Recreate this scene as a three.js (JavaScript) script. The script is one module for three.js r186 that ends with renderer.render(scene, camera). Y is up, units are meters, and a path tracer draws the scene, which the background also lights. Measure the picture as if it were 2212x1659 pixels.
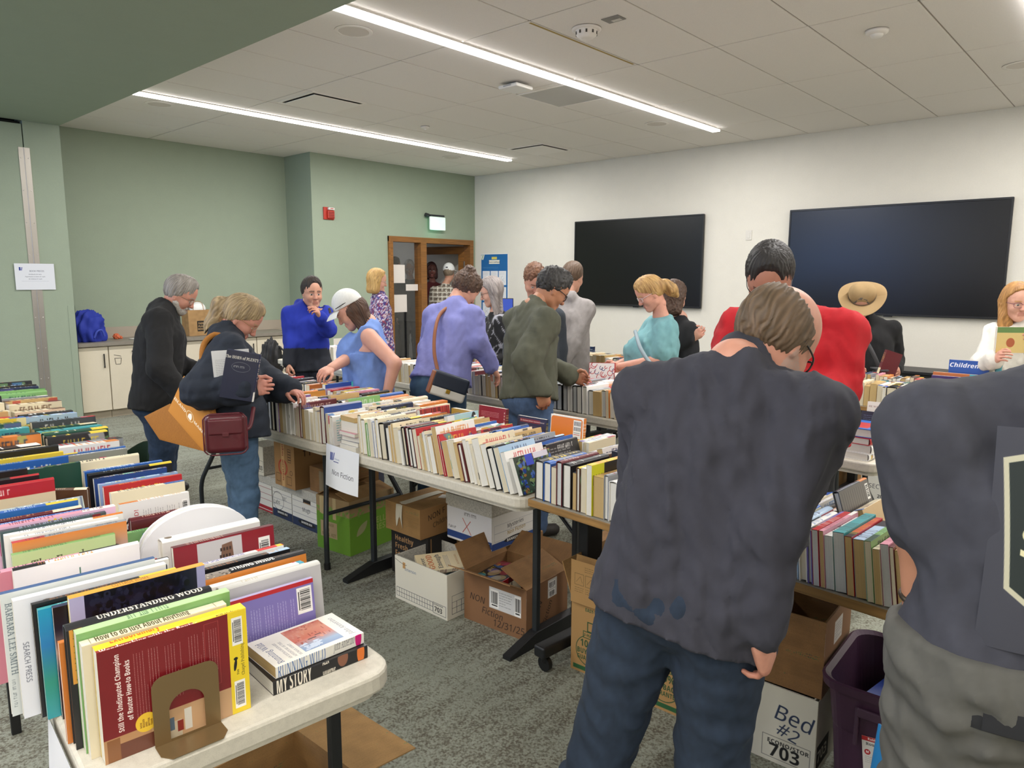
import * as THREE from 'three';
import { mergeGeometries, mergeVertices } from 'three/addons/utils/BufferGeometryUtils.js';
import { RoundedBoxGeometry } from 'three/addons/geometries/RoundedBoxGeometry.js';
import { RectAreaLightUniformsLib } from 'three/addons/lights/RectAreaLightUniformsLib.js';

// ---------- camera, lights, exposure ----------
const scene = new THREE.Scene();
scene.background = new THREE.Color(0x000000);
const camera = new THREE.PerspectiveCamera(55.9586, 2212 / 1659, 0.05, 60);
camera.position.set(0, 1.6, 0);
camera.rotation.order = 'YXZ';
camera.rotation.set(-8.3333 * Math.PI / 180, -47.9165 * Math.PI / 180, 0.1723 * Math.PI / 180);
const renderer = new THREE.WebGLRenderer();
renderer.toneMapping = THREE.LinearToneMapping;
renderer.toneMappingExposure = 1.03;
renderer.shadowMap.enabled = true;
RectAreaLightUniformsLib.init();
const LAMP = new THREE.Color(1.0, 0.975, 0.95), LAMP_POWER = 78;
const CEIL = 3.28, SOFFIT = 3.17, XW = 8.83, ZG = -8.83, ZA = -9.48, XA = 5.68, XS = 2.67, XN = 0.75, ZB = 3.6, XL = -4.6;
// linear ceiling lamps: [x0, x1, z]
const STRIPS = [[2.7, 7.88, -4.0], [2.7, 7.88, -7.17], [2.7, 7.88, -0.78], [2.7, 7.88, 2.33], [-4.2, 0.65, -7.17], [-4.2, 0.65, -4.0], [-4.2, 0.65, -0.78], [-4.2, 0.65, 2.33]];
STRIPS.forEach(([x0, x1, z]) => {
  const l = new THREE.RectAreaLight(LAMP, LAMP_POWER, x1 - x0, 0.085);
  l.position.set((x0 + x1) / 2, CEIL - 0.036, z); l.rotation.x = -Math.PI / 2; l.castShadow = true; l.name = 'strip_light'; scene.add(l);
});
// ---------- helpers ----------
const V = (x, y, z) => new THREE.Vector3(x, y, z);
function rng(seed) { let a = seed | 0; return () => { a = (a + 0x6d2b79f5) | 0; let t = Math.imul(a ^ (a >>> 15), 1 | a); t = (t + Math.imul(t ^ (t >>> 7), 61 | t)) ^ t; return ((t ^ (t >>> 14)) >>> 0) / 4294967296; }; }
const R0 = rng(7);
const used = new Map();
function numbered(n) { const k = used.get(n) || 0; used.set(n, k + 1); return k ? n + '_' + String(k).padStart(3, '0') : n; }
function tag(o, label, category, group) { o.userData.label = label; o.userData.category = category; if (group) o.userData.group = group; return o; }
function thing(name, label, category, pos = [0, 0, 0], turn = 0, group) {
  const o = new THREE.Group(); o.name = numbered(name); o.position.set(...pos); o.rotation.y = turn; scene.add(o); return tag(o, label, category, group);
}
function part(name, geo, mat, parent, label) { const m = new THREE.Mesh(Array.isArray(geo) ? merge(geo) : geo, mat); m.name = name; parent.add(m); if (label) m.userData.label = label; return m; }
function solo(name, geo, mat, label, category, group) { const m = part(numbered(name), geo, mat, scene); return tag(m, label, category, group); }
function struct(name, geo, mat, parent, label) { const m = part(parent ? name : numbered(name), geo, mat, parent || scene, label); if (!parent) m.userData.kind = 'structure'; return m; }
function clean(g) {
  g = g.index ? g.toNonIndexed() : g;
  for (const k of Object.keys(g.attributes)) if (!['position', 'normal', 'uv', 'color'].includes(k)) g.deleteAttribute(k);
  if (!g.attributes.uv) g.setAttribute('uv', new THREE.BufferAttribute(new Float32Array(g.attributes.position.count * 2), 2));
  return g;
}
function merge(list) { list = list.map(clean); const col = list.some(g => g.attributes.color); if (col) list.forEach(g => { if (!g.attributes.color) tint(g, 1, 1, 1); }); return list.length > 1 ? mergeGeometries(list) : list[0]; }
function tint(g, r, gg, b) { const n = g.attributes.position.count, a = new Float32Array(n * 3); for (let i = 0; i < n; i++) { a[3 * i] = r; a[3 * i + 1] = gg; a[3 * i + 2] = b; } g.setAttribute('color', new THREE.BufferAttribute(a, 3)); return g; }
const lin = (css) => { const c = new THREE.Color(css); return [c.r, c.g, c.b]; };
const tintc = (g, css) => tint(g, ...lin(css));
const at = (g, x = 0, y = 0, z = 0, rx = 0, ry = 0, rz = 0) => g.applyMatrix4(new THREE.Matrix4().compose(V(x, y, z), new THREE.Quaternion().setFromEuler(new THREE.Euler(rx, ry, rz, 'YXZ')), V(1, 1, 1)));
const box = (w, h, d, x = 0, y = 0, z = 0, rx, ry, rz) => at(new THREE.BoxGeometry(w, h, d), x, y, z, rx, ry, rz);
const span = (x0, x1, y0, y1, z0, z1) => box(x1 - x0, y1 - y0, z1 - z0, (x0 + x1) / 2, (y0 + y1) / 2, (z0 + z1) / 2);
const rbox = (w, h, d, r, x = 0, y = 0, z = 0, rx, ry, rz, s = 2) => at(new RoundedBoxGeometry(w, h, d, s, Math.min(r, w * 0.49, h * 0.49, d * 0.49)), x, y, z, rx, ry, rz);
function rod(a, b, r, r2 = r, n = 12) { // cylinder between two points
  const A = V(...a), B = V(...b), d = B.clone().sub(A), g = new THREE.CylinderGeometry(r2, r, d.length(), n);
  return g.applyMatrix4(new THREE.Matrix4().compose(A.add(B).multiplyScalar(0.5), new THREE.Quaternion().setFromUnitVectors(V(0, 1, 0), d.normalize()), V(1, 1, 1)));
}
const tube = (pts, r, n = 24, k = 8, closed = false, tension = 0.5) => new THREE.TubeGeometry(new THREE.CatmullRomCurve3(pts.map(p => V(...p)), closed, 'catmullrom', tension), n, r, k, closed);
const lathe = (pts, n = 24) => new THREE.LatheGeometry(pts.map(p => new THREE.Vector2(...p)), n);
function ext(pts, depth, bevel = 0, holes = []) { // polygon in XY pushed along +Z
  const s = new THREE.Shape(pts.map(p => new THREE.Vector2(...p))); holes.forEach(h => s.holes.push(new THREE.Path(h.map(p => new THREE.Vector2(...p)))));
  return new THREE.ExtrudeGeometry(s, { depth, bevelEnabled: bevel > 0, bevelSize: bevel, bevelThickness: bevel, bevelSegments: 2, curveSegments: 8 });
}
function roundRect(w, h, r, n = 5) { const p = []; for (const [cx, cy, a0] of [[w / 2 - r, h / 2 - r, 0], [-w / 2 + r, h / 2 - r, 1], [-w / 2 + r, -h / 2 + r, 2], [w / 2 - r, -h / 2 + r, 3]]) for (let i = 0; i <= n; i++) { const a = (a0 + i / n) * Math.PI / 2; p.push([cx + r * Math.cos(a), cy + r * Math.sin(a)]); } return p; }
// sheet: a thin bent surface with thickness, from a function f(u,v) -> [x,y,z]
function sheet(f, nu, nv, th = 0.002) {
  const P = [], N = [], uv = [], idx = [], e = 1e-3, W = nu + 1;
  for (let j = 0; j <= nv; j++) for (let i = 0; i <= nu; i++) {
    const u = i / nu, v = j / nv, p = V(...f(u, v)), a = V(...f(Math.min(1, u + e), v)).sub(V(...f(Math.max(0, u - e), v))), b = V(...f(u, Math.min(1, v + e))).sub(V(...f(u, Math.max(0, v - e))));
    N.push(a.cross(b).normalize()); P.push(p); uv.push(u, v);
  }
  const pos = [], uvs = [...uv, ...uv];
  P.forEach((p, i) => pos.push(p.x + N[i].x * th / 2, p.y + N[i].y * th / 2, p.z + N[i].z * th / 2)); P.forEach((p, i) => pos.push(p.x - N[i].x * th / 2, p.y - N[i].y * th / 2, p.z - N[i].z * th / 2));
  const o = P.length, q = (a, b, c, d) => idx.push(a, b, c, a, c, d);
  for (let j = 0; j < nv; j++) for (let i = 0; i < nu; i++) { const a = j * W + i; q(a, a + 1, a + W + 1, a + W); q(o + a, o + a + W, o + a + W + 1, o + a + 1); }
  for (let i = 0; i < nu; i++) { q(i, o + i, o + i + 1, i + 1); const a = nv * W + i; q(a, a + 1, o + a + 1, o + a); }
  for (let j = 0; j < nv; j++) { const a = j * W; q(a, a + W, o + a + W, o + a); const b = a + nu; q(b, o + b, o + b + W, b + W); }
  const g = new THREE.BufferGeometry(); g.setAttribute('position', new THREE.Float32BufferAttribute(pos, 3)); g.setAttribute('uv', new THREE.Float32BufferAttribute(uvs, 2)); g.setIndex(idx); g.computeVertexNormals(); return g;
}
// ---------- textures ----------
function hash2(x, y, s) { let h = Math.imul(x | 0, 374761393) + Math.imul(y | 0, 668265263) + Math.imul(s | 0, 2147483647 / 3 | 0); h = Math.imul(h ^ (h >>> 13), 1274126177); return ((h ^ (h >>> 16)) >>> 0) / 4294967296; }
function vnoise(x, y, p, s) { // value noise that repeats every p cells
  const xi = Math.floor(x), yi = Math.floor(y), fx = x - xi, fy = y - yi, sx = fx * fx * (3 - 2 * fx), sy = fy * fy * (3 - 2 * fy), w = (v) => ((v % p) + p) % p;
  const a = hash2(w(xi), w(yi), s), b = hash2(w(xi + 1), w(yi), s), c = hash2(w(xi), w(yi + 1), s), d = hash2(w(xi + 1), w(yi + 1), s);
  return a + (b - a) * sx + (c - a) * sy + (a - b - c + d) * sx * sy;
}
function dataTex(n, fn, srgb = true, rep = [1, 1]) {
  const d = new Uint8Array(n * n * 4); for (let y = 0; y < n; y++) for (let x = 0; x < n; x++) { const c = fn(x / n, y / n), o = 4 * (y * n + x); d[o] = c[0]; d[o + 1] = c[1]; d[o + 2] = c[2]; d[o + 3] = 255; }
  const t = new THREE.DataTexture(d, n, n); t.wrapS = t.wrapT = THREE.RepeatWrapping; t.magFilter = THREE.LinearFilter; t.minFilter = THREE.LinearFilter; if (srgb) t.colorSpace = THREE.SRGBColorSpace; t.repeat.set(...rep); t.needsUpdate = true; return t;
}
function canvasTex(w, h, draw) { const c = document.createElement('canvas'); c.width = w; c.height = h; const x = c.getContext('2d'); draw(x, w, h); const t = new THREE.CanvasTexture(c); t.colorSpace = THREE.SRGBColorSpace; t.magFilter = THREE.LinearFilter; return t; }
class Atlas { // packs printed faces into one canvas; cell() gives a uv rectangle
  constructor(n, h = n) { this.n = n; this.h = h; this.c = document.createElement('canvas'); this.c.width = n; this.c.height = h; this.x = this.c.getContext('2d'); this.x.fillStyle = '#fff'; this.x.fillRect(0, 0, n, h); this.fr = [[0, 0, n, h]]; this.t = new THREE.CanvasTexture(this.c); this.t.colorSpace = THREE.SRGBColorSpace; this.t.magFilter = THREE.LinearFilter; }
  cell(w, h, draw) {
    w = Math.round(w); h = Math.round(h);
    let best = -1, bs = 1e9; this.fr.forEach((q, i) => { if (q[2] >= w && q[3] >= h) { const s = Math.min(q[2] - w, q[3] - h); if (s < bs) { bs = s; best = i; } } });
    if (best < 0) throw new Error('atlas full'); const [X, Y, fw, fh] = this.fr.splice(best, 1)[0];
    if (fw - w > fh - h) this.fr.push([X + w, Y, fw - w, fh], [X, Y + h, w, fh - h]); else this.fr.push([X + w, Y, fw - w, h], [X, Y + h, fw, fh - h]);
    const x = this.x; x.save(); x.beginPath(); x.rect(X, Y, w, h); x.clip(); x.translate(X, Y); draw(x, w, h); x.restore();
    const e = 0.75;
    return [(X + e) / this.n, 1 - (Y + h - e) / this.h, (X + w - e) / this.n, 1 - (Y + e) / this.h];
  }
}
function setUV(g, r) { const u = g.attributes.uv; for (let i = 0; i < u.count; i++) u.setXY(i, r[0] + u.getX(i) * (r[2] - r[0]), r[1] + u.getY(i) * (r[3] - r[1])); return g; }
function planarUV(g, sx, sy, ax = 'x', ay = 'y') { const p = g.attributes.position, u = new Float32Array(p.count * 2), k = { x: 0, y: 1, z: 2 }; for (let i = 0; i < p.count; i++) { u[2 * i] = p.array[3 * i + k[ax]] * sx; u[2 * i + 1] = p.array[3 * i + k[ay]] * sy; } g.setAttribute('uv', new THREE.BufferAttribute(u, 2)); return g; }
function boxUV(g, s = 1) { // uv in metres by the way each face points
  g = clean(g); const p = g.attributes.position, n = g.attributes.normal, u = new Float32Array(p.count * 2);
  for (let i = 0; i < p.count; i++) { const ax = Math.abs(n.getX(i)), ay = Math.abs(n.getY(i)), az = Math.abs(n.getZ(i)), x = p.getX(i), y = p.getY(i), z = p.getZ(i); const [a, b] = ay > ax && ay > az ? [x, z] : ax > az ? [z, y] : [x, y]; u[2 * i] = a * s; u[2 * i + 1] = b * s; }
  g.setAttribute('uv', new THREE.BufferAttribute(u, 2)); return g;
}
const std = (color, roughness = 0.7, o = {}) => new THREE.MeshStandardMaterial({ color, roughness, ...o });
const phy = (color, roughness = 0.7, o = {}) => new THREE.MeshPhysicalMaterial({ color, roughness, ...o });
const clamp = (v, a, b) => Math.min(b, Math.max(a, v));
// fine relief textures
const grainTex = dataTex(256, (u, v) => { const g = 128 + 90 * (vnoise(u * 64, v * 64, 64, 1) - 0.5) + 70 * (hash2(u * 256, v * 256, 5) - 0.5); return [g, g, g]; }, false);
const weaveTex = dataTex(128, (u, v) => { const g = 128 + 60 * Math.sin(u * Math.PI * 64) * Math.sin(v * Math.PI * 64) + 60 * (hash2(u * 128, v * 128, 3) - 0.5); return [g, g, g]; }, false);
const fuzzTex = dataTex(256, (u, v) => { const g = 215 + 50 * (vnoise(u * 40, v * 40, 40, 11) - 0.5) + 45 * (hash2(u * 256, v * 256, 8) - 0.5); return [g, g, g]; });
const paintTex = dataTex(256, (u, v) => { const g = 249 + 3 * (vnoise(u * 12, v * 12, 12, 21) - 0.5) + 5 * (hash2(u * 256, v * 256, 9) - 0.5); return [g, g, g]; });
const rep = (t, x, y) => { const c = t.clone(); c.repeat.set(x, y); c.needsUpdate = true; return c; };
const lumpy = (s, seed, sx, sy, sz) => { const g = mergeVertices(new THREE.IcosahedronGeometry(s, 10).deleteAttribute('normal').deleteAttribute('uv')), p = g.attributes.position; for (let i = 0; i < p.count; i++) { const v = V().fromBufferAttribute(p, i), n = v.clone().normalize(); const d = 0.12 * Math.sin(n.x * 7 + seed) * Math.sin(n.y * 6 + seed * 2) + 0.09 * Math.sin(n.z * 13 + n.x * 9 + seed) + 0.07 * Math.abs(Math.sin(n.x * 17 - n.y * 11 + seed)); v.multiplyScalar(1 + d); p.setXYZ(i, v.x * sx, Math.max(-s * 0.6, v.y) * sy, v.z * sz); } g.computeVertexNormals(); g.computeBoundingBox(); g.translate(0, -g.boundingBox.min.y, 0); return g; };
// ---------- room ----------
const GREEN = '#98a591';
const mGreen = std(GREEN, 0.62, { map: paintTex, bumpMap: grainTex, bumpScale: 0.0004 });
const mWhite = std('#e3dfd4', 0.7, { map: paintTex, bumpMap: grainTex, bumpScale: 0.0004 });
const ceilTex = dataTex(256, (u, v) => { const g = 247 + 9 * (hash2(u * 256, v * 256, 8) - 0.5); return [g, g, g]; });
const mCeil = std('#f0ebe6', 0.95, { map: rep(ceilTex, 2, 2), bumpMap: rep(grainTex, 3, 3), bumpScale: 0.0006 });
const mGrid = std('#a39c94', 0.6);
const mBeige = std('#c9bfae', 0.6, { map: paintTex });
const carpetTex = dataTex(1024, (u, v) => {
  const warp = 0.05 * vnoise(u * 6, v * 6, 6, 2);
  const streak = vnoise(u * 12, (v + warp) * 60, 60, 3) * 0.6 + vnoise(u * 20, (v + warp) * 110, 110, 4) * 0.4;
  const patch = vnoise(u * 6, v * 6, 6, 6), tuft = hash2(u * 1024, v * 1024, 7), mid = vnoise(u * 260, v * 260, 260, 12);
  const dark = clamp((streak * 0.45 + patch * 0.35 + (tuft - 0.5) * 0.6 + (mid - 0.5) * 0.75 - 0.42) * 2.6, 0, 1);
  const k = 0.86 + 0.28 * tuft;
  const mix = (a, b) => clamp((a + (b - a) * dark) * k, 0, 255);
  return [mix(142, 84), mix(145, 78), mix(131, 65)];
}, true);
const carpetBump = dataTex(512, (u, v) => { const g = 80 + 120 * hash2(u * 512, v * 512, 7) + 50 * (vnoise(u * 60, v * 60, 60, 3) - 0.5); return [g, g, g]; }, false);
{
  const T = 0.15;
  const g = span(XL - T, XW + T, -0.12, 0, -13.2, ZB + T);
  planarUV(g, 1 / 1.6, 1 / 1.6, 'x', 'z');
  const mFloor = std('#ffffff', 0.97, { map: carpetTex, bumpMap: rep(carpetBump, 2, 2), bumpScale: 0.003 });
  struct('floor', g, mFloor);
  // white wall with the screens
  struct('wall_right', boxUV(span(XW, XW + T, 0, CEIL + 0.3, -13.2, ZB)), mWhite);
  // green wall around the door (opening 6.97..8.765 x 2.225)
  struct('wall_back', boxUV(merge([span(XA, 6.97, 0, CEIL + 0.3, ZG - 0.13, ZG), span(6.97, 8.765, 2.225, CEIL + 0.3, ZG - 0.13, ZG), span(8.765, XW, 0, CEIL + 0.3, ZG - 0.13, ZG)])), mGreen);
  struct('wall_alcove', boxUV(merge([span(XA, XA + 0.13, 0, CEIL + 0.3, ZA - 0.13, ZG - 0.13), span(XS - 0.2, XA, 0, CEIL + 0.3, ZA - 0.13, ZA)])), mGreen);
  // left pocket wall with its two leaves (joint at x = 2.3)
  const lw = struct('wall_left', boxUV(merge([span(2.335, XS, 0, SOFFIT, ZG - 0.14, ZG), span(XS - 0.14, XS, 0, SOFFIT, ZA, ZG - 0.14)])), mGreen);
  struct('leaf_panel', boxUV(span(0.9, 2.325, 0.012, SOFFIT - 0.035, ZG - 0.06, ZG - 0.002)), mGreen, lw);
  struct('leaf_panel', boxUV(span(XL, 0.89, 0.012, SOFFIT - 0.035, ZG - 0.06, ZG - 0.002)), mGreen, lw);
  struct('pocket_back', boxUV(span(XL, 2.335, 0, SOFFIT, ZG - 0.2, ZG - 0.08)), std('#2a2d28', 0.9), lw);
  struct('corner_guard', boxUV(merge([span(2.605, XS + 0.004, 0.02, 1.29, ZG, ZG + 0.004), span(XS, XS + 0.004, 0.02, 1.29, ZG - 0.07, ZG + 0.004)])), mGreen, lw);
  struct('wall_far_left', boxUV(span(XL - T, XL, 0, CEIL + 0.3, ZG - 0.2, ZB)), mWhite);
  struct('wall_behind', boxUV(span(XL - T, XW + T, 0, CEIL + 0.3, ZB, ZB + T)), mWhite);
  // soffit over the folding-wall track
  struct('trim_soffit', boxUV(span(XN, XS, SOFFIT, CEIL + 0.28, ZG, ZB)), mGreen);
  // ceiling: slab, grid bars, every panel
  const ceil = struct('ceiling', boxUV(span(XL - T, XW + T, CEIL + 0.3, CEIL + 0.42, -13.2, ZB + T)), std('#8d8880', 0.9));
  const gx = [XS], gz = [];
  for (let x = 3.835; x < XW; x += 1.322) gx.push(x); gx.push(XW);
  for (let z = ZG; z < ZB;) { gz.push(z); z = z === ZG ? -8.66 : z + 0.6676; } gz.push(ZB);
  const zs = [ZA, ...gz.filter(z => z > -9)];
  const bars = [];
  const bevel = (w, d) => { const gg = rbox(w, 0.02, d, 0.004, 0, 0, 0, 0, 0, 0, 1); return planarUV(clean(gg), 1, 1, 'x', 'z'); };
  const panel = (x0, x1, z0, z1) => {
    if (x1 - x0 < 0.02 || z1 - z0 < 0.02) return;
    const w = x1 - x0 - 0.011, d = z1 - z0 - 0.011;
    const m = struct('ceiling_panel', bevel(w, d), mCeil, ceil); m.position.set((x0 + x1) / 2, CEIL + 0.01 + 0.0015 * (hash2(x0 * 100, z0 * 100, 3) - 0.5), (z0 + z1) / 2);
  };
  const tile = panel;
  for (let i = 0; i < gx.length - 1; i++) for (let j = 0; j < zs.length - 1; j++) { if (zs[j] < -9 && gx[i] >= XA - 0.6) { if (gx[i] < XA) tile(gx[i], XA, zs[j], zs[j + 1]); continue; } tile(gx[i], zs[j] < -9 ? Math.min(gx[i + 1], XA) : gx[i + 1], zs[j], zs[j + 1]); }
  for (let x = XL; x < XN - 0.01; x += 1.322) for (let j = 0; j < zs.length - 1; j++) if (zs[j] > -8.9) tile(x, Math.min(XN, x + 1.322), zs[j], zs[j + 1]);
  for (const x of gx.slice(1, -1)) bars.push(span(x - 0.012, x + 0.012, CEIL + 0.006, CEIL + 0.03, x < XA ? ZA : ZG, ZB));
  for (const z of zs.slice(1, -1)) bars.push(span(XS, z < -8.5 ? XW : XW, CEIL + 0.006, CEIL + 0.03, z - 0.012, z + 0.012));
  struct('grid_bars', merge(bars), mGrid, ceil);
  struct('yellow_strip', span(3.86, 5.12, CEIL - 0.001, CEIL + 0.002, -3.347, -3.328), std('#a0853a', 0.6), ceil, 'ochre strip in a ceiling joint');
  // wall base strips
  const mBase = std('#55584f', 0.7);
  struct('baseboard_right', span(XW - 0.012, XW, 0, 0.1, ZG, ZB), mBase);
  struct('baseboard_back', merge([span(XA, 6.97, 0, 0.1, ZG, ZG + 0.012), span(XA - 0.012, XA, 0, 0.1, ZA, ZG)]), mBase);
  // hinge on the pocket wall
  const mSteel = std('#a9a49c', 0.38, { metalness: 0.75 });
  const hg = thing('piano_hinge', 'long stainless steel piano hinge running up the left green wall', 'hinge', [2.33, 0, ZG]);
  for (const s of [-1, 1]) { const lf = part('hinge_leaf', box(0.047, 2.8, 0.004, s * 0.027, 1.505, 0.002), mSteel, hg); for (let k = 0; k < 9; k++) part('screw', at(new THREE.SphereGeometry(0.006, 8, 4), s * 0.034, 0.2 + k * 0.325, 0.004, 0, 0, 0), std('#d8d4cc', 0.3, { metalness: 0.8 }), hg); }
  part('hinge_pin', rod([0, 0.105, 0.004], [0, 2.905, 0.004], 0.005), mSteel, hg);
}
// lamps in the ceiling
const mGlow = std('#ffffff', 0.5, { emissive: new THREE.Color(1, 0.97, 0.95), emissiveIntensity: 9 });
const mAlu = std('#d9d6d0', 0.45);
STRIPS.forEach(([x0, x1, z], i) => {
  const names = ['long white linear ceiling lamp nearer the camera, running towards the large screens', 'long white linear ceiling lamp nearer the green wall'];
  const t = thing('linear_lamp', names[i] || 'linear ceiling lamp outside the picture, row ' + ['three', 'four', 'five', 'six', 'seven', 'eight'][i - 2] + ' of the hall', 'lamp', [(x0 + x1) / 2, CEIL, z], 0, 'linear ceiling lamps');
  const w = x1 - x0;
  part('diffuser', box(w - 0.012, 0.03, 0.088, 0, -0.0175, 0), mGlow, t);
  part('housing', merge([box(w, 0.014, 0.005, 0, -0.0085, 0.0475), box(w, 0.014, 0.005, 0, -0.0085, -0.0475), box(0.006, 0.014, 0.1, w / 2, -0.0085, 0), box(0.006, 0.014, 0.1, -w / 2, -0.0085, 0)]), mAlu, t);
});
// ---------- tables ----------
const plasticTex = dataTex(256, (u, v) => { const h = hash2(u * 256, v * 256, 31), m = vnoise(u * 30, v * 30, 30, 32); const g = 238 - (h > 0.93 ? 18 * h : 0) + 12 * (m - 0.5); return [g, g - 2, g - 5]; });
const mPlastic = std('#d9d4c6', 0.55, { map: rep(plasticTex, 4, 4), bumpMap: rep(grainTex, 6, 6), bumpScale: 0.0003 });
const mLeg = std('#3b3f42', 0.42, { metalness: 0.55 });
const mBlack = std('#17181a', 0.5);
const mLaminate = std('#a8a59c', 0.55, { map: plasticTex });
const woodTex = dataTex(256, (u, v) => { const w = vnoise(u * 4, v * 90, 90, 41) * 0.6 + vnoise(u * 12, v * 200, 200, 42) * 0.4, g = 0.8 + 0.35 * (w - 0.5); return [255 * g * 0.98, 245 * g, 225 * g]; });
const mBeech = std('#b98f58', 0.5, { map: woodTex });
const TBL = {};
const TOP = 0.74;
function place(key, cx, cz, th, L, W) { TBL[key] = { cx, cz, th, L, W, c: Math.cos(th), s: Math.sin(th) }; return TBL[key]; }
function onT(key, lx, lz) { const t = TBL[key]; return [t.cx + t.c * lx + t.s * lz, TOP, t.cz - t.s * lx + t.c * lz]; }
function plasticTable(key, label, cx, cz, th, L, W, off = 0, legs = 'curve') {
  place(key, cx, cz, th, L, W); const t = thing('folding_table', label, 'table', [cx, 0, cz], th, 'white plastic folding tables');
  const top = at(ext(roundRect(W - 0.016, L - 0.016, 0.06), 0.03, 0.008), 0, 0, 0, -Math.PI / 2, 0, 0); top.translate(0, TOP - 0.038, off);
  part('tabletop', boxUV(top), mPlastic, t);
  part('apron', at(ext(roundRect(W - 0.05, L - 0.05, 0.05), 0.02, 0, [roundRect(W - 0.09, L - 0.09, 0.03).reverse()]), 0, TOP - 0.066, off, -Math.PI / 2), mPlastic, t);
  for (const e of [-1, 1]) {
    const z = off + e * (L / 2 - (legs === 'straight' ? 0.2 : legs === 'tfoot' ? (e < 0 ? 0.06 : 0.13) : 0.26));
    if (legs === 'curve') {
      for (const s of [-1, 1]) { const x = s * (W / 2 - 0.12); const lg = part('leg', tube([[x * 0.8, TOP - 0.07, z], [x * 0.8, TOP - 0.22, z + e * 0.005], [x * 0.84, TOP - 0.3, z + e * 0.02], [x * 1.08, 0.24, z + e * 0.1], [x * 1.12, 0.16, z + e * 0.115], [x * 1.12, 0.012, z + e * 0.115]], 0.0145, 30, 10, false, 0.2), mLeg, t); part('rubber_foot', rod([x * 1.12, 0, z + e * 0.115], [x * 1.12, 0.035, z + e * 0.115], 0.018), mBlack, lg); }
      part('crossbar', rod([-W / 2 + 0.12, 0.3, z + e * 0.075], [W / 2 - 0.12, 0.3, z + e * 0.075], 0.011), mLeg, t);
      part('hinge_rod', rod([-W / 2 + 0.1, TOP - 0.065, z], [W / 2 - 0.1, TOP - 0.065, z], 0.012), mLeg, t);
      if (key !== 'M0') part('brace', rod([0, 0.3, z + e * 0.075], [0, TOP - 0.06, z - e * 0.36], 0.009), mLeg, t);
    } else if (legs === 'straight') {
      for (const s of [-1, 1]) part('leg', rbox(0.03, TOP - 0.05, 0.022, 0.004, s * (W / 2 - 0.06), (TOP - 0.05) / 2, z), mBlack, t);
      part('crossbar', rbox(W - 0.14, 0.03, 0.018, 0.004, 0, 0.2, z), mBlack, t);
      part('brace', rod([0, 0.2, z], [0, TOP - 0.06, z - e * 0.4], 0.01), mBlack, t);
    } else {
      for (const s of [-1, 1]) part('leg', rbox(0.028, TOP - 0.08, 0.028, 0.006, s * 0.14, 0.03 + (TOP - 0.08) / 2, z), mLeg, t);
      part('foot_bar', at(ext([[-W / 2 + 0.05, 0], [-W / 2 + 0.05, 0.012], [-0.16, 0.06], [0.16, 0.06], [W / 2 - 0.05, 0.012], [W / 2 - 0.05, 0]], 0.04, 0.003), 0, 0.003, z - 0.02), mBlack, t);
      part('hinge_rod', rod([-W / 2 + 0.06, TOP - 0.068, z], [W / 2 - 0.06, TOP - 0.068, z], 0.012), mLeg, t);
      part('brace', rod([0.14, 0.42, z], [0.14, TOP - 0.06, z - e * 0.3], 0.01), mLeg, t);
    }
  }
  return t;
}
function woodTable(key, label, cx, cz, th, L, W, inset = 0.28) {
  place(key, cx, cz, th, L, W); const t = thing('training_table', label, 'table', [cx, 0, cz], th, 'laminate tables with beech edges');
  part('tabletop', boxUV(rbox(W - 0.008, 0.024, L - 0.008, 0.002, 0, TOP - 0.0135, 0)), mLaminate, t);
  part('edge_band', boxUV(merge([rbox(0.006, 0.028, L, 0.002, W / 2 - 0.001, TOP - 0.0145, 0), rbox(0.006, 0.028, L, 0.002, -W / 2 + 0.001, TOP - 0.0145, 0), rbox(W, 0.028, 0.006, 0.002, 0, TOP - 0.0145, L / 2 - 0.001), rbox(W, 0.028, 0.006, 0.002, 0, TOP - 0.0145, -L / 2 + 0.001)])), mBeech, t, 'thin beech edge band');
  for (const e of [-1, 1]) {
    const z = e * (L / 2 - (e < 0 ? inset : 0.28));
    part('leg', merge([rbox(0.1, 0.6, 0.055, 0.008, 0.04, 0.4, z), rbox(W - 0.12, 0.03, 0.05, 0.006, 0, TOP - 0.046, z)]), mBlack, t);
    const f = part('foot_bar', rbox(W - 0.06, 0.05, 0.06, 0.01, 0, 0.095, z), mBlack, t);
    for (const s of [-1, 1]) part('caster', merge([at(new THREE.CylinderGeometry(0.032, 0.032, 0.02, 14), s * (W / 2 - 0.07), 0.034, z, 0, 0, Math.PI / 2), rod([s * (W / 2 - 0.07), 0.04, z], [s * (W / 2 - 0.07), 0.075, z], 0.016)]), std('#0e0f10', 0.5), f);
  }
  return t;
}
plasticTable('T1', 'white plastic table in the left foreground carrying large art and craft books', 0.75, -2.21, -0.104, 1.83, 0.61, 0.07, 'straight');
plasticTable('T1b', 'white plastic table behind the left foreground table, half out of the picture', 0.75 + 0.104 * 2.11, -2.21 - 0.995 * 2.11, -0.104, 2.44, 0.61, 0);
plasticTable('M1', 'long white plastic table in the middle with the paper sign on its edge', 2.44, -2.475, 0, 1.35, 0.76, 0, 'tfoot');
plasticTable('M0', 'white plastic table left of the paper sign, beside the navy coat', 2.44, -4.07, 0, 1.8, 0.76);
woodTable('W1', 'beech-edged table in front of the man in the charcoal fleece', 2.325, -0.862, -0.072, 1.83, 0.61, 0.035);
plasticTable('N1', 'white plastic table with one book row behind the lavender sweater', 4.14, -4.17, -0.05, 1.83, 0.76);
plasticTable('N1c', 'white plastic table near the alcove behind the boy', 4.32, -6.06, -0.05, 1.83, 0.76);
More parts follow.
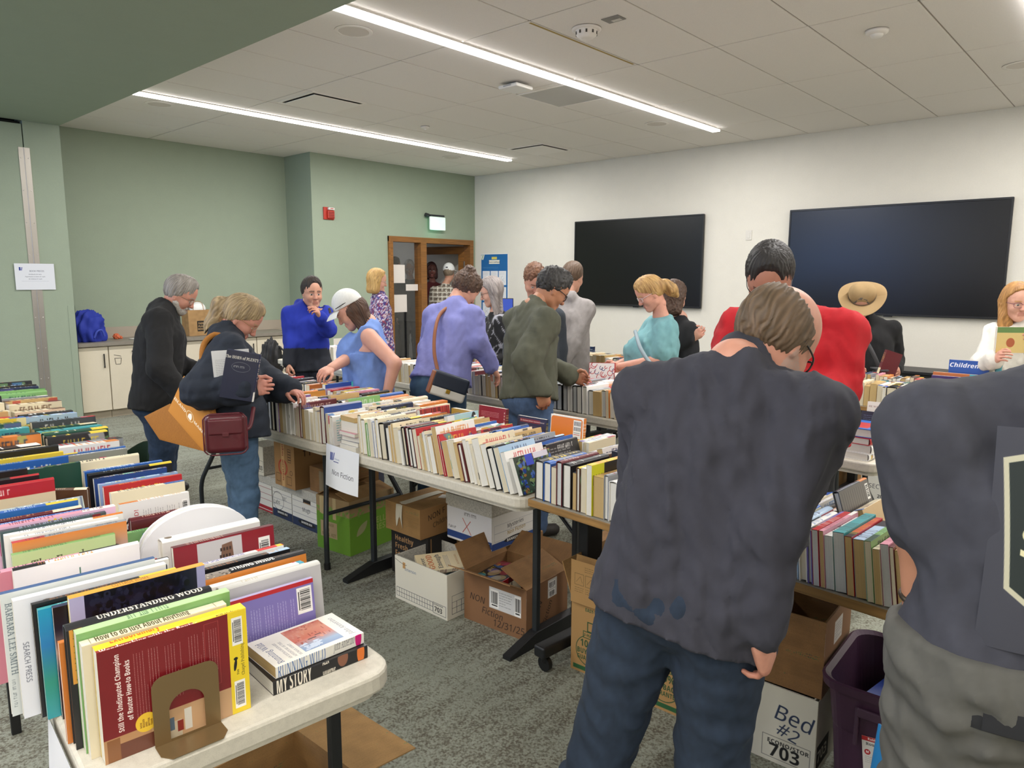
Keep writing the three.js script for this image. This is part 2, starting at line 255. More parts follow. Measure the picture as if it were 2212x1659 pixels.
plasticTable('N2', 'white plastic table the teal blouse woman leans over', 4.03, -2.43, -0.05, 1.2, 0.76);
plasticTable('N3', 'white plastic table end with a stack of hardbacks beside the red jacket', 3.985, -1.355, -0.05, 0.9, 0.76);
woodTable('R1', 'beech-edged table in front of the man in the hat', 5.525, -0.98, 0, 1.83, 0.61);
woodTable('O1', 'beech-edged table with a rack of discs below the left screen', 5.66, -3.42, -0.16, 1.83, 0.61);
// ---------- books ----------
const atlasS = new Atlas(2048, 2048), atlasF = new Atlas(2048, 2048);
const mCover = std('#ffffff', 0.42, { map: atlasS.t }), mFace = phy('#ffffff', 0.36, { map: atlasF.t, clearcoat: 0.25, clearcoatRoughness: 0.25 });
const pageTex = dataTex(128, (u, v) => { const g = 236 + 30 * (hash2(Math.floor(u * 128), 1, 61) - 0.5) + 10 * (hash2(u * 128, v * 128, 62) - 0.5); return [g, g, g]; });
const mPages = std('#ffffff', 0.85, { map: pageTex, vertexColors: true });
const PAL = { k: ['#1b1b1e', 'black'], n: ['#1d2747', 'navy'], b: ['#2b5fae', 'blue'], r: ['#b3232a', 'red'], m: ['#5e1a22', 'maroon'], o: ['#d07a32', 'orange'], y: ['#e0c23a', 'yellow'], g: ['#7fae6a', 'light green'], G: ['#1f4a3c', 'dark green'], t: ['#3f9aa0', 'teal'], w: ['#e9e7e2', 'white'], c: ['#e2d6b8', 'cream'], d: ['#c2a26a', 'tan'], p: ['#6f62a8', 'purple'], s: ['#8d9196', 'grey'], x: ['#5b3d28', 'brown'], i: ['#d993a6', 'pink'], l: ['#a9c3dc', 'pale blue'], e: ['#3a3f46', 'charcoal'] };
const PAGE = { w: '#e8e4d8', c: '#ddd2b6', d: '#c9ab74', s: '#cfd0cc' };
const font = (x, s, f = 'sans-serif', w = '') => { x.font = `${w} ${s}px ${f}`; };
function txt(x, s, px, py, size, col, o = {}) { if (s[0] === '~') { x.save(); x.translate(px, py); if (o.rot) x.rotate(o.rot); scribble(x, 0, 0, s.length * size * 0.5, size * 0.6, col, rng(s.length * 31 + 7)); x.restore(); return; } x.save(); x.translate(px, py); if (o.rot) x.rotate(o.rot); if (o.skew) x.transform(1, 0, o.skew, 1, 0, 0); if (o.sx) x.scale(o.sx, 1); font(x, size, o.f || 'sans-serif', o.w ?? 'bold'); x.fillStyle = col; x.textAlign = o.a || 'left'; x.textBaseline = o.b || 'middle'; x.fillText(s, 0, 0); x.restore(); }
function scribble(x, px, py, w, h, col, r) { x.fillStyle = col; let q = px; while (q < px + w) { const d = h * (0.25 + 0.45 * r()); if (r() < 0.84) { const k = r(); if (k < 0.45) x.fillRect(q, py - h / 2, h * 0.16, h); else if (k < 0.8) { x.fillRect(q, py - h / 2, d, h * 0.18); x.fillRect(q, py - h / 2, h * 0.15, h); } else { x.fillRect(q, py + h * 0.3, d, h * 0.18); x.fillRect(q + d * 0.5, py - h / 2, h * 0.15, h); } } q += d + h * 0.14; } }
function lines(x, px, py, w, h, n, col, r, lw = 1) { x.fillStyle = col; for (let k = 0; k < n; k++) { const y = py + (k + 0.5) * h / n; let q = px; const e = px + w * (k % 5 === 4 ? 0.5 : 1); while (q < e - 3) { const d = 3 + 9 * r(); x.fillRect(q, y, Math.min(d, e - q), lw); q += d + 2; } } }
function barcode(x, px, py, w, h, r, rot) { x.save(); x.translate(px, py); if (rot) x.rotate(rot); x.fillStyle = '#f4f2ee'; x.fillRect(0, 0, w, h); x.fillStyle = '#1a1a1a'; let q = w * 0.1; while (q < w * 0.9) { const d = 1 + 2.5 * r(); x.fillRect(q, h * 0.12, d, h * 0.66); q += d + 1 + 2 * r(); } x.fillRect(w * 0.15, h * 0.84, w * 0.7, h * 0.06); x.restore(); }
const other = { k: 'wroyl', n: 'wcyl', b: 'wyn', r: 'wky', m: 'cwd', o: 'kwn', y: 'kbr', g: 'kwG', G: 'wcy', t: 'wnk', w: 'kbrnmtop', c: 'kmnrbx', d: 'kmx', p: 'wyk', s: 'wkr', x: 'cyw', i: 'kwm', l: 'nkb', e: 'wrol' };
const pick = (s, r) => s[Math.floor(r() * s.length) % s.length];
function spineCell(key, L, T, r, text, o = {}) {
  const w = clamp(L * 1000 * (o.q || 0.95), 60, 560), h = clamp(T * 1000 * (o.q || 0.95), 10, 60);
  return atlasS.cell(w, h, (x) => {
    x.fillStyle = o.bg || PAL[key][0]; x.fillRect(0, 0, w, h);
    if (text) { if (o.paint) o.paint(x, w, h); for (const t of [].concat(text)) txt(x, t.s, t.x * w, t.y * h, t.z * h, t.c, t); return; }
    const k2 = PAL[pick(other[key], r)][0], k3 = PAL[pick(other[key], r)][0], style = r();
    if (style < 0.35) { x.fillStyle = k2; x.fillRect(w * (0.7 + 0.1 * r()), 0, w * 0.3, h); }
    else if (style < 0.5) { x.fillStyle = k2; x.fillRect(0, 0, w * (0.1 + 0.2 * r()), h); }
    else if (style < 0.6) { for (let q = 0; q < 30; q++) { x.fillStyle = PAL[pick('kbrydtgwp', r)][0]; x.fillRect(r() * w, r() * h, w * 0.1 * r(), h * 0.5 * r()); } }
    scribble(x, w * (0.08 + 0.12 * r()), h * 0.5, w * (0.3 + 0.25 * r()), h * (0.34 + 0.25 * r()), k3, r);
    if (r() < 0.7) scribble(x, w * 0.72, h * 0.5, w * (0.12 + 0.12 * r()), h * 0.28, k3, r);
  });
}
function faceCell(key, r, big) { // loose cover art in the book's own colours
  const w = big ? 150 : 84, h = big ? 120 : 60;
  return atlasF.cell(w, h, (x) => {
    x.fillStyle = PAL[key][0]; x.fillRect(0, 0, w, h); const a = PAL[pick(other[key], r)][0], b = PAL[pick('kbrydtgwpnomG', r)][0];
    const k = r(); if (k < 0.4) { x.fillStyle = b; x.fillRect(w * 0.12, h * 0.2, w * 0.5 * (0.6 + r()), h * 0.6); } else if (k < 0.6) { for (let q = 0; q < 14; q++) { x.fillStyle = PAL[pick('kbrydtgwp', r)][0]; x.globalAlpha = 0.6; x.beginPath(); x.ellipse(r() * w, r() * h, 14 * r() + 4, 10 * r() + 3, r(), 0, 7); x.fill(); } x.globalAlpha = 1; } else lines(x, w * 0.1, h * 0.1, w * 0.6, h * 0.75, 9, a, r);
    scribble(x, w * 0.2, h * 0.14, w * 0.6, h * 0.12, a, r); if (r() < 0.5) barcode(x, w * 0.76, h * 0.55, w * 0.2, h * 0.34, r);
  });
}
const plainCells = {}; for (const k of Object.keys(PAL)) plainCells[k] = atlasS.cell(8, 8, (x) => { x.fillStyle = PAL[k][0]; x.fillRect(0, 0, 8, 8); });
const plainF = {}; for (const k of Object.keys(PAL)) plainF[k] = atlasF.cell(8, 8, (x) => { x.fillStyle = PAL[k][0]; x.fillRect(0, 0, 8, 8); });
const atlasH = new Atlas(2048, 2048), mHero = phy('#ffffff', 0.34, { map: atlasH.t, clearcoat: 0.3, clearcoatRoughness: 0.2 }), hp = {};
function plainH(k) { return hp[k] || (hp[k] = atlasH.cell(8, 8, (x) => { x.fillStyle = PAL[k][0]; x.fillRect(0, 0, 8, 8); })); }
// cover shell: profile in (z, y) swept along x; spine on top
function coverGeo(L, H, T, hard, uF, uS, uB, uE) {
  const t = hard ? 0.0028 : 0.0008, rise = hard ? Math.min(0.007, T * 0.24) : 0.0012, prof = [[T / 2, 0], [T / 2, H - rise]];
  if (hard) for (const a of [0.3, 0.62, 1, 1.38, 1.7]) prof.push([T / 2 * Math.cos(a * Math.PI / 2) * 0.96, H - rise + rise * Math.sin(Math.min(1, a > 1 ? 2 - a : a) * Math.PI / 2)]); else prof.push([T / 2 - 0.001, H], [-T / 2 + 0.001, H]);
  prof.push([-T / 2, H - rise], [-T / 2, 0]);
  const inn = prof.map(([z, y], i) => [clamp(z, -T / 2 + t, T / 2 - t), i === 0 || i === prof.length - 1 ? y : y - t]);
  const P = [], U = [], quad = (a, b, c, d, r, q) => { for (const [v, w] of [[a, q[0]], [b, q[1]], [c, q[2]], [a, q[0]], [c, q[2]], [d, q[3]]]) { P.push(...v); U.push(r[0] + w[0] * (r[2] - r[0]), r[1] + w[1] * (r[3] - r[1])); } };
  const n = prof.length - 1, x0 = -L / 2, x1 = L / 2, mid = [[0.5, 0.5], [0.5, 0.5], [0.5, 0.5], [0.5, 0.5]];
  for (let i = 0; i < n; i++) {
    const [z0, y0] = prof[i], [z1, y1] = prof[i + 1], [a0, b0] = inn[i], [a1, b1] = inn[i + 1];
    const r = i === 0 ? uF : i === n - 1 ? uB : uS, v0 = i === 0 ? 0 : i === n - 1 ? 1 : (i - 1) / (n - 2), v1 = i === 0 ? 1 : i === n - 1 ? 0 : i / (n - 2);
    quad([x0, y0, z0], [x1, y0, z0], [x1, y1, z1], [x0, y1, z1], r, i === n - 1 ? [[1, v0], [0, v0], [0, v1], [1, v1]] : [[0, v0], [1, v0], [1, v1], [0, v1]]);
    quad([x0, b0, a0], [x0, b1, a1], [x1, b1, a1], [x1, b0, a0], uE, mid);
    quad([x1, y0, z0], [x1, b0, a0], [x1, b1, a1], [x1, y1, z1], uE, mid);
    quad([x0, y0, z0], [x0, y1, z1], [x0, b1, a1], [x0, b0, a0], uE, mid);
  }
  quad([x0, prof[0][1], prof[0][0]], [x0, inn[0][1], inn[0][0]], [x1, inn[0][1], inn[0][0]], [x1, prof[0][1], prof[0][0]], uE, mid);
  quad([x0, prof[n][1], prof[n][0]], [x1, prof[n][1], prof[n][0]], [x1, inn[n][1], inn[n][0]], [x0, inn[n][1], inn[n][0]], uE, mid);
  const g = new THREE.BufferGeometry(); g.setAttribute('position', new THREE.Float32BufferAttribute(P, 3)); g.setAttribute('uv', new THREE.Float32BufferAttribute(U, 2)); g.computeVertexNormals(); return g;
}
function pagesGeo(L, H, T, hard, css) {
  const t = hard ? 0.0032 : 0.001, e = hard ? 0.004 : 0.0006, rise = hard ? Math.min(0.007, T * 0.24) : 0.0012, y0 = hard ? 0.004 : 0.0008, y1 = H - rise - t, w = L - 2 * e, d = T - 2 * t;
  const g = clean(box(w, y1 - y0, d, 0, (y0 + y1) / 2, 0)), u = g.attributes.uv, p = g.attributes.position, n = g.attributes.normal;
  for (let i = 0; i < u.count; i++) { const k = Math.abs(n.getX(i)) > 0.5; u.setXY(i, p.getZ(i) * 22 + L * 7, (k ? p.getY(i) : p.getX(i)) * 3); }
  return tintc(g, css);
}
const ORD = ['zeroth', 'first', 'second', 'third', 'fourth', 'fifth', 'sixth', 'seventh', 'eighth', 'ninth', 'tenth', 'eleventh', 'twelfth', 'thirteenth', 'fourteenth', 'fifteenth', 'sixteenth', 'seventeenth', 'eighteenth', 'nineteenth'];
const ord = (n) => { if (n < 20) return ORD[n]; const t = ['twent', 'thirt', 'fort', 'fift', 'sixt', 'sevent', 'eight', 'ninet'][Math.floor(n / 10) - 2]; return n % 10 ? t + 'y-' + ORD[n % 10] : t + 'ieth'; };
const farCovers = [], farPages = [];
const BR = rng(1234);
// one book; pos = base centre, turn about y, lean about its own x axis
function book(o) {
  const { L, H, T, key = 'w', hard = false, page = 'w', pos, turn = 0, lean = 0, roll = 0, r = BR } = o;
  const uS = o.uS || spineCell(key, L, T, r, o.spine, o.spineOpt || {}), art = o.face || (o.artful ? faceCell(key, r, o.big) : null);
  const pl = o.hero ? plainH(key) : plainF[key], uF = o.lay ? pl : art || pl, uB = o.lay && art ? [art[2], art[3], art[0], art[1]] : o.back || pl;
  // spine cell lives in atlasS, faces in atlasF: two meshes share the shell
  const gAll = coverGeo(L, H, T, hard, uF, uS, uB, pl);
  const P = gAll.attributes.position.array, N = gAll.attributes.normal.array, U = gAll.attributes.uv.array, nQ = P.length / 18, segs = (nQ - 2) / 4;
  const pickQ = (test) => { const p = [], n = [], u = []; for (let q = 0; q < nQ; q++) if (test(q)) { for (let i = q * 18; i < q * 18 + 18; i++) { p.push(P[i]); n.push(N[i]); } for (let i = q * 12; i < q * 12 + 12; i++) u.push(U[i]); } const g = new THREE.BufferGeometry(); g.setAttribute('position', new THREE.Float32BufferAttribute(p, 3)); g.setAttribute('normal', new THREE.Float32BufferAttribute(n, 3)); g.setAttribute('uv', new THREE.Float32BufferAttribute(u, 2)); return g; };
  const isSpine = (q) => q < segs * 4 && q % 4 === 0 && q >= 4 && q < (segs - 1) * 4;
  const gS = pickQ(isSpine), gC = pickQ(q => !isSpine(q)), gP = pagesGeo(L, H, T, hard, o.pageColor || PAGE[page]);
  if (o.upright) [gS, gC, gP].forEach(g => { g.rotateZ(-Math.PI / 2); g.translate(-H / 2, L / 2, 0); });
  if (o.lay) [gS, gC, gP].forEach(g => { g.rotateX(Math.PI / 2 * (o.lay > 0 ? 1 : -1)); g.translate(0, T / 2, o.lay > 0 ? -H / 2 : H / 2); });
  const mtx = new THREE.Matrix4().compose(V(pos[0], pos[1] + (o.lay ? 0 : T / 2 * Math.abs(Math.sin(lean))) + 0.0004, pos[2]), new THREE.Quaternion().setFromEuler(new THREE.Euler(lean, turn, roll, 'YXZ')), V(1, 1, 1));
  if (o.far) { for (const g of [gS, gC, gP]) g.applyMatrix4(mtx); farCovers.push([gS, gC]); farPages.push(gP); return null; }
  const t = thing('book', o.label, 'book', [0, 0, 0], 0, o.group); t.position.setFromMatrixPosition(mtx); t.quaternion.setFromRotationMatrix(mtx);
  const cv = part('cover', gC, o.hero ? mHero : mFace, t); part('spine', gS, mCover, cv); part('pages', gP, mPages, t); return t;
}
// a row of books standing spine up, from far (z0) to near (z1) in table coordinates; front = local x of the ends facing the aisle
function rowBooks(o) {
  const r = rng(o.seed || 5), tb = TBL[o.t], toks = o.s.trim().split(/\s+/).map(s => { if (s[0] === '@') return { sp: o.special[s.slice(1)], T: o.special[s.slice(1)].T, key: 'w' }; const m = /^([a-zA-Z])(\d+)(h?)([wcds]?)(\+?)/.exec(s); return { key: m[1], T: +m[2] / 1000, hard: !!m[3], page: m[4] || pick(m[3] ? 'wwwcs' : 'wwcccdd', r), tall: !!m[5] }; });
  const gap = o.gap ?? 0.0013, lean0 = o.lean0 || 0, lean1 = o.lean1 ?? lean0; let sum = 0;
  toks.forEach((k, i) => { k.a = lean0 + (lean1 - lean0) * i / Math.max(1, toks.length - 1); sum += k.T / Math.cos(k.a) + gap + 0.205 * Math.abs(lean1 - lean0) / toks.length; });
  const f = (o.z1 - o.z0) / sum; let z = o.z0;
  toks.forEach((k, i) => {
    const T = k.T * f, w = (T / Math.cos(k.a)) + (gap + 0.205 * Math.abs(lean1 - lean0) / toks.length) * f;
    const H = (o.h || 0.15) * (0.9 + 0.18 * r()) * (k.hard ? 1.05 : 1) + (k.tall ? 0.035 : 0), L = Math.min(o.lmax || 1, (o.l || 0.225) * (0.9 + 0.16 * r()));
    const dir = o.side || 1, x = o.x + dir * (L / 2 + (o.jit ?? 0.012) * r());
    const p = onT(o.t, x, z + w / 2 + 0.5 * H * Math.sin(k.a) * 0), n = i + 1;
    if (k.sp) { const q = onT(o.t, o.x + dir * ((k.sp.L) / 2 + (k.sp.dx || 0)), z + w / 2); book({ r, group: o.group, ...k.sp, T: T * 0.985, pos: [q[0], o.y || TOP, q[2]], turn: tb.th, lean: -k.a }); z += w; return; }
    const side = o.count === 'right' ? toks.length - i : n;
    book({ L, H, T: T * 0.985, key: k.key, hard: k.hard, page: k.page, pos: [p[0], o.y || TOP, p[2]], turn: tb.th + (r() - 0.5) * 0.005, lean: -k.a + (o.wob ?? 0) * (r() - 0.5), r, artful: o.artful ?? true, far: o.far, spineOpt: { q: o.far ? 0.5 : o.q || 0.8 },
      label: `${PAL[k.key][1]} ${k.hard ? 'hardback' : 'paperback'}, ${ord(side)} from the ${o.count || 'left'} in ${o.row}`, group: o.group });
    z += w;
  });
}
// ---------- books on the left foreground table ----------
{
  const r = rng(99), G1 = 'large books in the left column of the foreground table', G2 = 'books in the right column of the foreground table';
  const H = (w, h, f) => atlasH.cell(w, h, (x) => f(x, w, h));
  const fill = (x, c, a, b, w, h) => { x.fillStyle = c; x.fillRect(a, b, w, h); };
  const vgrad = (x, w, h, stops) => { const g = x.createLinearGradient(0, 0, 0, h); stops.forEach((s, i) => g.addColorStop(i / (stops.length - 1), s)); x.fillStyle = g; x.fillRect(0, 0, w, h); };
  const router = H(640, 520, (x, w, h) => {
    fill(x, '#7c1a20', 0, 0, w, h); fill(x, '#b98a5e', 0, h * 0.79, w, h * 0.21); fill(x, '#c9a077', w * 0.3, h * 0.72, w * 0.6, h * 0.28); fill(x, '#6b3b2a', w * 0.1, h * 0.86, w * 0.25, h * 0.14); fill(x, '#cdbca0', w * 0.4, h * 0.84, w * 0.1, h * 0.16); fill(x, '#8c5a34', w * 0.02, h * 0.8, w * 0.08, h * 0.2); fill(x, '#5c6f82', w * 0.36, h * 0.8, w * 0.09, h * 0.12); fill(x, '#8a2b25', w * 0.47, h * 0.85, w * 0.04, h * 0.1); fill(x, '#d8d2c6', w * 0.52, h * 0.76, w * 0.05, h * 0.2);
    txt(x, 'Still the Undisputed Champion', w * 0.115, h * 0.76, 30, '#f4e9e2', { rot: -Math.PI / 2, sx: 0.82 }); txt(x, 'of Router How-to Books', w * 0.175, h * 0.68, 30, '#f4e9e2', { rot: -Math.PI / 2, sx: 0.82 });
    x.save(); x.translate(w * 0.21, h * 0.72); x.rotate(-Math.PI / 2); lines(x, 0, 0, h * 0.62, w * 0.17, 9, '#e8cfc9', r); lines(x, h * 0.1, w * 0.2, h * 0.5, w * 0.12, 6, '#e8cfc9', r); lines(x, h * 0.2, w * 0.36, h * 0.42, w * 0.12, 6, '#e8cfc9', r); lines(x, h * 0.22, w * 0.5, h * 0.4, w * 0.07, 4, '#e8cfc9', r); x.strokeStyle = '#c9605c'; x.strokeRect(h * 0.08, w * 0.48, h * 0.6, w * 0.1); x.restore();
    x.fillStyle = '#efc437'; x.beginPath(); x.arc(w * 0.27, h * 0.75, w * 0.07, 0, 7); x.fill(); ['NOW', 'BIGGER', 'AND', 'BETTER', 'THAN', 'EVER!'].forEach((s, i) => txt(x, s, w * 0.235 + i * 11, h * 0.75 + 22, 11, '#5a2a10', { rot: -Math.PI / 2 }));
    fill(x, '#f0d22c', w * 0.86, 0, w * 0.14, h); txt(x, 'Chapel Publishing', w * 0.955, h * 0.64, 19, '#222', { rot: -Math.PI / 2, f: 'serif', w: '' }); txt(x, 'Fox', w * 0.915, h * 0.62, 14, '#222', { rot: -Math.PI / 2, f: 'serif' }); x.fillStyle = '#1a1a1a'; x.beginPath(); x.ellipse(w * 0.9, h * 0.52, 7, 30, 0.15, 0, 7); x.fill(); x.beginPath(); x.ellipse(w * 0.905, h * 0.46, 10, 8, 0, 0, 7); x.fill();
    barcode(x, w * 0.965, h * 0.68, h * 0.27, w * 0.08, r, Math.PI / 2); barcode(x, w * 0.965, h * 0.06, h * 0.27, w * 0.08, r, Math.PI / 2);
  });
  const T = 'T1', th = TBL.T1.th;
  const put = (x0, x1, z, o) => { const p = onT(T, (x0 + x1) / 2, z - o.T / 2); return book({ L: x1 - x0, turn: th, pos: [p[0], TOP, p[2]], r, group: o.right ? G2 : G1, ...o }); };
  put(-0.268, -0.005, 0.922, { H: 0.214, T: 0.03, key: 'y', hero: true, face: router, page: 'w', spineOpt: { q: 2, paint: (x, w, h) => { fill(x, '#efcb2c', 0, 0, w, h); fill(x, '#8a1d22', 0, h * 0.6, w * 0.62, h * 0.4); } }, spine: [{ s: 'Extraordinary', x: 0.1, y: 0.3, z: 0.42, c: '#d2571e' }, { s: 'Woodworking with the Router', x: 0.02, y: 0.74, z: 0.38, c: '#f7ecd9' }, { s: 'Bill Hylton', x: 0.78, y: 0.72, z: 0.3, c: '#6b4a10' }], label: 'router handbook with red and yellow back cover behind the bronze bookend' });
  put(-0.283, -0.03, 0.888, { H: 0.218, T: 0.022, key: 'c', spineOpt: { q: 1.8, bg: '#e9e1c6', paint: (x, w, h) => { x.strokeStyle = '#6b5a3a'; x.lineWidth = 1.5; x.strokeRect(w * 0.06, h * 0.18, w * 0.86, h * 0.62); } }, spine: [{ s: 'How to do Just About Anything', x: 0.09, y: 0.5, z: 0.5, c: '#4a3a20' }], label: 'cream spine reading How to do Just About Anything' });
  put(-0.286, -0.014, 0.864, { H: 0.232, T: 0.022, key: 'g', spineOpt: { q: 1.4, bg: '#b4d59a' }, spine: [{ s: '~illegible lol', x: 0.3, y: 0.5, z: 0.5, c: '#4c6b46', w: '' }], label: 'pale green large paperback second behind the router handbook' });
  const uw = H(300, 240, (x, w, h) => { fill(x, '#1c1c1e', 0, 0, w, h); fill(x, '#dc9a3c', w * 0.02, 0, w * 0.08, h * 0.45); txt(x, 'Completely Revised and Updated', w * 0.06, h * 0.43, 12, '#3a2408', { rot: -Math.PI / 2, sx: 0.62 }); });
  put(-0.297, -0.04, 0.84, { H: 0.238, T: 0.027, key: 'k', hard: true, hero: true, face: uw, spineOpt: { q: 1.8 }, spine: [{ s: 'UNDERSTANDING WOOD', x: 0.2, y: 0.55, z: 0.55, c: '#f1e9d6', f: 'serif' }], label: 'black hardback with UNDERSTANDING WOOD in white on its spine' });
  put(-0.305, -0.07, 0.81, { H: 0.2, T: 0.012, key: 'o', page: 'w', label: 'thin orange paperback just behind the black wood handbook' });
  const house = H(420, 340, (x, w, h) => { fill(x, '#16182c', 0, 0, w, h); for (let i = 0; i < 260; i++) { x.fillStyle = i % 3 ? '#0d1018' : '#23263c'; x.beginPath(); x.arc(w * 0.15 + r() * w * 0.7, r() * h * 0.4, 3 + 8 * r(), 0, 7); x.fill(); } x.fillStyle = '#2b2a66'; x.beginPath(); x.moveTo(w * 0.2, h); x.lineTo(w * 0.2, h * 0.35); x.lineTo(w * 0.52, h * 0.28); x.lineTo(w * 0.76, h * 0.5); x.lineTo(w * 0.76, h); x.fill(); x.strokeStyle = '#5a5ea8'; x.lineWidth = 7; x.beginPath(); x.moveTo(w * 0.56, h * 0.2); x.lineTo(w * 0.72, h * 0.42); x.stroke(); for (let i = 0; i < 12; i++) { x.strokeStyle = '#232256'; x.lineWidth = 2; x.beginPath(); x.moveTo(w * 0.2, h * (0.42 + i * 0.05)); x.lineTo(w * 0.76, h * (0.4 + i * 0.05)); x.stroke(); } fill(x, '#d98c3e', w * 0.36, h * 0.3, w * 0.14, h * 0.1); fill(x, '#8a4a2c', w * 0.3, h * 0.56, w * 0.3, h * 0.12); fill(x, '#7a5030', w * 0.5, h * 0.5, w * 0.12, h * 0.2); for (let i = 0; i < 60; i++) { x.fillStyle = '#8fa0c8'; x.fillRect(w * 0.84 + r() * 34, h * 0.18 + r() * 60, 2, 2); } fill(x, '#b9b4d8', 0, 0, w * 0.1, h); fill(x, '#a7a6cc', w * 0.93, 0, w * 0.07, h); txt(x, 'A TOUR OF', w * 0.965, h * 0.6, 13, '#6d6c9a', { rot: -Math.PI / 2, w: '' }); });
  put(-0.272, -0.02, 0.742, { H: 0.252, T: 0.018, key: 'y', hero: true, face: house, spineOpt: { q: 1.2, bg: '#dda13c' }, spine: [{ s: 'COTTAGE HOME', x: 0.3, y: 0.5, z: 0.5, c: '#a06a1c' }], label: 'large paperback with a blue house at night on its cover' });
  const col = H(150, 150, (x, w, h) => { vgrad(x, w, h, ['#1fa0c8', '#2f86c4', '#37a08c', '#3aa6b4']); x.fillStyle = '#c8503a'; x.beginPath(); x.ellipse(30, 60, 12, 26, 0, 0, 7); x.fill(); x.fillStyle = '#8cc24a'; x.beginPath(); x.ellipse(30, 106, 14, 12, 0, 0, 7); x.fill(); txt(x, '~illegible ll', 46, 145, 16, '#e6eaf0', { rot: -Math.PI / 2 }); });
  put(-0.296, -0.06, 0.716, { H: 0.232, T: 0.012, key: 'n', page: 'w', hero: true, face: H(120, 120, (x, w, h) => { vgrad(x, w, h, ['#101014', '#181c30', '#c4a090', '#1c3352', '#16162a', '#0e0e18']); }), label: 'dark thin picture book with a pale band left of the night house book' });
  put(-0.318, -0.06, 0.698, { H: 0.228, T: 0.01, key: 't', page: 'w', hero: true, face: col, label: 'bright turquoise thin craft book left of the night house book' });
  put(-0.325, -0.06, 0.683, { H: 0.236, T: 0.01, key: 'k', page: 'w', label: 'very thin black book between the turquoise and the white pebble book' });
  put(-0.352, -0.075, 0.664, { H: 0.245, T: 0.016, key: 'w', hero: true, face: H(260, 230, (x, w, h) => { fill(x, '#e8ebf2', 0, 0, w, h); for (const y of [0.16, 0.46, 0.78]) { x.fillStyle = '#7a6650'; x.beginPath(); x.ellipse(w * 0.2, h * y, 22, 26, 0, 0, 7); x.fill(); for (let i = 0; i < 70; i++) { x.fillStyle = i % 2 ? '#b79a68' : '#4a4038'; x.fillRect(w * 0.2 - 18 + r() * 36, h * y - 22 + r() * 44, 2, 2); } } txt(x, 'SEARCH PRESS', w * 0.055, h * 0.36, 12, '#5a6070', { rot: Math.PI / 2, w: '' }); }), spineOpt: { bg: '#f0f0f2' }, spine: [{ s: '', x: 0, y: 0, z: 1, c: '#000' }], label: 'white craft book with three brown pebbles on its cover' });
  put(-0.368, -0.09, 0.64, { H: 0.255, T: 0.013, key: 'w', hero: true, face: H(250, 240, (x, w, h) => { fill(x, '#d5dad9', 0, 0, w, h); txt(x, 'BARBARA LEE SMITH', w * 0.045, h * 0.08, 15, '#4a5a66', { rot: Math.PI / 2, f: 'serif', w: '', sx: 0.9 }); txt(x, '~illegible lo', w * 0.03, h * 0.7, 8, '#6a757c', { rot: Math.PI / 2, w: '' }); }), spineOpt: { bg: '#3d5a88' }, spine: [{ s: '', x: 0, y: 0, z: 1, c: '#000' }], label: 'pale grey art book lettered BARBARA LEE SMITH at the left table edge' });
  put(-0.33, -0.06, 0.618, { H: 0.224, T: 0.016, key: 'n', spineOpt: { q: 1.2, paint: (x, w, h) => { for (let i = 0; i < 40; i++) fill(x, i % 3 ? '#d8d2c0' : '#a0703a', r() * w, r() * h, 4 + 8 * r(), 3); } }, spine: [{ s: '*  *  *', x: 0.5, y: 0.6, z: 0.7, c: '#e8dcc0' }], label: 'navy spine scattered with stars behind the pale grey art book' });
  put(-0.3, -0.05, 0.598, { H: 0.23, T: 0.012, key: 'w', label: 'thin white paperback behind the starry navy spine' });
  put(-0.28, -0.045, 0.584, { H: 0.226, T: 0.02, key: 'c', hard: true, label: 'cream hardback with rounded spine before the white tower book' });
  put(-0.27, -0.06, 0.56, { H: 0.216, T: 0.022, key: 'w', spineOpt: { q: 1.2, bg: '#eceade', paint: (x, w, h) => { fill(x, '#c3cf8c', w * 0.72, h * 0.1, w * 0.12, h * 0.8); fill(x, '#b21c22', w * 0.94, 0, w * 0.06, h); } }, spine: [{ s: '~illegible twin', x: 0.25, y: 0.5, z: 0.4, c: '#8a94a0', w: '' }], label: 'white spine with pale green patch and red end' });
  const tower = H(300, 220, (x, w, h) => { fill(x, '#ece7ea', 0, 0, w, h); x.fillStyle = '#3f6a58'; x.fillRect(w * 0.495, h * 0.1, 3, h * 0.2); x.beginPath(); x.ellipse(w * 0.5, h * 0.36, 10, 7, 0, 0, 7); x.fill(); x.fillRect(w * 0.485, h * 0.36, 9, h * 0.3); });
  put(-0.33, -0.086, 0.505, { H: 0.252, T: 0.016, key: 'w', hard: true, hero: true, face: tower, label: 'white hardback with a small green tower drawn on its cover' });
  put(-0.395, -0.12, 0.486, { H: 0.245, T: 0.02, key: 'i', page: 'c', hero: true, face: H(250, 220, (x, w, h) => { fill(x, '#cf8090', 0, 0, w, h); fill(x, '#e2a08c', 0, 0, w * 0.07, h); txt(x, 'PAPER PEOPLE', w * 0.035, h * 0.03, 20, '#4a1c20', { rot: Math.PI / 2, f: 'serif' }); x.fillStyle = '#5a9ac0'; x.beginPath(); x.ellipse(w * 0.28, h * 0.42, 30, 60, 0.2, 0, 7); x.fill(); x.fillStyle = '#b6d0da'; x.beginPath(); x.ellipse(w * 0.28, h * 0.42, 18, 48, 0.2, 0, 7); x.fill(); }), label: 'pink hardback lettered PAPER PEOPLE at the left picture edge' });
  const fund = H(300, 220, (x, w, h) => { fill(x, '#bfd99a', 0, 0, w, h); txt(x, 'The Fundamentals of', w * 0.16, h * 0.16, 34, '#39432a', { f: 'serif', w: '', skew: -0.25 }); });
  put(-0.31, -0.095, 0.325, { H: 0.225, T: 0.014, key: 'g', hero: true, face: fund, label: 'pale green book titled The Fundamentals of' });
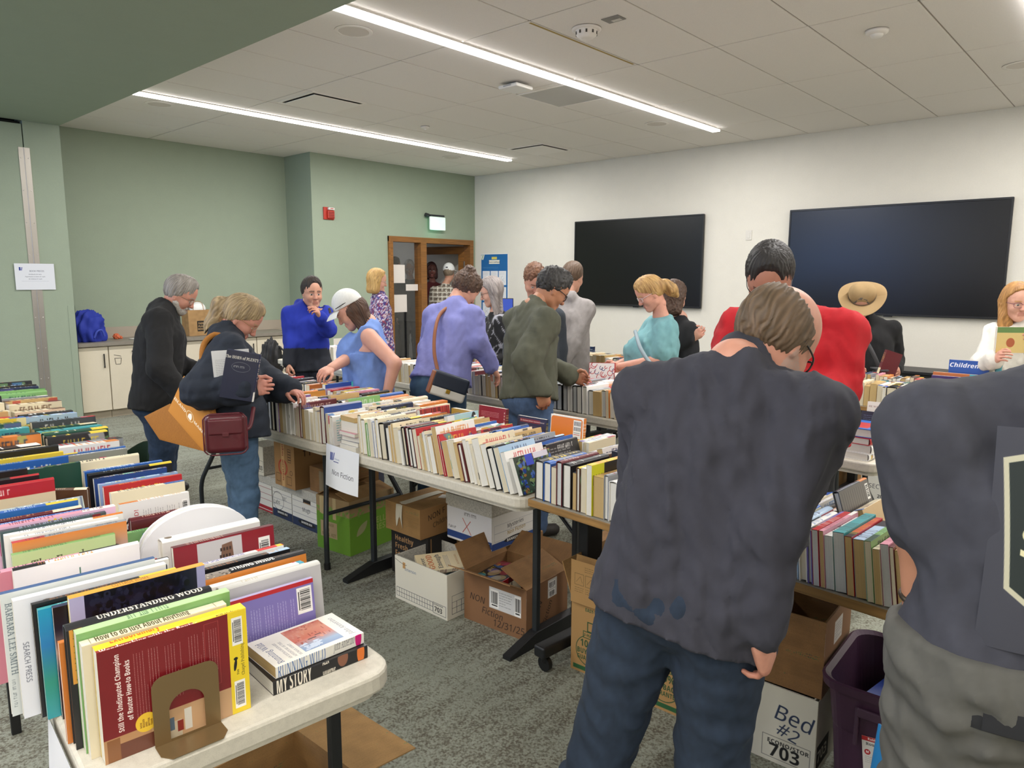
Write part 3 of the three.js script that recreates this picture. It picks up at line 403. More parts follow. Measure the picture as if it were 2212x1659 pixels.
  const sunset = H(260, 200, (x, w, h) => { vgrad(x, w, h, ['#e08a3e', '#c9a89a', '#5f8fc4', '#3a3030', '#2a2320']); fill(x, '#c9cfd6', 0, h * 0.1, w * 0.5, h * 0.12); x.fillStyle = '#6b4a38'; x.beginPath(); x.ellipse(w * 0.8, h * 0.4, 50, 40, 0, 0, 7); x.fill(); });
  put(-0.305, -0.062, 0.302, { H: 0.246, T: 0.014, key: 's', hero: true, face: sunset, label: 'landscape book with an orange and blue sunset sky cover' });
  put(-0.305, -0.075, 0.282, { H: 0.25, T: 0.012, key: 'w', artful: true, big: true, label: 'white illustrated book behind the sunset cover' });
  put(-0.315, -0.06, 0.265, { H: 0.258, T: 0.012, key: 'w', hard: true, page: 'c', label: 'white hardback with rounded corner behind the sunset cover' });
  const gb = H(260, 200, (x, w, h) => { fill(x, '#43585a', 0, 0, w, h); txt(x, 'the outdoor Cook', w * 0.12, h * 0.15, 30, '#d8d6c8', { f: 'serif' }); fill(x, '#7a2430', w * 0.86, 0, w * 0.08, h * 0.2); });
  put(-0.32, -0.095, 0.248, { H: 0.262, T: 0.015, key: 'e', hero: true, face: gb, label: 'dark slate green cookbook below the pink How book' });
  const how = H(300, 240, (x, w, h) => { fill(x, '#e4bcd6', 0, 0, w, h); txt(x, 'How', w * 0.06, h * 0.2, 44, '#c9307e', { w: 'bold' }); x.fillStyle = '#efc62e'; x.beginPath(); for (let i = 0; i < 40; i++) { const a = i / 40 * 6.283, q = i % 2 ? 30 : 38; x.lineTo(w * 0.5 + q * 1.3 * Math.cos(a), h * 0.12 + q * 0.7 * Math.sin(a)); } x.fill(); txt(x, '3', w * 0.5, h * 0.12, 34, '#c9302e', { a: 'center', f: 'serif' }); fill(x, '#f0e6ec', w * 0.66, h * 0.06, w * 0.28, h * 0.3); });
  put(-0.34, -0.068, 0.228, { H: 0.268, T: 0.02, key: 'i', hero: true, face: how, label: 'large pink book with How and a yellow number three burst' });
  const bl = H(260, 200, (x, w, h) => { fill(x, '#1c4f9c', 0, 0, w, h); fill(x, '#e0e4ea', w * 0.05, h * 0.18, w * 0.9, h * 0.05); });
  put(-0.4, -0.12, 0.19, { H: 0.262, T: 0.014, key: 'b', hero: true, face: bl, label: 'blue large paperback peeking out above the pink How book' });
  put(-0.42, -0.13, 0.15, { H: 0.262, T: 0.018, key: 'm', hard: true, label: 'maroon hardback at the left edge behind the pink How book' });
  const dk = H(280, 210, (x, w, h) => { fill(x, '#22303e', 0, 0, w, h); fill(x, '#2e6ab0', 0, 0, w, h * 0.12); txt(x, '~illegi', w * 0.1, h * 0.3, 30, '#e6e2d4', { f: 'serif', skew: -0.2 }); fill(x, '#8a6a4a', w * 0.78, h * 0.2, w * 0.12, h * 0.3); });
  put(-0.4, -0.13, 0.11, { H: 0.27, T: 0.018, key: 'b', hero: true, face: dk, label: 'dark picture book with a blue top band near the left picture edge' });
  const bridge = H(260, 190, (x, w, h) => { fill(x, '#b6c0b4', 0, 0, w, h); fill(x, '#3c86c4', 0, h * 0.1, w * 0.35, h * 0.9); for (let i = 0; i < 9; i++) { x.strokeStyle = i % 2 ? '#eef0ea' : '#6f7a8c'; x.lineWidth = 5; x.beginPath(); x.moveTo(w * (0.3 + 0.08 * i), h); x.lineTo(w * (0.42 + 0.07 * i), 0); x.stroke(); } x.lineWidth = 9; x.strokeStyle = '#e4e6ee'; x.beginPath(); x.moveTo(w * 0.1, h * 0.8); x.lineTo(w, h * 0.3); x.stroke(); });
  put(-0.36, -0.08, 0.03, { H: 0.25, T: 0.016, key: 'l', hero: true, face: bridge, lean: -0.55, label: 'picture book with a white steel bridge, tilted far back' });
  put(-0.42, -0.13, -0.21, { H: 0.262, T: 0.02, key: 'r', hard: true, hero: true, face: H(200, 150, (x, w, h) => { fill(x, '#d8c4a4', 0, 0, w, h); fill(x, '#b21f28', 0, 0, w, h * 0.14); txt(x, '~illegible', w * 0.2, h * 0.07, 16, '#f2e6dc'); }), spineOpt: { bg: '#b21f28' }, spine: [{ s: '~illegible', x: 0.3, y: 0.5, z: 0.7, c: '#f2e6dc' }], label: 'red-spined hardback left of the tilted bridge picture' });
  put(-0.42, -0.16, -0.26, { H: 0.27, T: 0.016, key: 'k', hard: true, hero: true, face: H(200, 160, (x, w, h) => { fill(x, '#1a1a20', 0, 0, w, h); x.strokeStyle = '#a08a60'; x.lineWidth = 5; x.strokeRect(w * 0.5, h * 0.4, 60, 60); x.strokeRect(w * 0.56, h * 0.5, 40, 40); }), label: 'black hardback with a tan chain ornament at left edge' });
  put(-0.16, -0.02, -0.3, { H: 0.2, T: 0.02, key: 'x', hard: true, turn: th - 0.6, label: 'brown leather-look hardback turned sideways between the columns' });
  put(-0.43, -0.17, -0.4, { H: 0.26, T: 0.015, key: 'o', hero: true, face: H(200, 160, (x, w, h) => { fill(x, '#a8642c', 0, 0, w, h); fill(x, '#d8a058', w * 0.5, h * 0.2, w * 0.4, h * 0.7); fill(x, '#5a2f1c', w * 0.58, h * 0.3, w * 0.2, h * 0.5); fill(x, '#2a2220', 0, 0, w, h * 0.12); }), label: 'picture book with a glowing orange doorway at left edge' });
  put(-0.3, -0.01, -0.47, { H: 0.24, T: 0.016, key: 'G', label: 'dark green thin hardback in the left column behind the orange doorway' });
  put(-0.31, -0.03, -0.55, { H: 0.25, T: 0.016, key: 'b', artful: true, big: true, label: 'blue landscape picture book near the far table end' });
  put(-0.3, -0.03, -0.63, { H: 0.25, T: 0.018, key: 'y', page: 'd', label: 'mustard yellow spine near the far end of the left column' });
  put(-0.3, -0.03, -0.71, { H: 0.26, T: 0.018, key: 'k', hard: true, artful: true, big: true, label: 'black-framed picture hardback at the far end of the left column' });
  put(-0.33, -0.05, -0.78, { H: 0.24, T: 0.024, key: 'c', page: 'd', label: 'cream thick book tilted at the far end of the left column', lean: -0.25 });
  // right column
  const R = (x0, x1, z, o) => put(x0, x1, z, { ...o, right: true });
  const ms = H(300, 210, (x, w, h) => { fill(x, '#1c1a1b', 0, 0, w, h); txt(x, 'MY STORY', w * 0.12, h * 0.97, 40, '#d8cdb4', { rot: -Math.PI / 2 }); });
  { const a = { L: 0.226, H: 0.15, T: 0.03, key: 'k', page: 'w', hero: true, face: ms, lay: 1, turn: th, group: G2, r, spineOpt: { q: 2, paint: (x, w, h) => { x.fillStyle = '#8a5a44'; x.beginPath(); x.ellipse(w * 0.72, h * 0.4, 26, 14, 0, 0, 7); x.fill(); x.fillStyle = '#e0762c'; x.beginPath(); x.arc(w * 0.92, h * 0.45, h * 0.32, 0, 7); x.fill(); } }, spine: [{ s: 'MY STORY', x: 0.03, y: 0.45, z: 0.62, c: '#eee6d6', sx: 0.9 }, { s: 'ALEX', x: 0.5, y: 0.3, z: 0.28, c: '#eee6d6', sx: 0.8 }, { s: 'HAWKINS', x: 0.5, y: 0.66, z: 0.28, c: '#eee6d6', sx: 0.8 }] };
    let p = onT(T, 0.158, 0.835); book({ ...a, pos: p, turn: th + 0.02, label: 'black book MY STORY lying flat under the white paperback' });
    const rw = H(420, 280, (x, w, h) => { fill(x, '#e9e4d8', 0, 0, w, h); x.save(); x.beginPath(); x.rect(w * 0.36, h * 0.06, w * 0.44, h * 0.84); x.clip(); vgrad(x, w, h, ['#b8604a', '#d08a70', '#c9705a', '#8fa4c0', '#6f86b0']); for (let i = 0; i < 60; i++) { x.fillStyle = i % 2 ? '#a04a3a' : '#cf8f78'; x.fillRect(w * 0.36 + r() * w * 0.44, r() * h * 0.6, 10 * r() + 3, 30 * r()); } for (let i = 0; i < 40; i++) { x.fillStyle = '#c3cede'; x.beginPath(); x.ellipse(w * 0.4 + r() * 80, h * (0.66 + 0.2 * r()), 16 * r(), 6, 0, 0, 7); x.fill(); } x.fillStyle = '#2e2a30'; x.fillRect(w * 0.5, h * 0.56, 40, 7); x.fillRect(w * 0.6, h * 0.5, 30, 6); x.restore(); const v = -Math.PI / 2; txt(x, 'Running Wild', w * 0.09, h * 0.95, 38, '#34466e', { rot: v, f: 'serif', w: '', sx: 0.9 }); ['AN EXTRAORDINARY', 'ADVENTURE OF THE', 'HUMAN SPIRIT'].forEach((s, i) => txt(x, s, w * (0.2 + i * 0.055), h * 0.92, 17, '#6a6a70', { rot: v, f: 'serif', w: '' })); txt(x, 'John Annerino', w * 0.9, h * 0.9, 30, '#4a5070', { rot: v, f: 'serif', w: '', skew: -0.3 }); });
    p = onT(T, 0.16, 0.832); book({ L: 0.215, H: 0.138, T: 0.026, key: 'w', page: 'd', hero: true, face: rw, lay: 1, turn: th + 0.05, pos: [p[0], TOP + 0.0308, p[2]], group: G2, r, spineOpt: { q: 2, bg: '#eae6dc', paint: (x, w, h) => { x.fillStyle = '#d21f7a'; x.beginPath(); x.arc(w * 0.93, h * 0.42, h * 0.32, 0, 7); x.fill(); } }, spine: [{ s: 'RUNNING WILD', x: 0.02, y: 0.5, z: 0.62, c: '#3f66a8', f: 'serif', w: '', sx: 0.9 }, { s: 'John Annerino', x: 0.64, y: 0.42, z: 0.36, c: '#4a4a52', f: 'serif', w: '', skew: -0.3, sx: 0.8 }], label: 'white paperback RUNNING WILD lying on the black book' }); }
  const purple = H(260, 190, (x, w, h) => { fill(x, '#7d72b4', 0, 0, w, h); fill(x, '#b8232c', 0, 0, w, h * 0.07); x.save(); x.translate(w * 0.1, h * 0.95); x.rotate(-Math.PI / 2); lines(x, 0, 0, h * 0.72, w * 0.66, 22, '#cfc9e6', r); x.restore(); barcode(x, w * 0.97, h * 0.1, h * 0.42, w * 0.18, r, Math.PI / 2); });
  R(0.02, 0.228, 0.752, { H: 0.15, T: 0.012, key: 'p', hero: true, face: purple, lean: -0.1, spineOpt: { bg: '#b9aed2' }, spine: [{ s: '', x: 0, y: 0, z: 1, c: '#000' }], label: 'purple back cover with barcode standing behind the lying books' });
  R(0.02, 0.262, 0.728, { H: 0.172, T: 0.03, key: 'w', hard: true, page: 'w', lean: -0.1, hero: true, face: H(120, 90, (x, w, h) => fill(x, '#c2bfc0', 0, 0, w, h)), spineOpt: { q: 1.5, bg: '#cfcdc8' }, spine: [{ s: '~illeg', x: 0.22, y: 0.5, z: 0.5, c: '#b3a888' }], label: 'light grey thick hardback behind the purple back cover' });
  R(0.015, 0.238, 0.69, { H: 0.165, T: 0.024, key: 'w', page: 'w', lean: -0.1, spineOpt: { q: 1.5, bg: '#efece2', paint: (x, w, h) => { fill(x, '#2a9ab4', w * 0.94, 0, w * 0.06, h); fill(x, '#d8508a', w * 0.9, 0, w * 0.03, h * 0.4); } }, spine: [{ s: '', x: 0, y: 0, z: 1, c: '#000' }], label: 'white spine with a turquoise end behind the grey hardback' });
  R(0.005, 0.262, 0.652, { H: 0.176, T: 0.034, key: 'k', hard: true, page: 'c', lean: -0.1, hero: true, face: H(160, 110, (x, w, h) => fill(x, '#cf7f30', 0, 0, w, h)), spineOpt: { q: 1.7, paint: (x, w, h) => { fill(x, '#8c8278', 0, 0, w * 0.26, h); for (let i = 0; i < 40; i++) fill(x, i % 2 ? '#c0b4a4' : '#4a443e', r() * w * 0.26, r() * h, 6, 4); } }, spine: [{ s: 'STRONG INSIDE', x: 0.28, y: 0.55, z: 0.52, c: '#f0eee8', sx: 0.8 }, { s: '~illegib', x: 0.7, y: 0.5, z: 0.3, c: '#a06a3a' }], label: 'black spine STRONG INSIDE with an orange cover' });
  R(0.0, 0.25, 0.585, { H: 0.168, T: 0.02, key: 'k', page: 'w', lean: -0.1, label: 'thin black paperback behind the STRONG INSIDE hardback' });
  R(0.0, 0.245, 0.56, { H: 0.172, T: 0.018, key: 'w', lean: -0.1, spineOpt: { q: 1.6, bg: '#e6e2dc', paint: (x, w, h) => { fill(x, '#c9251f', w * 0.72, 0, w * 0.28, h); fill(x, '#efc02c', w * 0.93, 0, w * 0.06, h); } }, spine: [{ s: 'OPTIMUM SPORTS NUTRITION', x: 0.06, y: 0.5, z: 0.62, c: '#4a4a90', sx: 0.8 }], label: 'white and red spine OPTIMUM SPORTS NUTRITION' });
  const rt = H(340, 240, (x, w, h) => { fill(x, '#8c1c2a', 0, 0, w, h); fill(x, '#c9c6c8', w * 0.22, h * 0.02, w * 0.44, h); x.fillStyle = '#7a5a48'; x.beginPath(); x.moveTo(w * 0.36, h); x.lineTo(w * 0.46, h * 0.1); x.lineTo(w * 0.56, h * 0.08); x.lineTo(w * 0.6, h); x.fill(); for (let i = 0; i < 9; i++) for (let j = 0; j < 4; j++) fill(x, '#3a2a24', w * (0.44 + 0.03 * j) - i * 3, h * (0.14 + 0.09 * i), 6, 10); barcode(x, w * 0.95, h * 0.12, h * 0.5, w * 0.12, r, Math.PI / 2); });
  R(0.0, 0.256, 0.47, { H: 0.2, T: 0.018, key: 'm', hero: true, face: rt, lean: -0.06, label: 'dark red book with a brick tower photograph and barcode' });
  R(-0.005, 0.247, 0.4, { H: 0.2, T: 0.04, key: 'w', hard: true, page: 'w', lean: -0.05, spineOpt: { q: 1.3, bg: '#efede8', paint: (x, w, h) => { x.fillStyle = '#6a5a48'; x.beginPath(); x.ellipse(w * 0.08, h * 0.5, 12, 7, 0, 0, 7); x.fill(); } }, spine: [{ s: '', x: 0, y: 0, z: 1, c: '#000' }], label: 'thick white hardback behind the red tower book' });
  // round-topped white board book
  { const p = onT(T, 0.125, 0.24), t = thing('book', 'white board book with a large rounded top', 'book', [p[0], TOP + 0.0005, p[2]], th, G2), pts = []; for (let i = 0; i <= 24; i++) { const a = Math.PI * i / 24; pts.push([0.15 * Math.cos(a) * (0.9 + 0.1 * Math.abs(Math.cos(a))), 0.09 + 0.135 * Math.pow(Math.sin(a), 0.7)]); } pts.push([-0.15, 0], [0.15, 0]);
    const mW = std('#e9e9ec', 0.4); part('cover', at(ext(pts, 0.004, 0.0008), 0, 0.001, 0.016), mW, t); part('cover', at(ext(pts, 0.004, 0.0008), 0, 0.001, -0.02), mW, t); part('pages', at(ext(pts.map(([a, b]) => [a * 0.985, Math.max(0.002, b * 0.985)]), 0.034, 0), 0, 0, -0.0155), std('#dcdad4', 0.8), t); part('spine', at(ext(pts.map(([a, b]) => [a, b]), 0.004, 0.0008), 0, 0.001, 0.0085), mW, t); }
  R(0.02, 0.19, 0.17, { H: 0.12, T: 0.02, key: 'G', label: 'low dark green paperback beside the round-topped board book' });
  R(0.02, 0.2, 0.13, { H: 0.14, T: 0.016, key: 'b', label: 'blue paperback corner beside the round-topped board book' });
  R(-0.02, 0.16, 0.1, { H: 0.145, T: 0.016, key: 'g', label: 'pale green paperback beside the round-topped board book' });
  R(0.005, 0.18, 0.06, { H: 0.17, T: 0.028, key: 'm', hard: true, label: 'maroon rounded hardback beside the pink How book' });
  const ses = H(300, 220, (x, w, h) => { fill(x, '#e6e4e0', 0, 0, w, h); txt(x, 'SES', w * 0.1, h * 0.55, 46, '#1a1a1a', { rot: -Math.PI / 2 }); txt(x, 'S MIND!', w * 0.22, h * 0.52, 24, '#b02a2e', { rot: -Math.PI / 2, w: '' }); x.save(); x.translate(w * 0.3, h * 0.5); x.rotate(-Math.PI / 2); lines(x, 0, 0, h * 0.36, w * 0.55, 16, '#5a5a5e', r); x.restore(); fill(x, '#b8262a', 0, h * 0.72, w, h * 0.1); barcode(x, w * 0.97, h * 0.1, h * 0.26, w * 0.09, r, Math.PI / 2); });
  R(-0.005, 0.19, 0.01, { H: 0.2, T: 0.018, key: 'w', hero: true, face: ses, lean: -0.1, label: 'white back cover with big black letters SES and barcode' });
  R(0.0, 0.215, -0.11, { H: 0.205, T: 0.024, key: 'c', page: 'w', lean: -0.08, label: 'plain cream paperback behind the SES back cover' });
  R(0.0, 0.235, -0.2, { H: 0.205, T: 0.018, key: 'r', lean: -0.08, artful: true, big: true, label: 'red and white paperback in the right column behind the cream one' });
  R(0.0, 0.24, -0.26, { H: 0.2, T: 0.02, key: 'l', lean: -0.08, hero: true, face: H(220, 150, (x, w, h) => { fill(x, '#8fb0dc', 0, 0, w, h); fill(x, '#c9ccd2', w * 0.3, h * 0.1, w * 0.5, h * 0.4); fill(x, '#5a6a94', w * 0.5, h * 0.05, w * 0.1, h * 0.5); }), label: 'pale blue travel paperback with harbour picture in the right column' });
  R(0.0, 0.225, -0.33, { H: 0.205, T: 0.018, key: 'n', hero: true, lean: -0.06, face: H(220, 150, (x, w, h) => { fill(x, '#24407e', 0, 0, w, h); fill(x, '#a9744e', w * 0.05, h * 0.1, w * 0.6, h * 0.5); for (let i = 0; i < 10; i++) fill(x, '#5c3c2c', w * (0.2 + 0.045 * i), h * 0.1, 4, h * 0.5); }), label: 'blue book with brown timber photograph in the right column' });
  R(0.0, 0.265, -0.42, { H: 0.205, T: 0.022, key: 'k', hard: true, label: 'black hardback in the right column behind the timber photograph' });
  R(0.0, 0.25, -0.47, { H: 0.2, T: 0.02, key: 'b', lean: -0.03, label: 'sky blue spined paperback before the pale square book' });
  R(0.02, 0.17, -0.53, { H: 0.19, T: 0.016, key: 'w', hero: true, face: H(200, 150, (x, w, h) => { fill(x, '#e4e4e8', 0, 0, w, h); fill(x, '#1e3a80', w * 0.3, h * 0.28, w * 0.4, h * 0.5); barcode(x, w * 0.8, h * 0.3, 26, 20, r); }), label: 'pale square book with a dark blue panel on its cover' });
  R(-0.01, 0.2, -0.58, { H: 0.215, T: 0.026, key: 'c', hard: true, label: 'beige tall hardback behind the pale square book' });
  R(0.0, 0.19, -0.64, { H: 0.2, T: 0.016, key: 'w', label: 'thin off-white book behind the beige tall hardback' });
  R(-0.02, 0.19, -0.7, { H: 0.215, T: 0.018, key: 's', hero: true, face: H(160, 110, (x, w, h) => { fill(x, '#85867c', 0, 0, w, h); x.fillStyle = '#d84a70'; x.beginPath(); x.arc(w * 0.6, h * 0.1, 9, 0, 3.2); x.fill(); }), label: 'grey book with a pink round sticker at the far table end' });
  R(-0.02, 0.2, -0.76, { H: 0.21, T: 0.018, key: 'b', label: 'blue-edged white book behind the pink sticker' , page: 'w' });
  // bookend, table-edge paper
  { const p = onT(T, -0.128, 0.93), m = std('#8a7350', 0.38, { metalness: 0.6 }), t = thing('bookend', 'bronze metal bookend with arched opening on the foreground table', 'bookend', [p[0], TOP + 0.0006, p[2]], th);
    const arch = []; for (let i = 0; i <= 12; i++) { const a = Math.PI * i / 12; arch.push([0.032 * Math.cos(a), 0.062 + 0.03 * Math.sin(a)]); } arch.push([-0.032, 0.006], [0.032, 0.006]);
    part('plate', at(ext([...roundRect(0.12, 0.135, 0.022).slice(0, 12).map(([a, b]) => [a, b + 0.0675]), [-0.06, 0], [0.06, 0]], 0.0012, 0, [arch.reverse()]), 0, 0, 0), m, t);
    part('base', at(ext([[-0.06, 0], [0.06, 0], [0.06, 0.035], [0.045, 0.055], [-0.045, 0.055], [-0.06, 0.035]], 0.0012), 0, 0.0012, 0, Math.PI / 2), m, t); }
  { const q = onT(T, -0.309, 0.8), t = solo('paper_sign', sheet((u, v) => { const o = onT(T, -0.309 - 0.012 * (1 - v) * (1 + Math.sin(u * 5)), 0.66 + 0.28 * u); return [o[0] - 0.004, TOP - 0.012 - 0.216 * (1 - v), o[2]]; }, 6, 6, 0.0006), std('#e6e6e8', 0.8, { map: canvasTex(256, 196, (x, w, h) => { fill(x, '#f2f2f3', 0, 0, w, h); fill(x, '#3a4a9a', w * 0.36, h * 0.5, 8, 34); fill(x, '#3a4a9a', w * 0.4, h * 0.5, 8, 34); x.save(); x.translate(w * 0.45, h * 0.5); x.rotate(0.2); fill(x, '#3a4a9a', 0, 0, 6, 34); x.restore(); fill(x, '#3a4a9a', w * 0.48, h * 0.68, 50, 3); }) }), 'white paper with a blue logo hanging from the foreground table edge', 'paper'); }
}
// ---------- book rows on the other tables ----------
place('M', 2.44, 0, 0, 3, 0.76);
const viewCell = (w, h, f) => atlasH.cell(h, w, (x) => { x.transform(0, -1, 1, 0, 0, w); f(x, w, h); }); // face of an upright book, drawn as the viewer sees it
{
  const GA = 'books in the front row of the middle white table', GB = 'books in the second row of the middle white table';
  const rowA = 'front row of the middle table, left of the paper sign', rowB = 'front row of the middle table, right of the sign';
  const r = rng(4), H = (w, h, f) => atlasH.cell(w, h, (x) => f(x, w, h)), fill = (x, c, a, b, w, h) => { x.fillStyle = c; x.fillRect(a, b, w, h); };
  const SP = {
    desert: { L: 0.238, H: 0.2, T: 0.024, key: 'm', hard: true, hero: true, page: 'w', lean: -0.05, face: H(280, 200, (x, w, h) => { const g = x.createLinearGradient(0, 0, 0, h); ['#24458e', '#2e4f94', '#8a5a50', '#6a2a22', '#4a1a18'].forEach((c, i) => g.addColorStop(i / 4, c)); x.fillStyle = g; x.fillRect(0, 0, w, h); }), spineOpt: { bg: '#8d90a8' }, spine: [{ s: '', x: 0, y: 0, z: 1, c: '#000' }], label: 'large hardback with blue sky over maroon desert on its cover', group: GA },
    plank: { L: 0.21, H: 0.178, T: 0.018, key: 'r', page: 'w', hero: true, lean: -0.12, face: H(260, 160, (x, w, h) => { fill(x, '#8e2420', 0, 0, w, h); for (let i = 0; i < 70; i++) fill(x, i % 2 ? '#b23a2c' : '#6a1a18', r() * w, 0, 2 + 4 * r(), h * (0.4 + 0.6 * r())); }), label: 'book with a red timber-plank cover standing above the second row', group: GB },
    portrait: { L: 0.212, H: 0.19, T: 0.022, key: 'l', hero: true, page: 'w', lean: -0.16, face: H(240, 180, (x, w, h) => { fill(x, '#9fc0c8', 0, 0, w, h); fill(x, '#dadce0', 0, 0, w * 0.22, h); x.save(); x.translate(w * 0.02, h * 0.9); x.rotate(-Math.PI / 2); lines(x, 0, 0, h * 0.6, w * 0.18, 7, '#8a8e96', r); x.restore(); x.fillStyle = '#1c1a1c'; x.beginPath(); x.ellipse(w * 0.7, h * 0.62, 40, 40, 0, 0, 7); x.fill(); x.beginPath(); x.ellipse(w * 0.82, h * 0.25, 20, 46, 0.2, 0, 7); x.fill(); x.fillStyle = '#c99a80'; x.beginPath(); x.ellipse(w * 0.62, h * 0.8, 26, 24, 0, 0, 7); x.fill(); barcode(x, w * 0.94, h * 0.1, h * 0.4, w * 0.1, r, Math.PI / 2); }), label: 'light blue book with a dark-haired portrait above the second row', group: GB },
    tan: { L: 0.205, H: 0.172, T: 0.02, key: 'd', page: 'd', lean: -0.22, label: 'plain tan book standing just right of the dark-haired portrait', group: GB },
    purple: { L: 0.212, H: 0.19, T: 0.016, key: 'p', hero: true, page: 'w', lean: -0.05, face: H(200, 120, (x, w, h) => { fill(x, '#8a6ab0', 0, 0, w, h); fill(x, '#b492c8', 0, h * 0.2, w, h * 0.4); x.strokeStyle = '#6a4a90'; for (let i = 0; i < 6; i++) { x.beginPath(); x.moveTo(w * (0.4 + 0.08 * i), h * 0.2); x.lineTo(w * (0.5 + 0.06 * i), h * 0.5); x.stroke(); } }), label: 'lavender-covered book standing tall beside the navy coat sleeve', group: GA },
    peach: { L: 0.195, H: 0.19, T: 0.02, key: 'd', hero: true, page: 'c', lean: -0.05, face: H(200, 120, (x, w, h) => { fill(x, '#dfb67c', 0, 0, w, h); x.strokeStyle = '#b08a50'; x.strokeRect(w * 0.93, 4, 6, h * 0.5); }), label: 'plain peach-tan book standing tall in the second row', group: GB },
    lilac: { L: 0.21, H: 0.19, T: 0.02, key: 'b', hero: true, page: 'w', lean: -0.06, face: H(220, 130, (x, w, h) => { fill(x, '#b8a6c8', 0, 0, w, h); fill(x, '#2a52b0', 0, 0, w, h * 0.14); fill(x, '#3fb0a8', w * 0.35, h * 0.26, w * 0.35, h * 0.2); barcode(x, w * 0.8, h * 0.22, 34, 24, r); fill(x, '#3fc0c0', w * 0.94, 0, w * 0.06, h * 0.2); }), label: 'blue-topped lilac book with teal panel in the third row', group: GB },
    amber: { L: 0.18, H: 0.185, T: 0.026, key: 'o', hard: true, hero: true, page: 'c', lean: -0.03, face: H(180, 120, (x, w, h) => { fill(x, '#c98a3a', 0, 0, w, h); for (let i = 0; i < 18; i++) fill(x, '#4a3018', 20 + i * 8, h * 0.3 + 6 * r(), 4, 30); }), label: 'amber hardback beside the reaching hand of the navy coat', group: GB },
  };
  SP.plank.dx = 0.1; SP.portrait.dx = 0.04; SP.tan.dx = 0.03; SP.amber.dx = -0.03;
  const B = (x, z, o) => book({ pos: [x, TOP, z], r, ...o });
  rowBooks({ t: 'M', x: -0.365, lmax: 0.24, z0: -3.78, z1: -3.17, seed: 11, lean0: 0.03, lean1: 0.05, h: 0.17, special: SP, s: 'x16h k20h k18h k14h @purple d20 w20 w18 w26h m16 i14 m14h n18 w26 w16 c14 c16 w14 @desert', row: 'the front row left of the sign', group: GA });
  rowBooks({ t: 'M', x: -0.365, lmax: 0.24, z0: -3.165, z1: -3.11, seed: 12, lean0: 0.06, h: 0.165, s: 'w20 w24h', row: 'the pair behind the paper sign', group: GA });
  // lying stack at the sign
  [[0.022, 0.23, 'w', 'lowest'], [0.02, 0.225, 's', 'second from the bottom'], [0.026, 0.22, 'w', 'third from the bottom'], [0.018, 0.225, 'i', 'fourth from the bottom'], [0.052, 0.21, 'c', 'thick one second from the top'], [0.024, 0.22, 'd', 'topmost']].reduce((y, [T, L, key, n], i) => { book({ L, H: 0.15 - 0.004 * i, T, key, page: i === 5 ? 'd' : 'w', pos: [2.2 + 0.006 * (i % 3), y, -2.99 - 0.004 * i], turn: 0.05 * ((i * 7) % 5 - 2) * 0.6, lay: -1, r, artful: i === 5, label: `${PAL[key][1]} book lying in the stack behind the sign, ${n}`, group: 'books stacked flat behind the paper sign' }); return y + T + 0.0008; }, TOP);
  rowBooks({ t: 'M', x: -0.365, lmax: 0.24, z0: -2.893, z1: -1.86, seed: 14, lean0: 0.1, lean1: 0.34, h: 0.174, s: 'c26h c32h g16h w24 b14 c26h k38h s18 w16 c14 c30 w14 k20h m20h k24h r24 c12 c13 c15 s18 d26 w26+ r12h w32 w38 d18 m20h c20 c15 w13 c36+ c30 k32h l26 w20', row: 'the front row right of the sign', group: GA });
  { const gA = H(260, 170, (x, w, h) => { fill(x, '#35463a', 0, 0, w, h); for (let i = 0; i < 130; i++) { x.fillStyle = ['#5a8a6a', '#24408e', '#9a6a3a', '#1a1c20', '#4a6ab0', '#7a8a5a'][i % 6]; x.beginPath(); x.ellipse(w * 0.05 + r() * w, r() * h, 12 * r() + 3, 5 + 6 * r(), r() * 3, 0, 7); x.fill(); } fill(x, '#3c50c0', w * 0.3, 0, w * 0.2, h * 0.3); fill(x, '#dcd8e4', w * 0.52, 0, w * 0.4, h * 0.16); });
    B(2.2, -1.832, { L: 0.23, H: 0.155, T: 0.022, key: 'w', hero: true, page: 'w', lean: -0.38, face: gA, label: 'white paperback with painted garden cover at the table corner', group: GA }); }
  rowBooks({ t: 'M', x: -0.115, lmax: 0.218, z0: -3.8, z1: -3.48, seed: 20, h: 0.158, special: SP, s: '@amber w18 r16 c20 d20 w16 k18h w22 c18 w20h @peach', lean0: 0.05, row: 'the second row at its far end', group: GB });
  rowBooks({ t: 'M', x: -0.115, lmax: 0.218, z0: -3.47, z1: -2.81, seed: 21, h: 0.16, s: 'k18h e20h k20h w16 g22+ w18 c22 w20 w24 d16 c24 x14 w22 n30h g20 c18 w16 s22 k18h w18 @plank', special: SP, lean0: 0.08, lean1: 0.14, row: 'the second row left of the red face', group: GB });
  rowBooks({ t: 'M', x: -0.115, lmax: 0.218, z0: -2.79, z1: -1.86, seed: 22, h: 0.162, special: SP, s: 'w20h o22 d16 l22h w24 k20h d24 w18 n20 @portrait y16 w20 c18 @tan d28h b18 s22h w20 o18 r24 k24h l26h b30h c22 i18 d22 b20h x24 s20 w18 n22h c20 b18 k20h', lean0: 0.16, lean1: 0.3, row: 'the second row right of the red face', group: GB });
  rowBooks({ t: 'M', x: 0.122, lmax: 0.225, z0: -4.83, z1: -2.98, seed: 23, h: 0.155, far: true, special: SP, artful: false, s: 'k18h k20h w22 w20 y18 l24h k18h c26 r14 w24 l22h k20h s24 x26 w30 l20 k22h w18 o24 p20 c26 s18 w16 @lilac r22 m18 d24 s26 y18 w16 i18 m20 w18 k22h y24h k20h b26h o28h c22h d24 o20 c24h w22 d20 c30h o26 c20' });
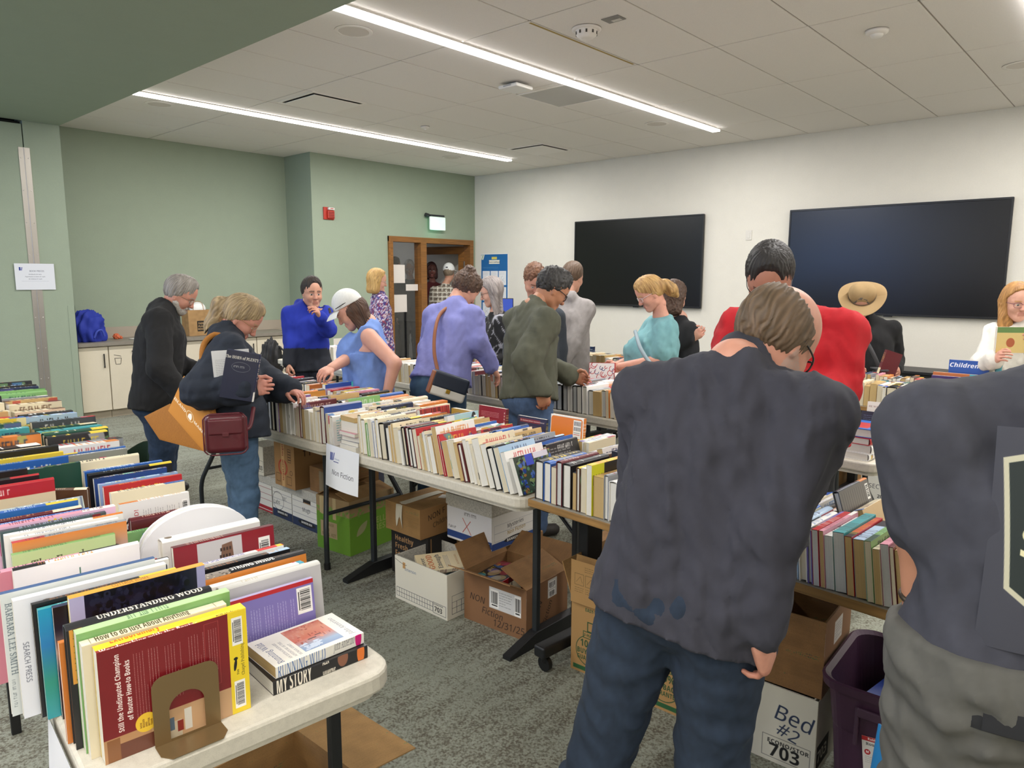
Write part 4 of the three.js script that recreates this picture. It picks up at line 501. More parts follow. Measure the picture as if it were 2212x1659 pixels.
  rowBooks({ t: 'M', x: 0.122, lmax: 0.225, z0: -1.94, z1: -1.85, seed: 24, h: 0.13, far: true, artful: false, s: 'y24 w20 w18 c14' });
  // single books standing out of the rows
  const up = (x, z, w, h, T, key, f, label, o = {}) => book({ L: h, H: w, T, key, hero: true, page: 'w', upright: true, turn: -Math.PI / 2 + (o.dt || 0), lean: o.lean ?? -0.08, pos: [x, TOP, z], r, face: viewCell(w * 1000, h * 1000, f), label, group: 'books standing with their covers to the aisle', ...o });
  up(2.67, -2.063, 0.197, 0.212, 0.02, 'o', (x, w, h) => { fill(x, '#eceae4', 0, 0, w, h); x.fillStyle = '#dd7a20'; x.beginPath(); x.roundRect(4, 7, w - 10, h, 14); x.fill(); for (let i = 0; i < 5; i++) { x.strokeStyle = '#e89a4a'; x.lineWidth = 2; x.beginPath(); x.moveTo(20 + i * 30, h * 0.6); x.quadraticCurveTo(40 + i * 26, h * 0.4, 70 + i * 22, h * 0.62); x.stroke(); } fill(x, '#eceae4', w * 0.7, 14, w * 0.23, 86); for (let i = 0; i < 7; i++) { fill(x, '#333', w * 0.72 + i * 6, 20, 3, 20); fill(x, '#444', w * 0.72 + i * 6, 46, 3, 18); } fill(x, '#8a8a8a', w * 0.72, 72, w * 0.18, 3); fill(x, '#c05a5a', w * 0.72, 80, w * 0.18, 3); }, 'bright orange book with white label standing upright facing the aisle');
  up(2.72, -2.325, 0.19, 0.165, 0.018, 'n', (x, w, h) => { fill(x, '#2a2440', 0, 0, w, h); fill(x, '#7a1f2c', w * 0.1, 12, w * 0.7, 18); txt(x, "The Business Writer's Survival Manual", w * 0.11, 21, 8.6, '#d8c4b0'); lines(x, w * 0.12, 40, w * 0.66, h * 0.6, 9, '#6a6580', r, 2); fill(x, '#1a1630', 0, 0, w * 0.09, h); }, 'dark purple spiral-bound manual beside the orange upright book');
  up(2.76, -2.635, 0.2, 0.175, 0.022, 'm', (x, w, h) => { fill(x, '#8a1f2e', 0, 0, w, h); lines(x, w * 0.1, 26, w * 0.65, 30, 4, '#d8a0a0', r, 2); lines(x, w * 0.4, 66, w * 0.3, 30, 4, '#c98a8a', r, 2); for (let i = 0; i < 8; i++) fill(x, '#d0b0a8', w * 0.93, 20 + i * 16, 6, 9); }, 'crimson book with back-cover text standing behind the third row');
  up(2.75, -2.86, 0.15, 0.135, 0.035, 'd', (x, w, h) => { const g = x.createLinearGradient(0, 0, w, 0); g.addColorStop(0, '#a8842a'); g.addColorStop(1, '#c9a86a'); x.fillStyle = g; x.fillRect(0, 0, w, h); }, 'small mustard yellow thick book standing behind the third row');

  // beech-edged table, left part (in front of the fleece man)
  const GC = 'books in the front row of the beech-edged table', tl = (wx, wz) => { const t = TBL.W1, dx = wx - t.cx, dz = wz - t.cz; return [t.c * dx - t.s * dz, t.s * dx + t.c * dz]; };
  const W = (lx, lz, o) => { const p = onT('W1', lx, lz); return book({ pos: p, turn: TBL.W1.th, r, ...o }); };
  SP.yellow = { L: 0.2, H: 0.19, T: 0.018, key: 'y', page: 'w', hero: true, face: H(160, 110, (x, w, h) => { fill(x, '#d9dc2c', 0, 0, w * 0.36, h); fill(x, '#1c1c1c', w * 0.36, 0, w * 0.64, h); for (let i = 0; i < 8; i++) fill(x, '#2a2a1a', 8 + i * 6, h * 0.2 + 4 * (i % 2), 3, 22); }), label: 'yellow and black book sticking up on the beech-edged table', group: GC };
  rowBooks({ t: 'W1', x: -0.29, z0: -0.9, z1: -0.42, special: SP, seed: 31, lean0: 0.0, lean1: 0.02, h: 0.158, l: 0.232, jit: 0.01, s: 'k30hw b26hw x18 m20h k28hw e14 x12h w20 @yellow d32d s14h w26h c12 d16 x14', row: 'the left beech-table row', group: GC, q: 1.1 });
  W(-0.17, -0.405, { L: 0.26, H: 0.205, T: 0.036, key: 'd', hard: true, page: 'w', hero: true, face: H(260, 190, (x, w, h) => { fill(x, '#b8a898', 0, 0, w, h); fill(x, '#d8d4cc', 0, 0, w * 0.4, h); txt(x, 'NY', w * 0.26, h * 0.5, 30, '#6a3a3a', { rot: -Math.PI / 2, w: '' }); txt(x, 'WIT', w * 0.4, h * 0.5, 34, '#6a2a34', { rot: -Math.PI / 2 }); fill(x, '#8a6a8a', w * 0.48, h * 0.05, w * 0.4, h * 0.6); fill(x, '#5a4a6a', w * 0.6, h * 0.2, w * 0.2, h * 0.4); fill(x, '#7a2a3a', w * 0.5, h * 0.6, w * 0.5, h * 0.1); }), label: 'tall thick hardback with grey and plum cover on the beech-edged table', group: GC });
  rowBooks({ t: 'W1', x: -0.29, z0: -0.38, z1: -0.2, seed: 33, lean0: 0.0, h: 0.158, l: 0.23, s: 'n32hw k34hw r30 d26d s24', row: 'the beech-table row against the fleece', group: GC, q: 1.1 });
  // second row and the box of books behind
  { const p = onT('W1', 0.055, -0.66); up(p[0], p[2], 0.235, 0.16, 0.022, 'n', (x, w, h) => { fill(x, '#171a2c', 0, 0, w, h); barcode(x, w * 0.8, 36, 30, 26, r); }, 'black upright hardback set across the beech-edged table', { dt: -0.07, lean: 0.02, hard: true }); }
  rowBooks({ t: 'W1', x: 0.07, z0: -0.9, z1: -0.28, seed: 34, h: 0.14, l: 0.22, lmax: 0.225, lean0: 0.3, lean1: 0.12, s: 'w22 w18 x14 e40h k44h r20 b24 o24 d20 b30h c22 n20', row: 'the second row of the beech table', group: 'books in the second row of the beech-edged table', q: 1 });
  // right part of the beech-edged table
  const GD = 'books at the right end of the beech-edged table';
  rowBooks({ t: 'W1', x: -0.292, z0: -0.01, z1: 0.46, seed: 41, lean0: 0.06, lean1: 0.14, h: 0.16, l: 0.235, jit: 0.006, s: 's26 w30hs e26hs m34s c14s c22hd l30hc w26hc p16hs r20s i14d w24s t34s r22d l32d g20c c20d i24s m12 d22d', row: 'the beech-table row at the right', group: GD, q: 1.4 });
  rowBooks({ t: 'W1', x: 0.01, z0: -0.02, z1: 0.19, seed: 43, lean0: 0.3, h: 0.13, l: 0.19, lmax: 0.2, s: 'n24 k22h k20 c26d w18 k18 c22d w20', row: 'the second beech-table row at the right', group: GD, q: 1 });
  { const p = onT('W1', 0.105, 0.212); book({ L: 0.23, H: 0.21, T: 0.02, key: 'e', hard: true, page: 's', pos: p, turn: TBL.W1.th, lean: -0.32, r, hero: true, face: H(200, 160, (x, w, h) => { fill(x, '#5a5552', 0, 0, w, h); for (let i = 0; i < 26; i++) fill(x, i % 2 ? '#45413e' : '#6a6460', 8 + i * 7, 8, 3, h); barcode(x, w * 0.96, 10, 40, 20, r, Math.PI / 2); }), label: 'grey hardback with ribbed cover leaning behind the right beech row', group: GD }); }
  { const p = onT('W1', 0.12, 0.262); book({ L: 0.17, H: 0.15, T: 0.03, key: 'c', page: 'd', pos: [p[0], TOP, p[2]], turn: TBL.W1.th, lean: -0.42, r, hero: true, face: H(120, 90, (x, w, h) => fill(x, '#c9a878', 0, 0, w, h)), label: 'small cream book fallen back behind the right beech row', group: GD }); }
  { const p = onT('W1', 0.035, 0.4); up(p[0], p[2], 0.2, 0.185, 0.016, 'k', (x, w, h) => { fill(x, '#1a1a1c', 0, 0, w, h); for (let i = 0; i < 26; i++) { x.strokeStyle = '#4a4c50'; x.beginPath(); x.moveTo(w * 0.45 + r() * 40, 4); x.lineTo(w * 0.4 + r() * 60, 50); x.stroke(); } x.fillStyle = '#b8b4ae'; x.beginPath(); x.ellipse(w * 0.75, 34, 40, 12, -0.2, 0, 7); x.fill(); x.save(); x.translate(0, 20); x.rotate(-0.35); fill(x, '#8a3a2c', -10, 0, 60, 10); x.restore(); txt(x, 'Fifty Years in', w * 0.12, 58, 20, '#e4dfd4', { f: 'monospace', sx: 0.8 }); txt(x, 'POLYGAMY', w * 0.06, 80, 26, '#8e2a30', { sx: 1.15 }); txt(x, "Big Secrets and Little White Lies", w * 0.08, 99, 10.5, '#cfcac2'); x.fillStyle = '#7a3a34'; x.beginPath(); x.ellipse(w * 0.6, h * 0.7, 14, 10, 0, 0, 7); x.fill(); }, 'black book Fifty Years in Polygamy propped upright', { dt: -0.07, lean: -0.3 }); }
  // metal bookend and blue folder behind the fleece man
  { const p = onT('W1', 0.2, -0.15), t = thing('bookend', 'tan metal bookend with arched opening beside the red jacket', 'bookend', [p[0], TOP + 0.0005, p[2]], -Math.PI / 2 + TBL.W1.th), arch = []; for (let i = 0; i <= 12; i++) { const a = Math.PI * i / 12; arch.push([0.035 * Math.cos(a), 0.1 + 0.035 * Math.sin(a)]); } arch.push([-0.035, 0.01], [0.035, 0.01]); const m = std('#b59b74', 0.4, { metalness: 0.3 });
    part('plate', ext([...roundRect(0.13, 0.24, 0.02).slice(0, 12).map(([a, b]) => [a, b + 0.12]), [-0.065, 0], [0.065, 0]], 0.0015, 0, [arch.reverse()]), m, t); part('base', box(0.13, 0.0015, 0.09, 0, 0.001, -0.046), m, t); }
  // table by the red jacket: upright row, flat stack, large white book
  const GE = 'books on the white table end beside the red jacket', NB = (lx, lz, o) => { const p = onT('N3', lx, lz); return book({ pos: [p[0], o.y || TOP, p[2]], turn: TBL.N3.th + (o.dt || 0), r, group: GE, ...o }); };
  rowBooks({ t: 'N3', x: -0.365, z0: 0.02, z1: 0.225, seed: 51, h: 0.155, s: 'k26h w24h k26hd n32hc w16s w18', row: 'the row beside the flat stack', group: GE, q: 0.9 });
  [['w', 0.034, 'lowest'], ['w', 0.04, 'second from below'], ['r', 0.034, 'third from below, red spined'], ['b', 0.042, 'topmost, bright blue']].reduce((y, [k, T, n], i) => { NB(-0.22 + 0.004 * (i % 2), 0.315, { y, L: 0.235, H: 0.155, T, key: k, hard: true, page: 'w', lay: 1, dt: Math.PI / 2 * 0 + 0.03 * (i % 2 ? 1 : -1), artful: true, label: `${PAL[k][1]} hardback in the flat stack, ${n}` }); return y + T + 0.0008; }, TOP);
  rowBooks({ t: 'N3', x: -0.1, z0: -0.25, z1: 0.2, seed: 52, h: 0.15, s: 'c24 e26h w30h s28h r36h k30h e22h s20 b20 k18', lean0: 0.2, row: 'the second row behind the flat stack', group: GE, q: 0.9 });
  { const p = onT('N3', -0.02, 0.335); up(p[0], p[2], 0.165, 0.235, 0.02, 'w', (x, w, h) => { fill(x, '#e6dfd2', 0, 0, w, h); txt(x, 'HE WANTED POWER', 8, 24, 12.5, '#9a7a6a', { f: 'serif' }); }, 'large cream-white upright book behind the flat stack', { lean: -0.12 }); const q = onT('N3', -0.06, 0.315); up(q[0], q[2], 0.15, 0.19, 0.014, 'n', (x, w, h) => { fill(x, '#191c30', 0, 0, w, h); fill(x, '#2a78c0', w * 0.88, 0, w * 0.12, h); lines(x, 12, 16, w * 0.7, 60, 6, '#6a7090', r, 2); }, 'navy upright book with blue edge leaning before the cream one', { lean: -0.14 }); }
  // right back table
  const GF = 'books in the front row of the right back table';
  rowBooks({ t: 'R1', x: -0.29, z0: -0.85, z1: 0.35, seed: 61, h: 0.15, s: 'k14h d20 d26 d22d w12 s14h c26 d20 d22d c26 d22d d26d w18 c16h k40h c22d r22d k34h e20hw s36h c16 e26h k22h c24hd k26h d22d c24h l24h d26d w16 k32h', lean0: -0.02, lean1: 0.03, row: 'the front row of the right back table', group: GF, q: 0.7 });
  rowBooks({ t: 'R1', x: -0.04, z0: -0.55, z1: 0.4, seed: 62, h: 0.14, l: 0.16, lmax: 0.165,  far: true, artful: false, s: 'd20 t22 d24 c26 G18h k20h r24 w22h e22 k26h s24h c24 i18 w26 d24 c30 k18 d24 w28' });
  rowBooks({ t: 'R1', x: 0.135, z0: -0.75, z1: -0.25, seed: 63, h: 0.16, l: 0.18, far: true, artful: false, lmax: 0.16, s: 'r20 w22 i20 c24 n20 s22 e24 i20 d24 o22 c24 k22 w20 d26 w22 e24 r22 c20' });
  { const p = onT('R1', -0.03, -0.69), q = onT('R1', 0.16, -0.1); up(p[0], p[2], 0.165, 0.21, 0.02, 'd', (x, w, h) => { fill(x, '#cdb184', 0, 0, w, h); fill(x, '#1c1a18', w * 0.12, h * 0.12, w * 0.76, h * 0.8); txt(x, 'VIENNESE', w * 0.5, h * 0.22, 26, '#d9c7a0', { a: 'center', sx: 0.95 }); fill(x, '#d9c7a0', w * 0.3, h * 0.36, w * 0.4, h * 0.5); fill(x, '#1c1a18', w * 0.45, h * 0.5, w * 0.1, h * 0.4); x.beginPath(); x.moveTo(w * 0.4, h * 0.6); x.lineTo(w * 0.5, h * 0.45); x.lineTo(w * 0.6, h * 0.6); x.fill(); }, 'tan book lettered VIENNESE standing upright on the right back table'); }
  // one-row tables at the back
  rowBooks({ t: 'N1', x: -0.365, z0: -0.85, z1: 0.85, seed: 71, h: 0.16, far: true, artful: false, lean0: 0.06, s: 'o22 x20 w24 d22 w24 d20 w20 k22 w24 w22 d24 w22 c24 w22 c20 w26 k24h w22 w24 k20h k24 w22 d26 k16 w26 s22 c24 s24 c28 w22 k20 m22 w24 w22 m24 k20 w24 m20 w26 k22 w24 k20 w26 w24 k20 m22 w26 w24 c24 c26' });
  rowBooks({ t: 'N1', x: -0.11, z0: -0.6, z1: 0.85, seed: 72, h: 0.155, far: true, artful: false, s: 'r24 w26 b24 n22 w28 s26 w24 k26 b24 e28 w26 r22 n28 w24 s26 c28 w26 b24 l26 w28 s24 r26 k28 w26' });
  rowBooks({ t: 'N2', x: -0.365, z0: -0.57, z1: 0.57, seed: 73, h: 0.165, far: true, artful: false, s: 's22h s24h k28h k24hs w22h k24h k26h w24h s26h d36d c22h o14 c22h w16 d26d c24+ k12 c26 w22 w16h k22h d28d d24d w20 k22h c24 s22 d26', lean0: 0.02, lean1: 0.08 });
  rowBooks({ t: 'N2', x: -0.1, z0: -0.57, z1: 0.5, seed: 74, h: 0.155, far: true, artful: false, s: 'r22 s26 k24 w28 o24 n26 w26 r24 k30h e26 w26 o22 r24 b26 l28 w24 s26 k26 w24 n22' });
  rowBooks({ t: 'O1', x: -0.29, z0: -0.85, z1: 0.5, seed: 75, h: 0.15, far: true, artful: false, s: 'd28d d26d d24 c26 c24 c26 c22 d24 c22 d26 w22 c20 k20h w24h c26 w28 d22 w24 c26 w28 d24 o26 w24 r22 d24' });
  rowBooks({ t: 'N1c', x: -0.3, z0: -0.6, z1: 0.1, seed: 76, h: 0.18, far: true, artful: false, s: 'k20 s22 w24 w26 w24 w28 w24 c26 w24 w26 w28 w24' });
  // table behind the foreground table
  rowBooks({ t: 'T1b', x: -0.3, z0: -1.15, z1: 1.15, seed: 77, h: 0.215, l: 0.27, far: true, lean0: 0.1, s: 'k24h k22 w26h n28h n30 s24 d20 g18 l20 k20h d26 c28 c30 d24 k26h y18 G20 t22 G18 x24 o22 k26' });
  rowBooks({ t: 'T1b', x: 0.0, z0: -1.15, z1: 1.18, seed: 78, h: 0.19, l: 0.24, far: true, lean0: 0.1, s: 'k26h w30h k24 n34h n26h g22 g20h l18 s18 d26 d30 c34 c32 r16 k28h l26 G22 y20 e18 G22 t24 w20h G22h k22h s24 w22' });
  const far = new THREE.Group(); far.name = 'distant_books'; scene.add(far); tag(far, 'many books standing spine up in rows on the tables further back', 'books'); far.userData.kind = 'stuff';
  part('covers', farCovers.map(a => a[1]), mFace, far); part('spines', farCovers.map(a => a[0]), mCover, far); part('pages', farPages, mPages, far);
}
// ---------- cartons, storage boxes, tote ----------
const atlasB = new Atlas(2048, 2048), mPrint = std('#ffffff', 0.75, { map: atlasB.t });
const kraftTex = dataTex(256, (u, v) => { const g = 0.93 + 0.1 * (vnoise(u * 10, v * 10, 10, 71) - 0.5) + 0.09 * (hash2(u * 256, v * 256, 72) - 0.5) + 0.05 * (vnoise(u * 6, v * 128, 128, 73) - 0.5); return [250 * g, 248 * g, 244 * g]; });
const kraft = (c = '#a5804f') => std(c, 0.85, { map: rep(kraftTex, 3, 3), bumpMap: grainTex, bumpScale: 0.0003 });
const mKraft = kraft(), mKraft2 = kraft('#8f6a42'), mBoxWhite = std('#dcd8cc', 0.8, { map: rep(fuzzTex, 7, 7) });
const KB = '#a5804f';
// printed face: drawn in metres-proportional pixels, laid 0.6 mm proud of a side. side: 'w' faces -x, 's' faces +z, 't' top
function face(t, side, w, h, d, draw, scale = 700, o = {}) {
  const fw = o.fw || (side === 'w' ? d : w), fh = o.fh || (side === 't' ? d : h), uv = atlasB.cell(fw * scale, fh * scale, draw);
  const g = setUV(clean(box(fw, fh, 0.0008)), uv), y = o.y ?? h / 2;
  if (side === 'w') at(g, -w / 2 - 0.0006, y, o.off || 0, 0, -Math.PI / 2, 0); else if (side === 's') at(g, o.off || 0, y, d / 2 + 0.0006); else at(g, 0, h + 0.0006, 0, -Math.PI / 2, 0, 0);
  return part('printed_panel', g, mPrint, t);
}
function flap(t, side, w, h, d, len, ang, mat, name = 'flap') { // ang: 0 upright, 90 flat outward, 180 hanging
  const a = ang * Math.PI / 180, g = side === 'w' || side === 'e' ? box(0.004, len, d - 0.006, 0, len / 2, 0) : box(w - 0.006, len, 0.004, 0, len / 2, 0);
  const s = { w: [-w / 2 + 0.002, 0, 0, a], e: [w / 2 - 0.002, 0, 0, -a], s: [0, d / 2 - 0.002, a, 0], n: [0, -d / 2 + 0.002, -a, 0] }[side];
  return part(name, boxUV(at(g, s[0], h - 0.002, s[1], s[2], 0, s[3])), mat, t);
}
function carton(o) {
  const [w, h, d] = o.size, t = thing(o.name || 'cardboard_box', o.label, 'box', o.pos, o.turn || 0, o.group), m = o.mat || mKraft;
  if (o.open) { part('body', boxUV(at(ext([[-w / 2, -d / 2], [w / 2, -d / 2], [w / 2, d / 2], [-w / 2, d / 2]], h, 0, [[[-w / 2 + 0.005, -d / 2 + 0.005], [-w / 2 + 0.005, d / 2 - 0.005], [w / 2 - 0.005, d / 2 - 0.005], [w / 2 - 0.005, -d / 2 + 0.005]]]), 0, 0, 0, -Math.PI / 2)), m, t); part('bottom', boxUV(box(w - 0.01, 0.005, d - 0.01, 0, 0.003, 0)), m, t); }
  else part('body', boxUV(rbox(w, h, d, 0.004, 0, h / 2, 0, 0, 0, 0, 1)), m, t);
  return t;
}
// lidded storage box, grey-white with a printed band
function storageBox(o) {
  const [w, h, d] = o.size, t = carton({ ...o, name: 'storage_box', mat: mBoxWhite });
  if (o.lid !== false) part('lid', boxUV(rbox(w + 0.012, 0.06, d + 0.012, 0.004, 0, h - 0.027, 0, 0, 0, 0, 1)), mBoxWhite, t);
  return t;
}
const rr = rng(77);
const F = (x, c, a, b, w, h) => { x.fillStyle = c; x.fillRect(a, b, w, h); };
const hand = (x, s, px, py, size, col, rot = -0.06) => txt(x, s, px, py, size, col, { f: 'sans-serif', w: '', rot, skew: -0.15 });
function bankers(x, w, h, band, o = {}) { F(x, '#d9d6cc', 0, 0, w, h); x.strokeStyle = o.line || '#8d8d92'; x.lineWidth = 2; for (const q of [0.34, 0.5, 0.66]) { x.beginPath(); x.moveTo(4, h * q); x.lineTo(w - 4, h * q); x.stroke(); } F(x, band, 0, h * (o.b || 0.78), w, h); if (o.logo) { x.fillStyle = '#141416'; x.beginPath(); x.ellipse(w * 0.5, h * 0.86, w * 0.3, h * 0.07, 0, 0, 7); x.fill(); txt(x, 'BANKERS BOX', w * 0.5, h * 0.86, h * 0.08, '#e8e6de', { a: 'center', sx: 0.9 }); } if (o.hole) { F(x, '#1c1815', w * 0.4, h * 0.24, w * 0.26, h * 0.1); F(x, '#b08350', w * 0.42, h * 0.32, w * 0.22, h * 0.02); } }
const grid703 = (x, w, h, base = '#d9d4c4') => { F(x, base, 0, 0, w, h); x.strokeStyle = '#4a4a4c'; x.lineWidth = 1.4; const y0 = h * 0.72, y1 = h * 0.92; for (let i = 0; i <= 14; i++) { x.beginPath(); x.moveTo(w * 0.03 + i * w * 0.05, y0); x.lineTo(w * 0.03 + i * w * 0.05, y1); x.stroke(); } for (const y of [y0, (y0 + y1) / 2, y1]) { x.beginPath(); x.moveTo(w * 0.03, y); x.lineTo(w * 0.97, y); x.stroke(); } F(x, base, w * 0.74, h * 0.7, w * 0.24, h * 0.24); x.strokeRect(w * 0.74, h * 0.71, w * 0.23, h * 0.23); txt(x, '703', w * 0.76, h * 0.845, h * 0.15, '#161616', { w: 'bold' }); txt(x, 'ECONO/STOR', w * 0.75, h * 0.74, h * 0.045, '#333'); };
// --- under the middle tables
{ const G = 'storage boxes under the middle white tables', G2 = 'cartons under the middle white tables'; let t;
  t = storageBox({ size: [0.38, 0.255, 0.29], pos: [2.63, 0, -4.55], label: 'white storage box with a red base band, leftmost under the middle tables', group: G }); face(t, 'w', 0.38, 0.255, 0.29, (x, w, h) => { bankers(x, w, h, '#a3222c', { line: '#9a4a50', b: 0.84 }); F(x, '#d9d6cc', 0, h * 0.93, w, 4); });
  t = storageBox({ size: [0.38, 0.255, 0.24], pos: [2.625, 0, -4.265], label: 'white storage box with scribbled lid label and navy base, second from left', group: G }); face(t, 'w', 0.38, 0.255, 0.24, (x, w, h) => { bankers(x, w, h, '#1d2a48', { logo: true }); x.strokeStyle = '#333'; x.lineWidth = 2; x.beginPath(); x.ellipse(w * 0.3, h * 0.55, w * 0.28, h * 0.24, 0, 0, 7); x.stroke(); hand(x, 'Labs', w * 0.06, h * 0.6, h * 0.15, '#222'); hand(x, 'TBC', w * 0.5, h * 0.45, h * 0.13, '#555'); });
  t = storageBox({ size: [0.38, 0.255, 0.33], pos: [2.62, 0, -3.965], label: 'white storage box with hand hole marked Mugs, beside the green carton', group: G }); face(t, 'w', 0.38, 0.255, 0.33, (x, w, h) => { bankers(x, w, h, '#1d2a48', { logo: true, hole: true }); hand(x, 'Mugs', w * 0.36, h * 0.52, h * 0.15, '#333'); });
  t = storageBox({ lid: false, size: [0.3, 0.2, 0.2], pos: [2.57, 0.2595, -4.56], label: 'small white storage box numbered 703 on the red-banded box', group: G }); face(t, 'w', 0.3, 0.2, 0.2, (x, w, h) => { F(x, '#d9d4c4', 0, 0, w, h); x.strokeStyle = '#444'; for (let i = 0; i < 4; i++) x.strokeRect(6 + i * 16, h * 0.62, 16, h * 0.24); txt(x, '703', w * 0.58, h * 0.75, h * 0.2, '#1a1a1a'); x.strokeRect(6, h * 0.5, w - 12, h * 0.38); });
  t = carton({ size: [0.3, 0.29, 0.24], pos: [2.53, 0.2595, -4.12], label: 'tall kraft carton with a round red logo taped up its front', group: G2, mat: mKraft });
  face(t, 'w', 0.3, 0.29, 0.24, (x, w, h) => { F(x, '#9c7548', 0, 0, w, h); x.strokeStyle = '#a23a26'; x.lineWidth = 9; x.beginPath(); x.arc(w * 0.42, h * 0.56, w * 0.2, 0, 7); x.stroke(); x.fillStyle = '#a23a26'; x.beginPath(); x.arc(w * 0.42, h * 0.5, w * 0.07, 0, 7); x.fill(); F(x, '#c29a68', w * 0.35, 0, w * 0.15, h); txt(x, 'target.com', w * 0.425, h * 0.86, w * 0.11, '#7a2a1c', { rot: -Math.PI / 2 }); txt(x, 'target', w * 0.425, h * 0.3, w * 0.11, '#7a2a1c', { rot: -Math.PI / 2 }); x.strokeStyle = '#4a3220'; x.lineWidth = 2; for (let i = 0; i < 5; i++) x.strokeRect(w * 0.68, h * (0.12 + 0.06 * i), w * 0.14, h * 0.05); x.strokeRect(w * 0.6, h * 0.74, w * 0.22, h * 0.18); x.strokeRect(w * 0.08, h * 0.72, w * 0.2, h * 0.18); x.beginPath(); x.arc(w * 0.82, h * 0.64, w * 0.06, 0, 7); x.stroke(); });
  face(t, 's', 0.3, 0.29, 0.24, (x, w, h) => { F(x, '#9c7548', 0, 0, w, h); for (const q of [0.24, 0.36]) { F(x, '#4a3220', w * q, h * 0.14, 5, h * 0.14); x.beginPath(); x.moveTo(w * q - 7, h * 0.17); x.lineTo(w * q + 2.5, h * 0.1); x.lineTo(w * q + 12, h * 0.17); x.fill(); } });
  t = carton({ size: [0.34, 0.16, 0.27], pos: [2.62, 0.2595, -3.81], label: 'low kraft carton with clear tape behind the paper sign', group: G2, mat: mKraft2 }); part('tape', box(0.0006, 0.13, 0.05, -0.171, 0.08, 0), std('#8a7a60', 0.25), t);
  // green meal-kit carton
  t = carton({ size: [0.36, 0.325, 0.285], pos: [2.505, 0, -3.535], turn: 0.12, label: 'bright green and kraft carton standing on the floor behind a table leg', group: G2 });
  const leafy = (x, w, h) => { F(x, '#a68a62', 0, 0, w, h); F(x, '#6f9e2e', 0, h * 0.3, w, h * 0.7); for (let i = 0; i < 26; i++) { x.fillStyle = '#7fa04a'; x.beginPath(); x.ellipse(rr() * w, h * 0.2 + rr() * h * 0.12, 10, 4, rr() * 3, 0, 7); x.fill(); } };
  face(t, 'w', 0.36, 0.325, 0.285, (x, w, h) => { leafy(x, w, h); F(x, '#c9b284', w * 0.14, 0, w * 0.1, h * 0.34); F(x, '#c9b284', w * 0.5, 0, w * 0.1, h * 0.4); F(x, '#b8a07a', w * 0.12, h * 0.46, w * 0.5, h * 0.3); txt(x, 'DINNER', w * 0.37, h * 0.52, 16, '#8a7a50', { a: 'center' }); txt(x, '1', w * 0.37, h * 0.61, 20, '#8a7a50', { a: 'center' }); txt(x, 'MEAL KIT', w * 0.37, h * 0.7, 19, '#8a7a50', { a: 'center' }); });
  face(t, 's', 0.36, 0.325, 0.285, (x, w, h) => { leafy(x, w, h); x.fillStyle = '#a9a878'; x.beginPath(); x.moveTo(w * 0.14, h * 0.68); x.quadraticCurveTo(w * 0.16, h * 0.48, w * 0.38, h * 0.44); x.quadraticCurveTo(w * 0.36, h * 0.66, w * 0.14, h * 0.68); x.fill(); txt(x, 'HELLO', w * 0.46, h * 0.5, 36, '#9fae5c'); txt(x, 'FRESH', w * 0.46, h * 0.64, 36, '#9fae5c'); });
  flap(t, 'n', 0.36, 0.325, 0.285, 0.13, -62, mKraft); flap(t, 's', 0.36, 0.325, 0.285, 0.12, -74, mKraft);
  part('tape', setUV(at(box(0.0008, 0.1, 0.022, -0.182, 0.27, -0.1)), [0, 0, 1, 1]), std('#c9b583', 0.5), t);
  // taped carton on the black one
  t = carton({ name: 'meal_carton', size: [0.3, 0.255, 0.29], pos: [2.53, 0, -2.885], mat: std('#1f1c1a', 0.7), label: 'black carton lettered Healthy Fresh under the taped carton', group: G2 });
  face(t, 'w', 0.3, 0.255, 0.3, (x, w, h) => { F(x, '#1f1c1a', 0, 0, w, h); ['Healthy', 'Fresh', 'Food'].forEach((s, i) => txt(x, s, w * 0.1, h * (0.2 + 0.17 * i), h * 0.16, '#b98d5c')); });
  face(t, 's', 0.3, 0.255, 0.3, (x, w, h) => { F(x, '#1f1c1a', 0, 0, w, h); F(x, '#9c7548', w * 0.06, h * 0.02, 5, h * 0.3); });
  t = carton({ size: [0.34, 0.16, 0.285], pos: [2.51, 0.2565, -2.892], label: 'kraft carton with hanging white tape marked NON FICTION Children', group: G2 });
  face(t, 's', 0.34, 0.16, 0.285, (x, w, h) => { F(x, '#9c7548', 0, 0, w, h); hand(x, 'NON F', w * 0.16, h * 0.36, h * 0.26, '#2e2018', -0.2); hand(x, 'Children', w * 0.26, h * 0.64, h * 0.22, '#3a2a1e', -0.2); });
  part('tape', sheet((u, v) => { const a = (u - 0.5) * 0.05; return v > 0.45 ? [-0.172 + (v - 0.45) / 0.55 * 0.3, 0.1625 + 0.002 * Math.sin(v * 9), a - 0.02] : [-0.1735 - 0.004 * Math.sin(v * 8), 0.1625 - (0.45 - v) / 0.45 * (0.1 + 0.03 * Math.cos(u * 6)), a - 0.02]; }, 6, 14, 0.001), std('#cfc8b4', 0.6), t, 'whitish paper tape hanging loose');
  part('sticker', setUV(box(0.06, 0.0008, 0.04, 0.08, 0.1606, 0.05, 0, 0.4), [0, 0, 1, 1]), std('#cfccc4', 0.7), t);
  carton({ size: [0.34, 0.255, 0.32], pos: [2.72, 0, -2.54], mat: mKraft2, label: 'kraft carton hidden beneath the blue-banded storage box', group: G2 });
  t = storageBox({ size: [0.33, 0.24, 0.32], pos: [2.635, 0.2565, -2.522], label: 'white storage box with blue band and a red cross mark', group: G });
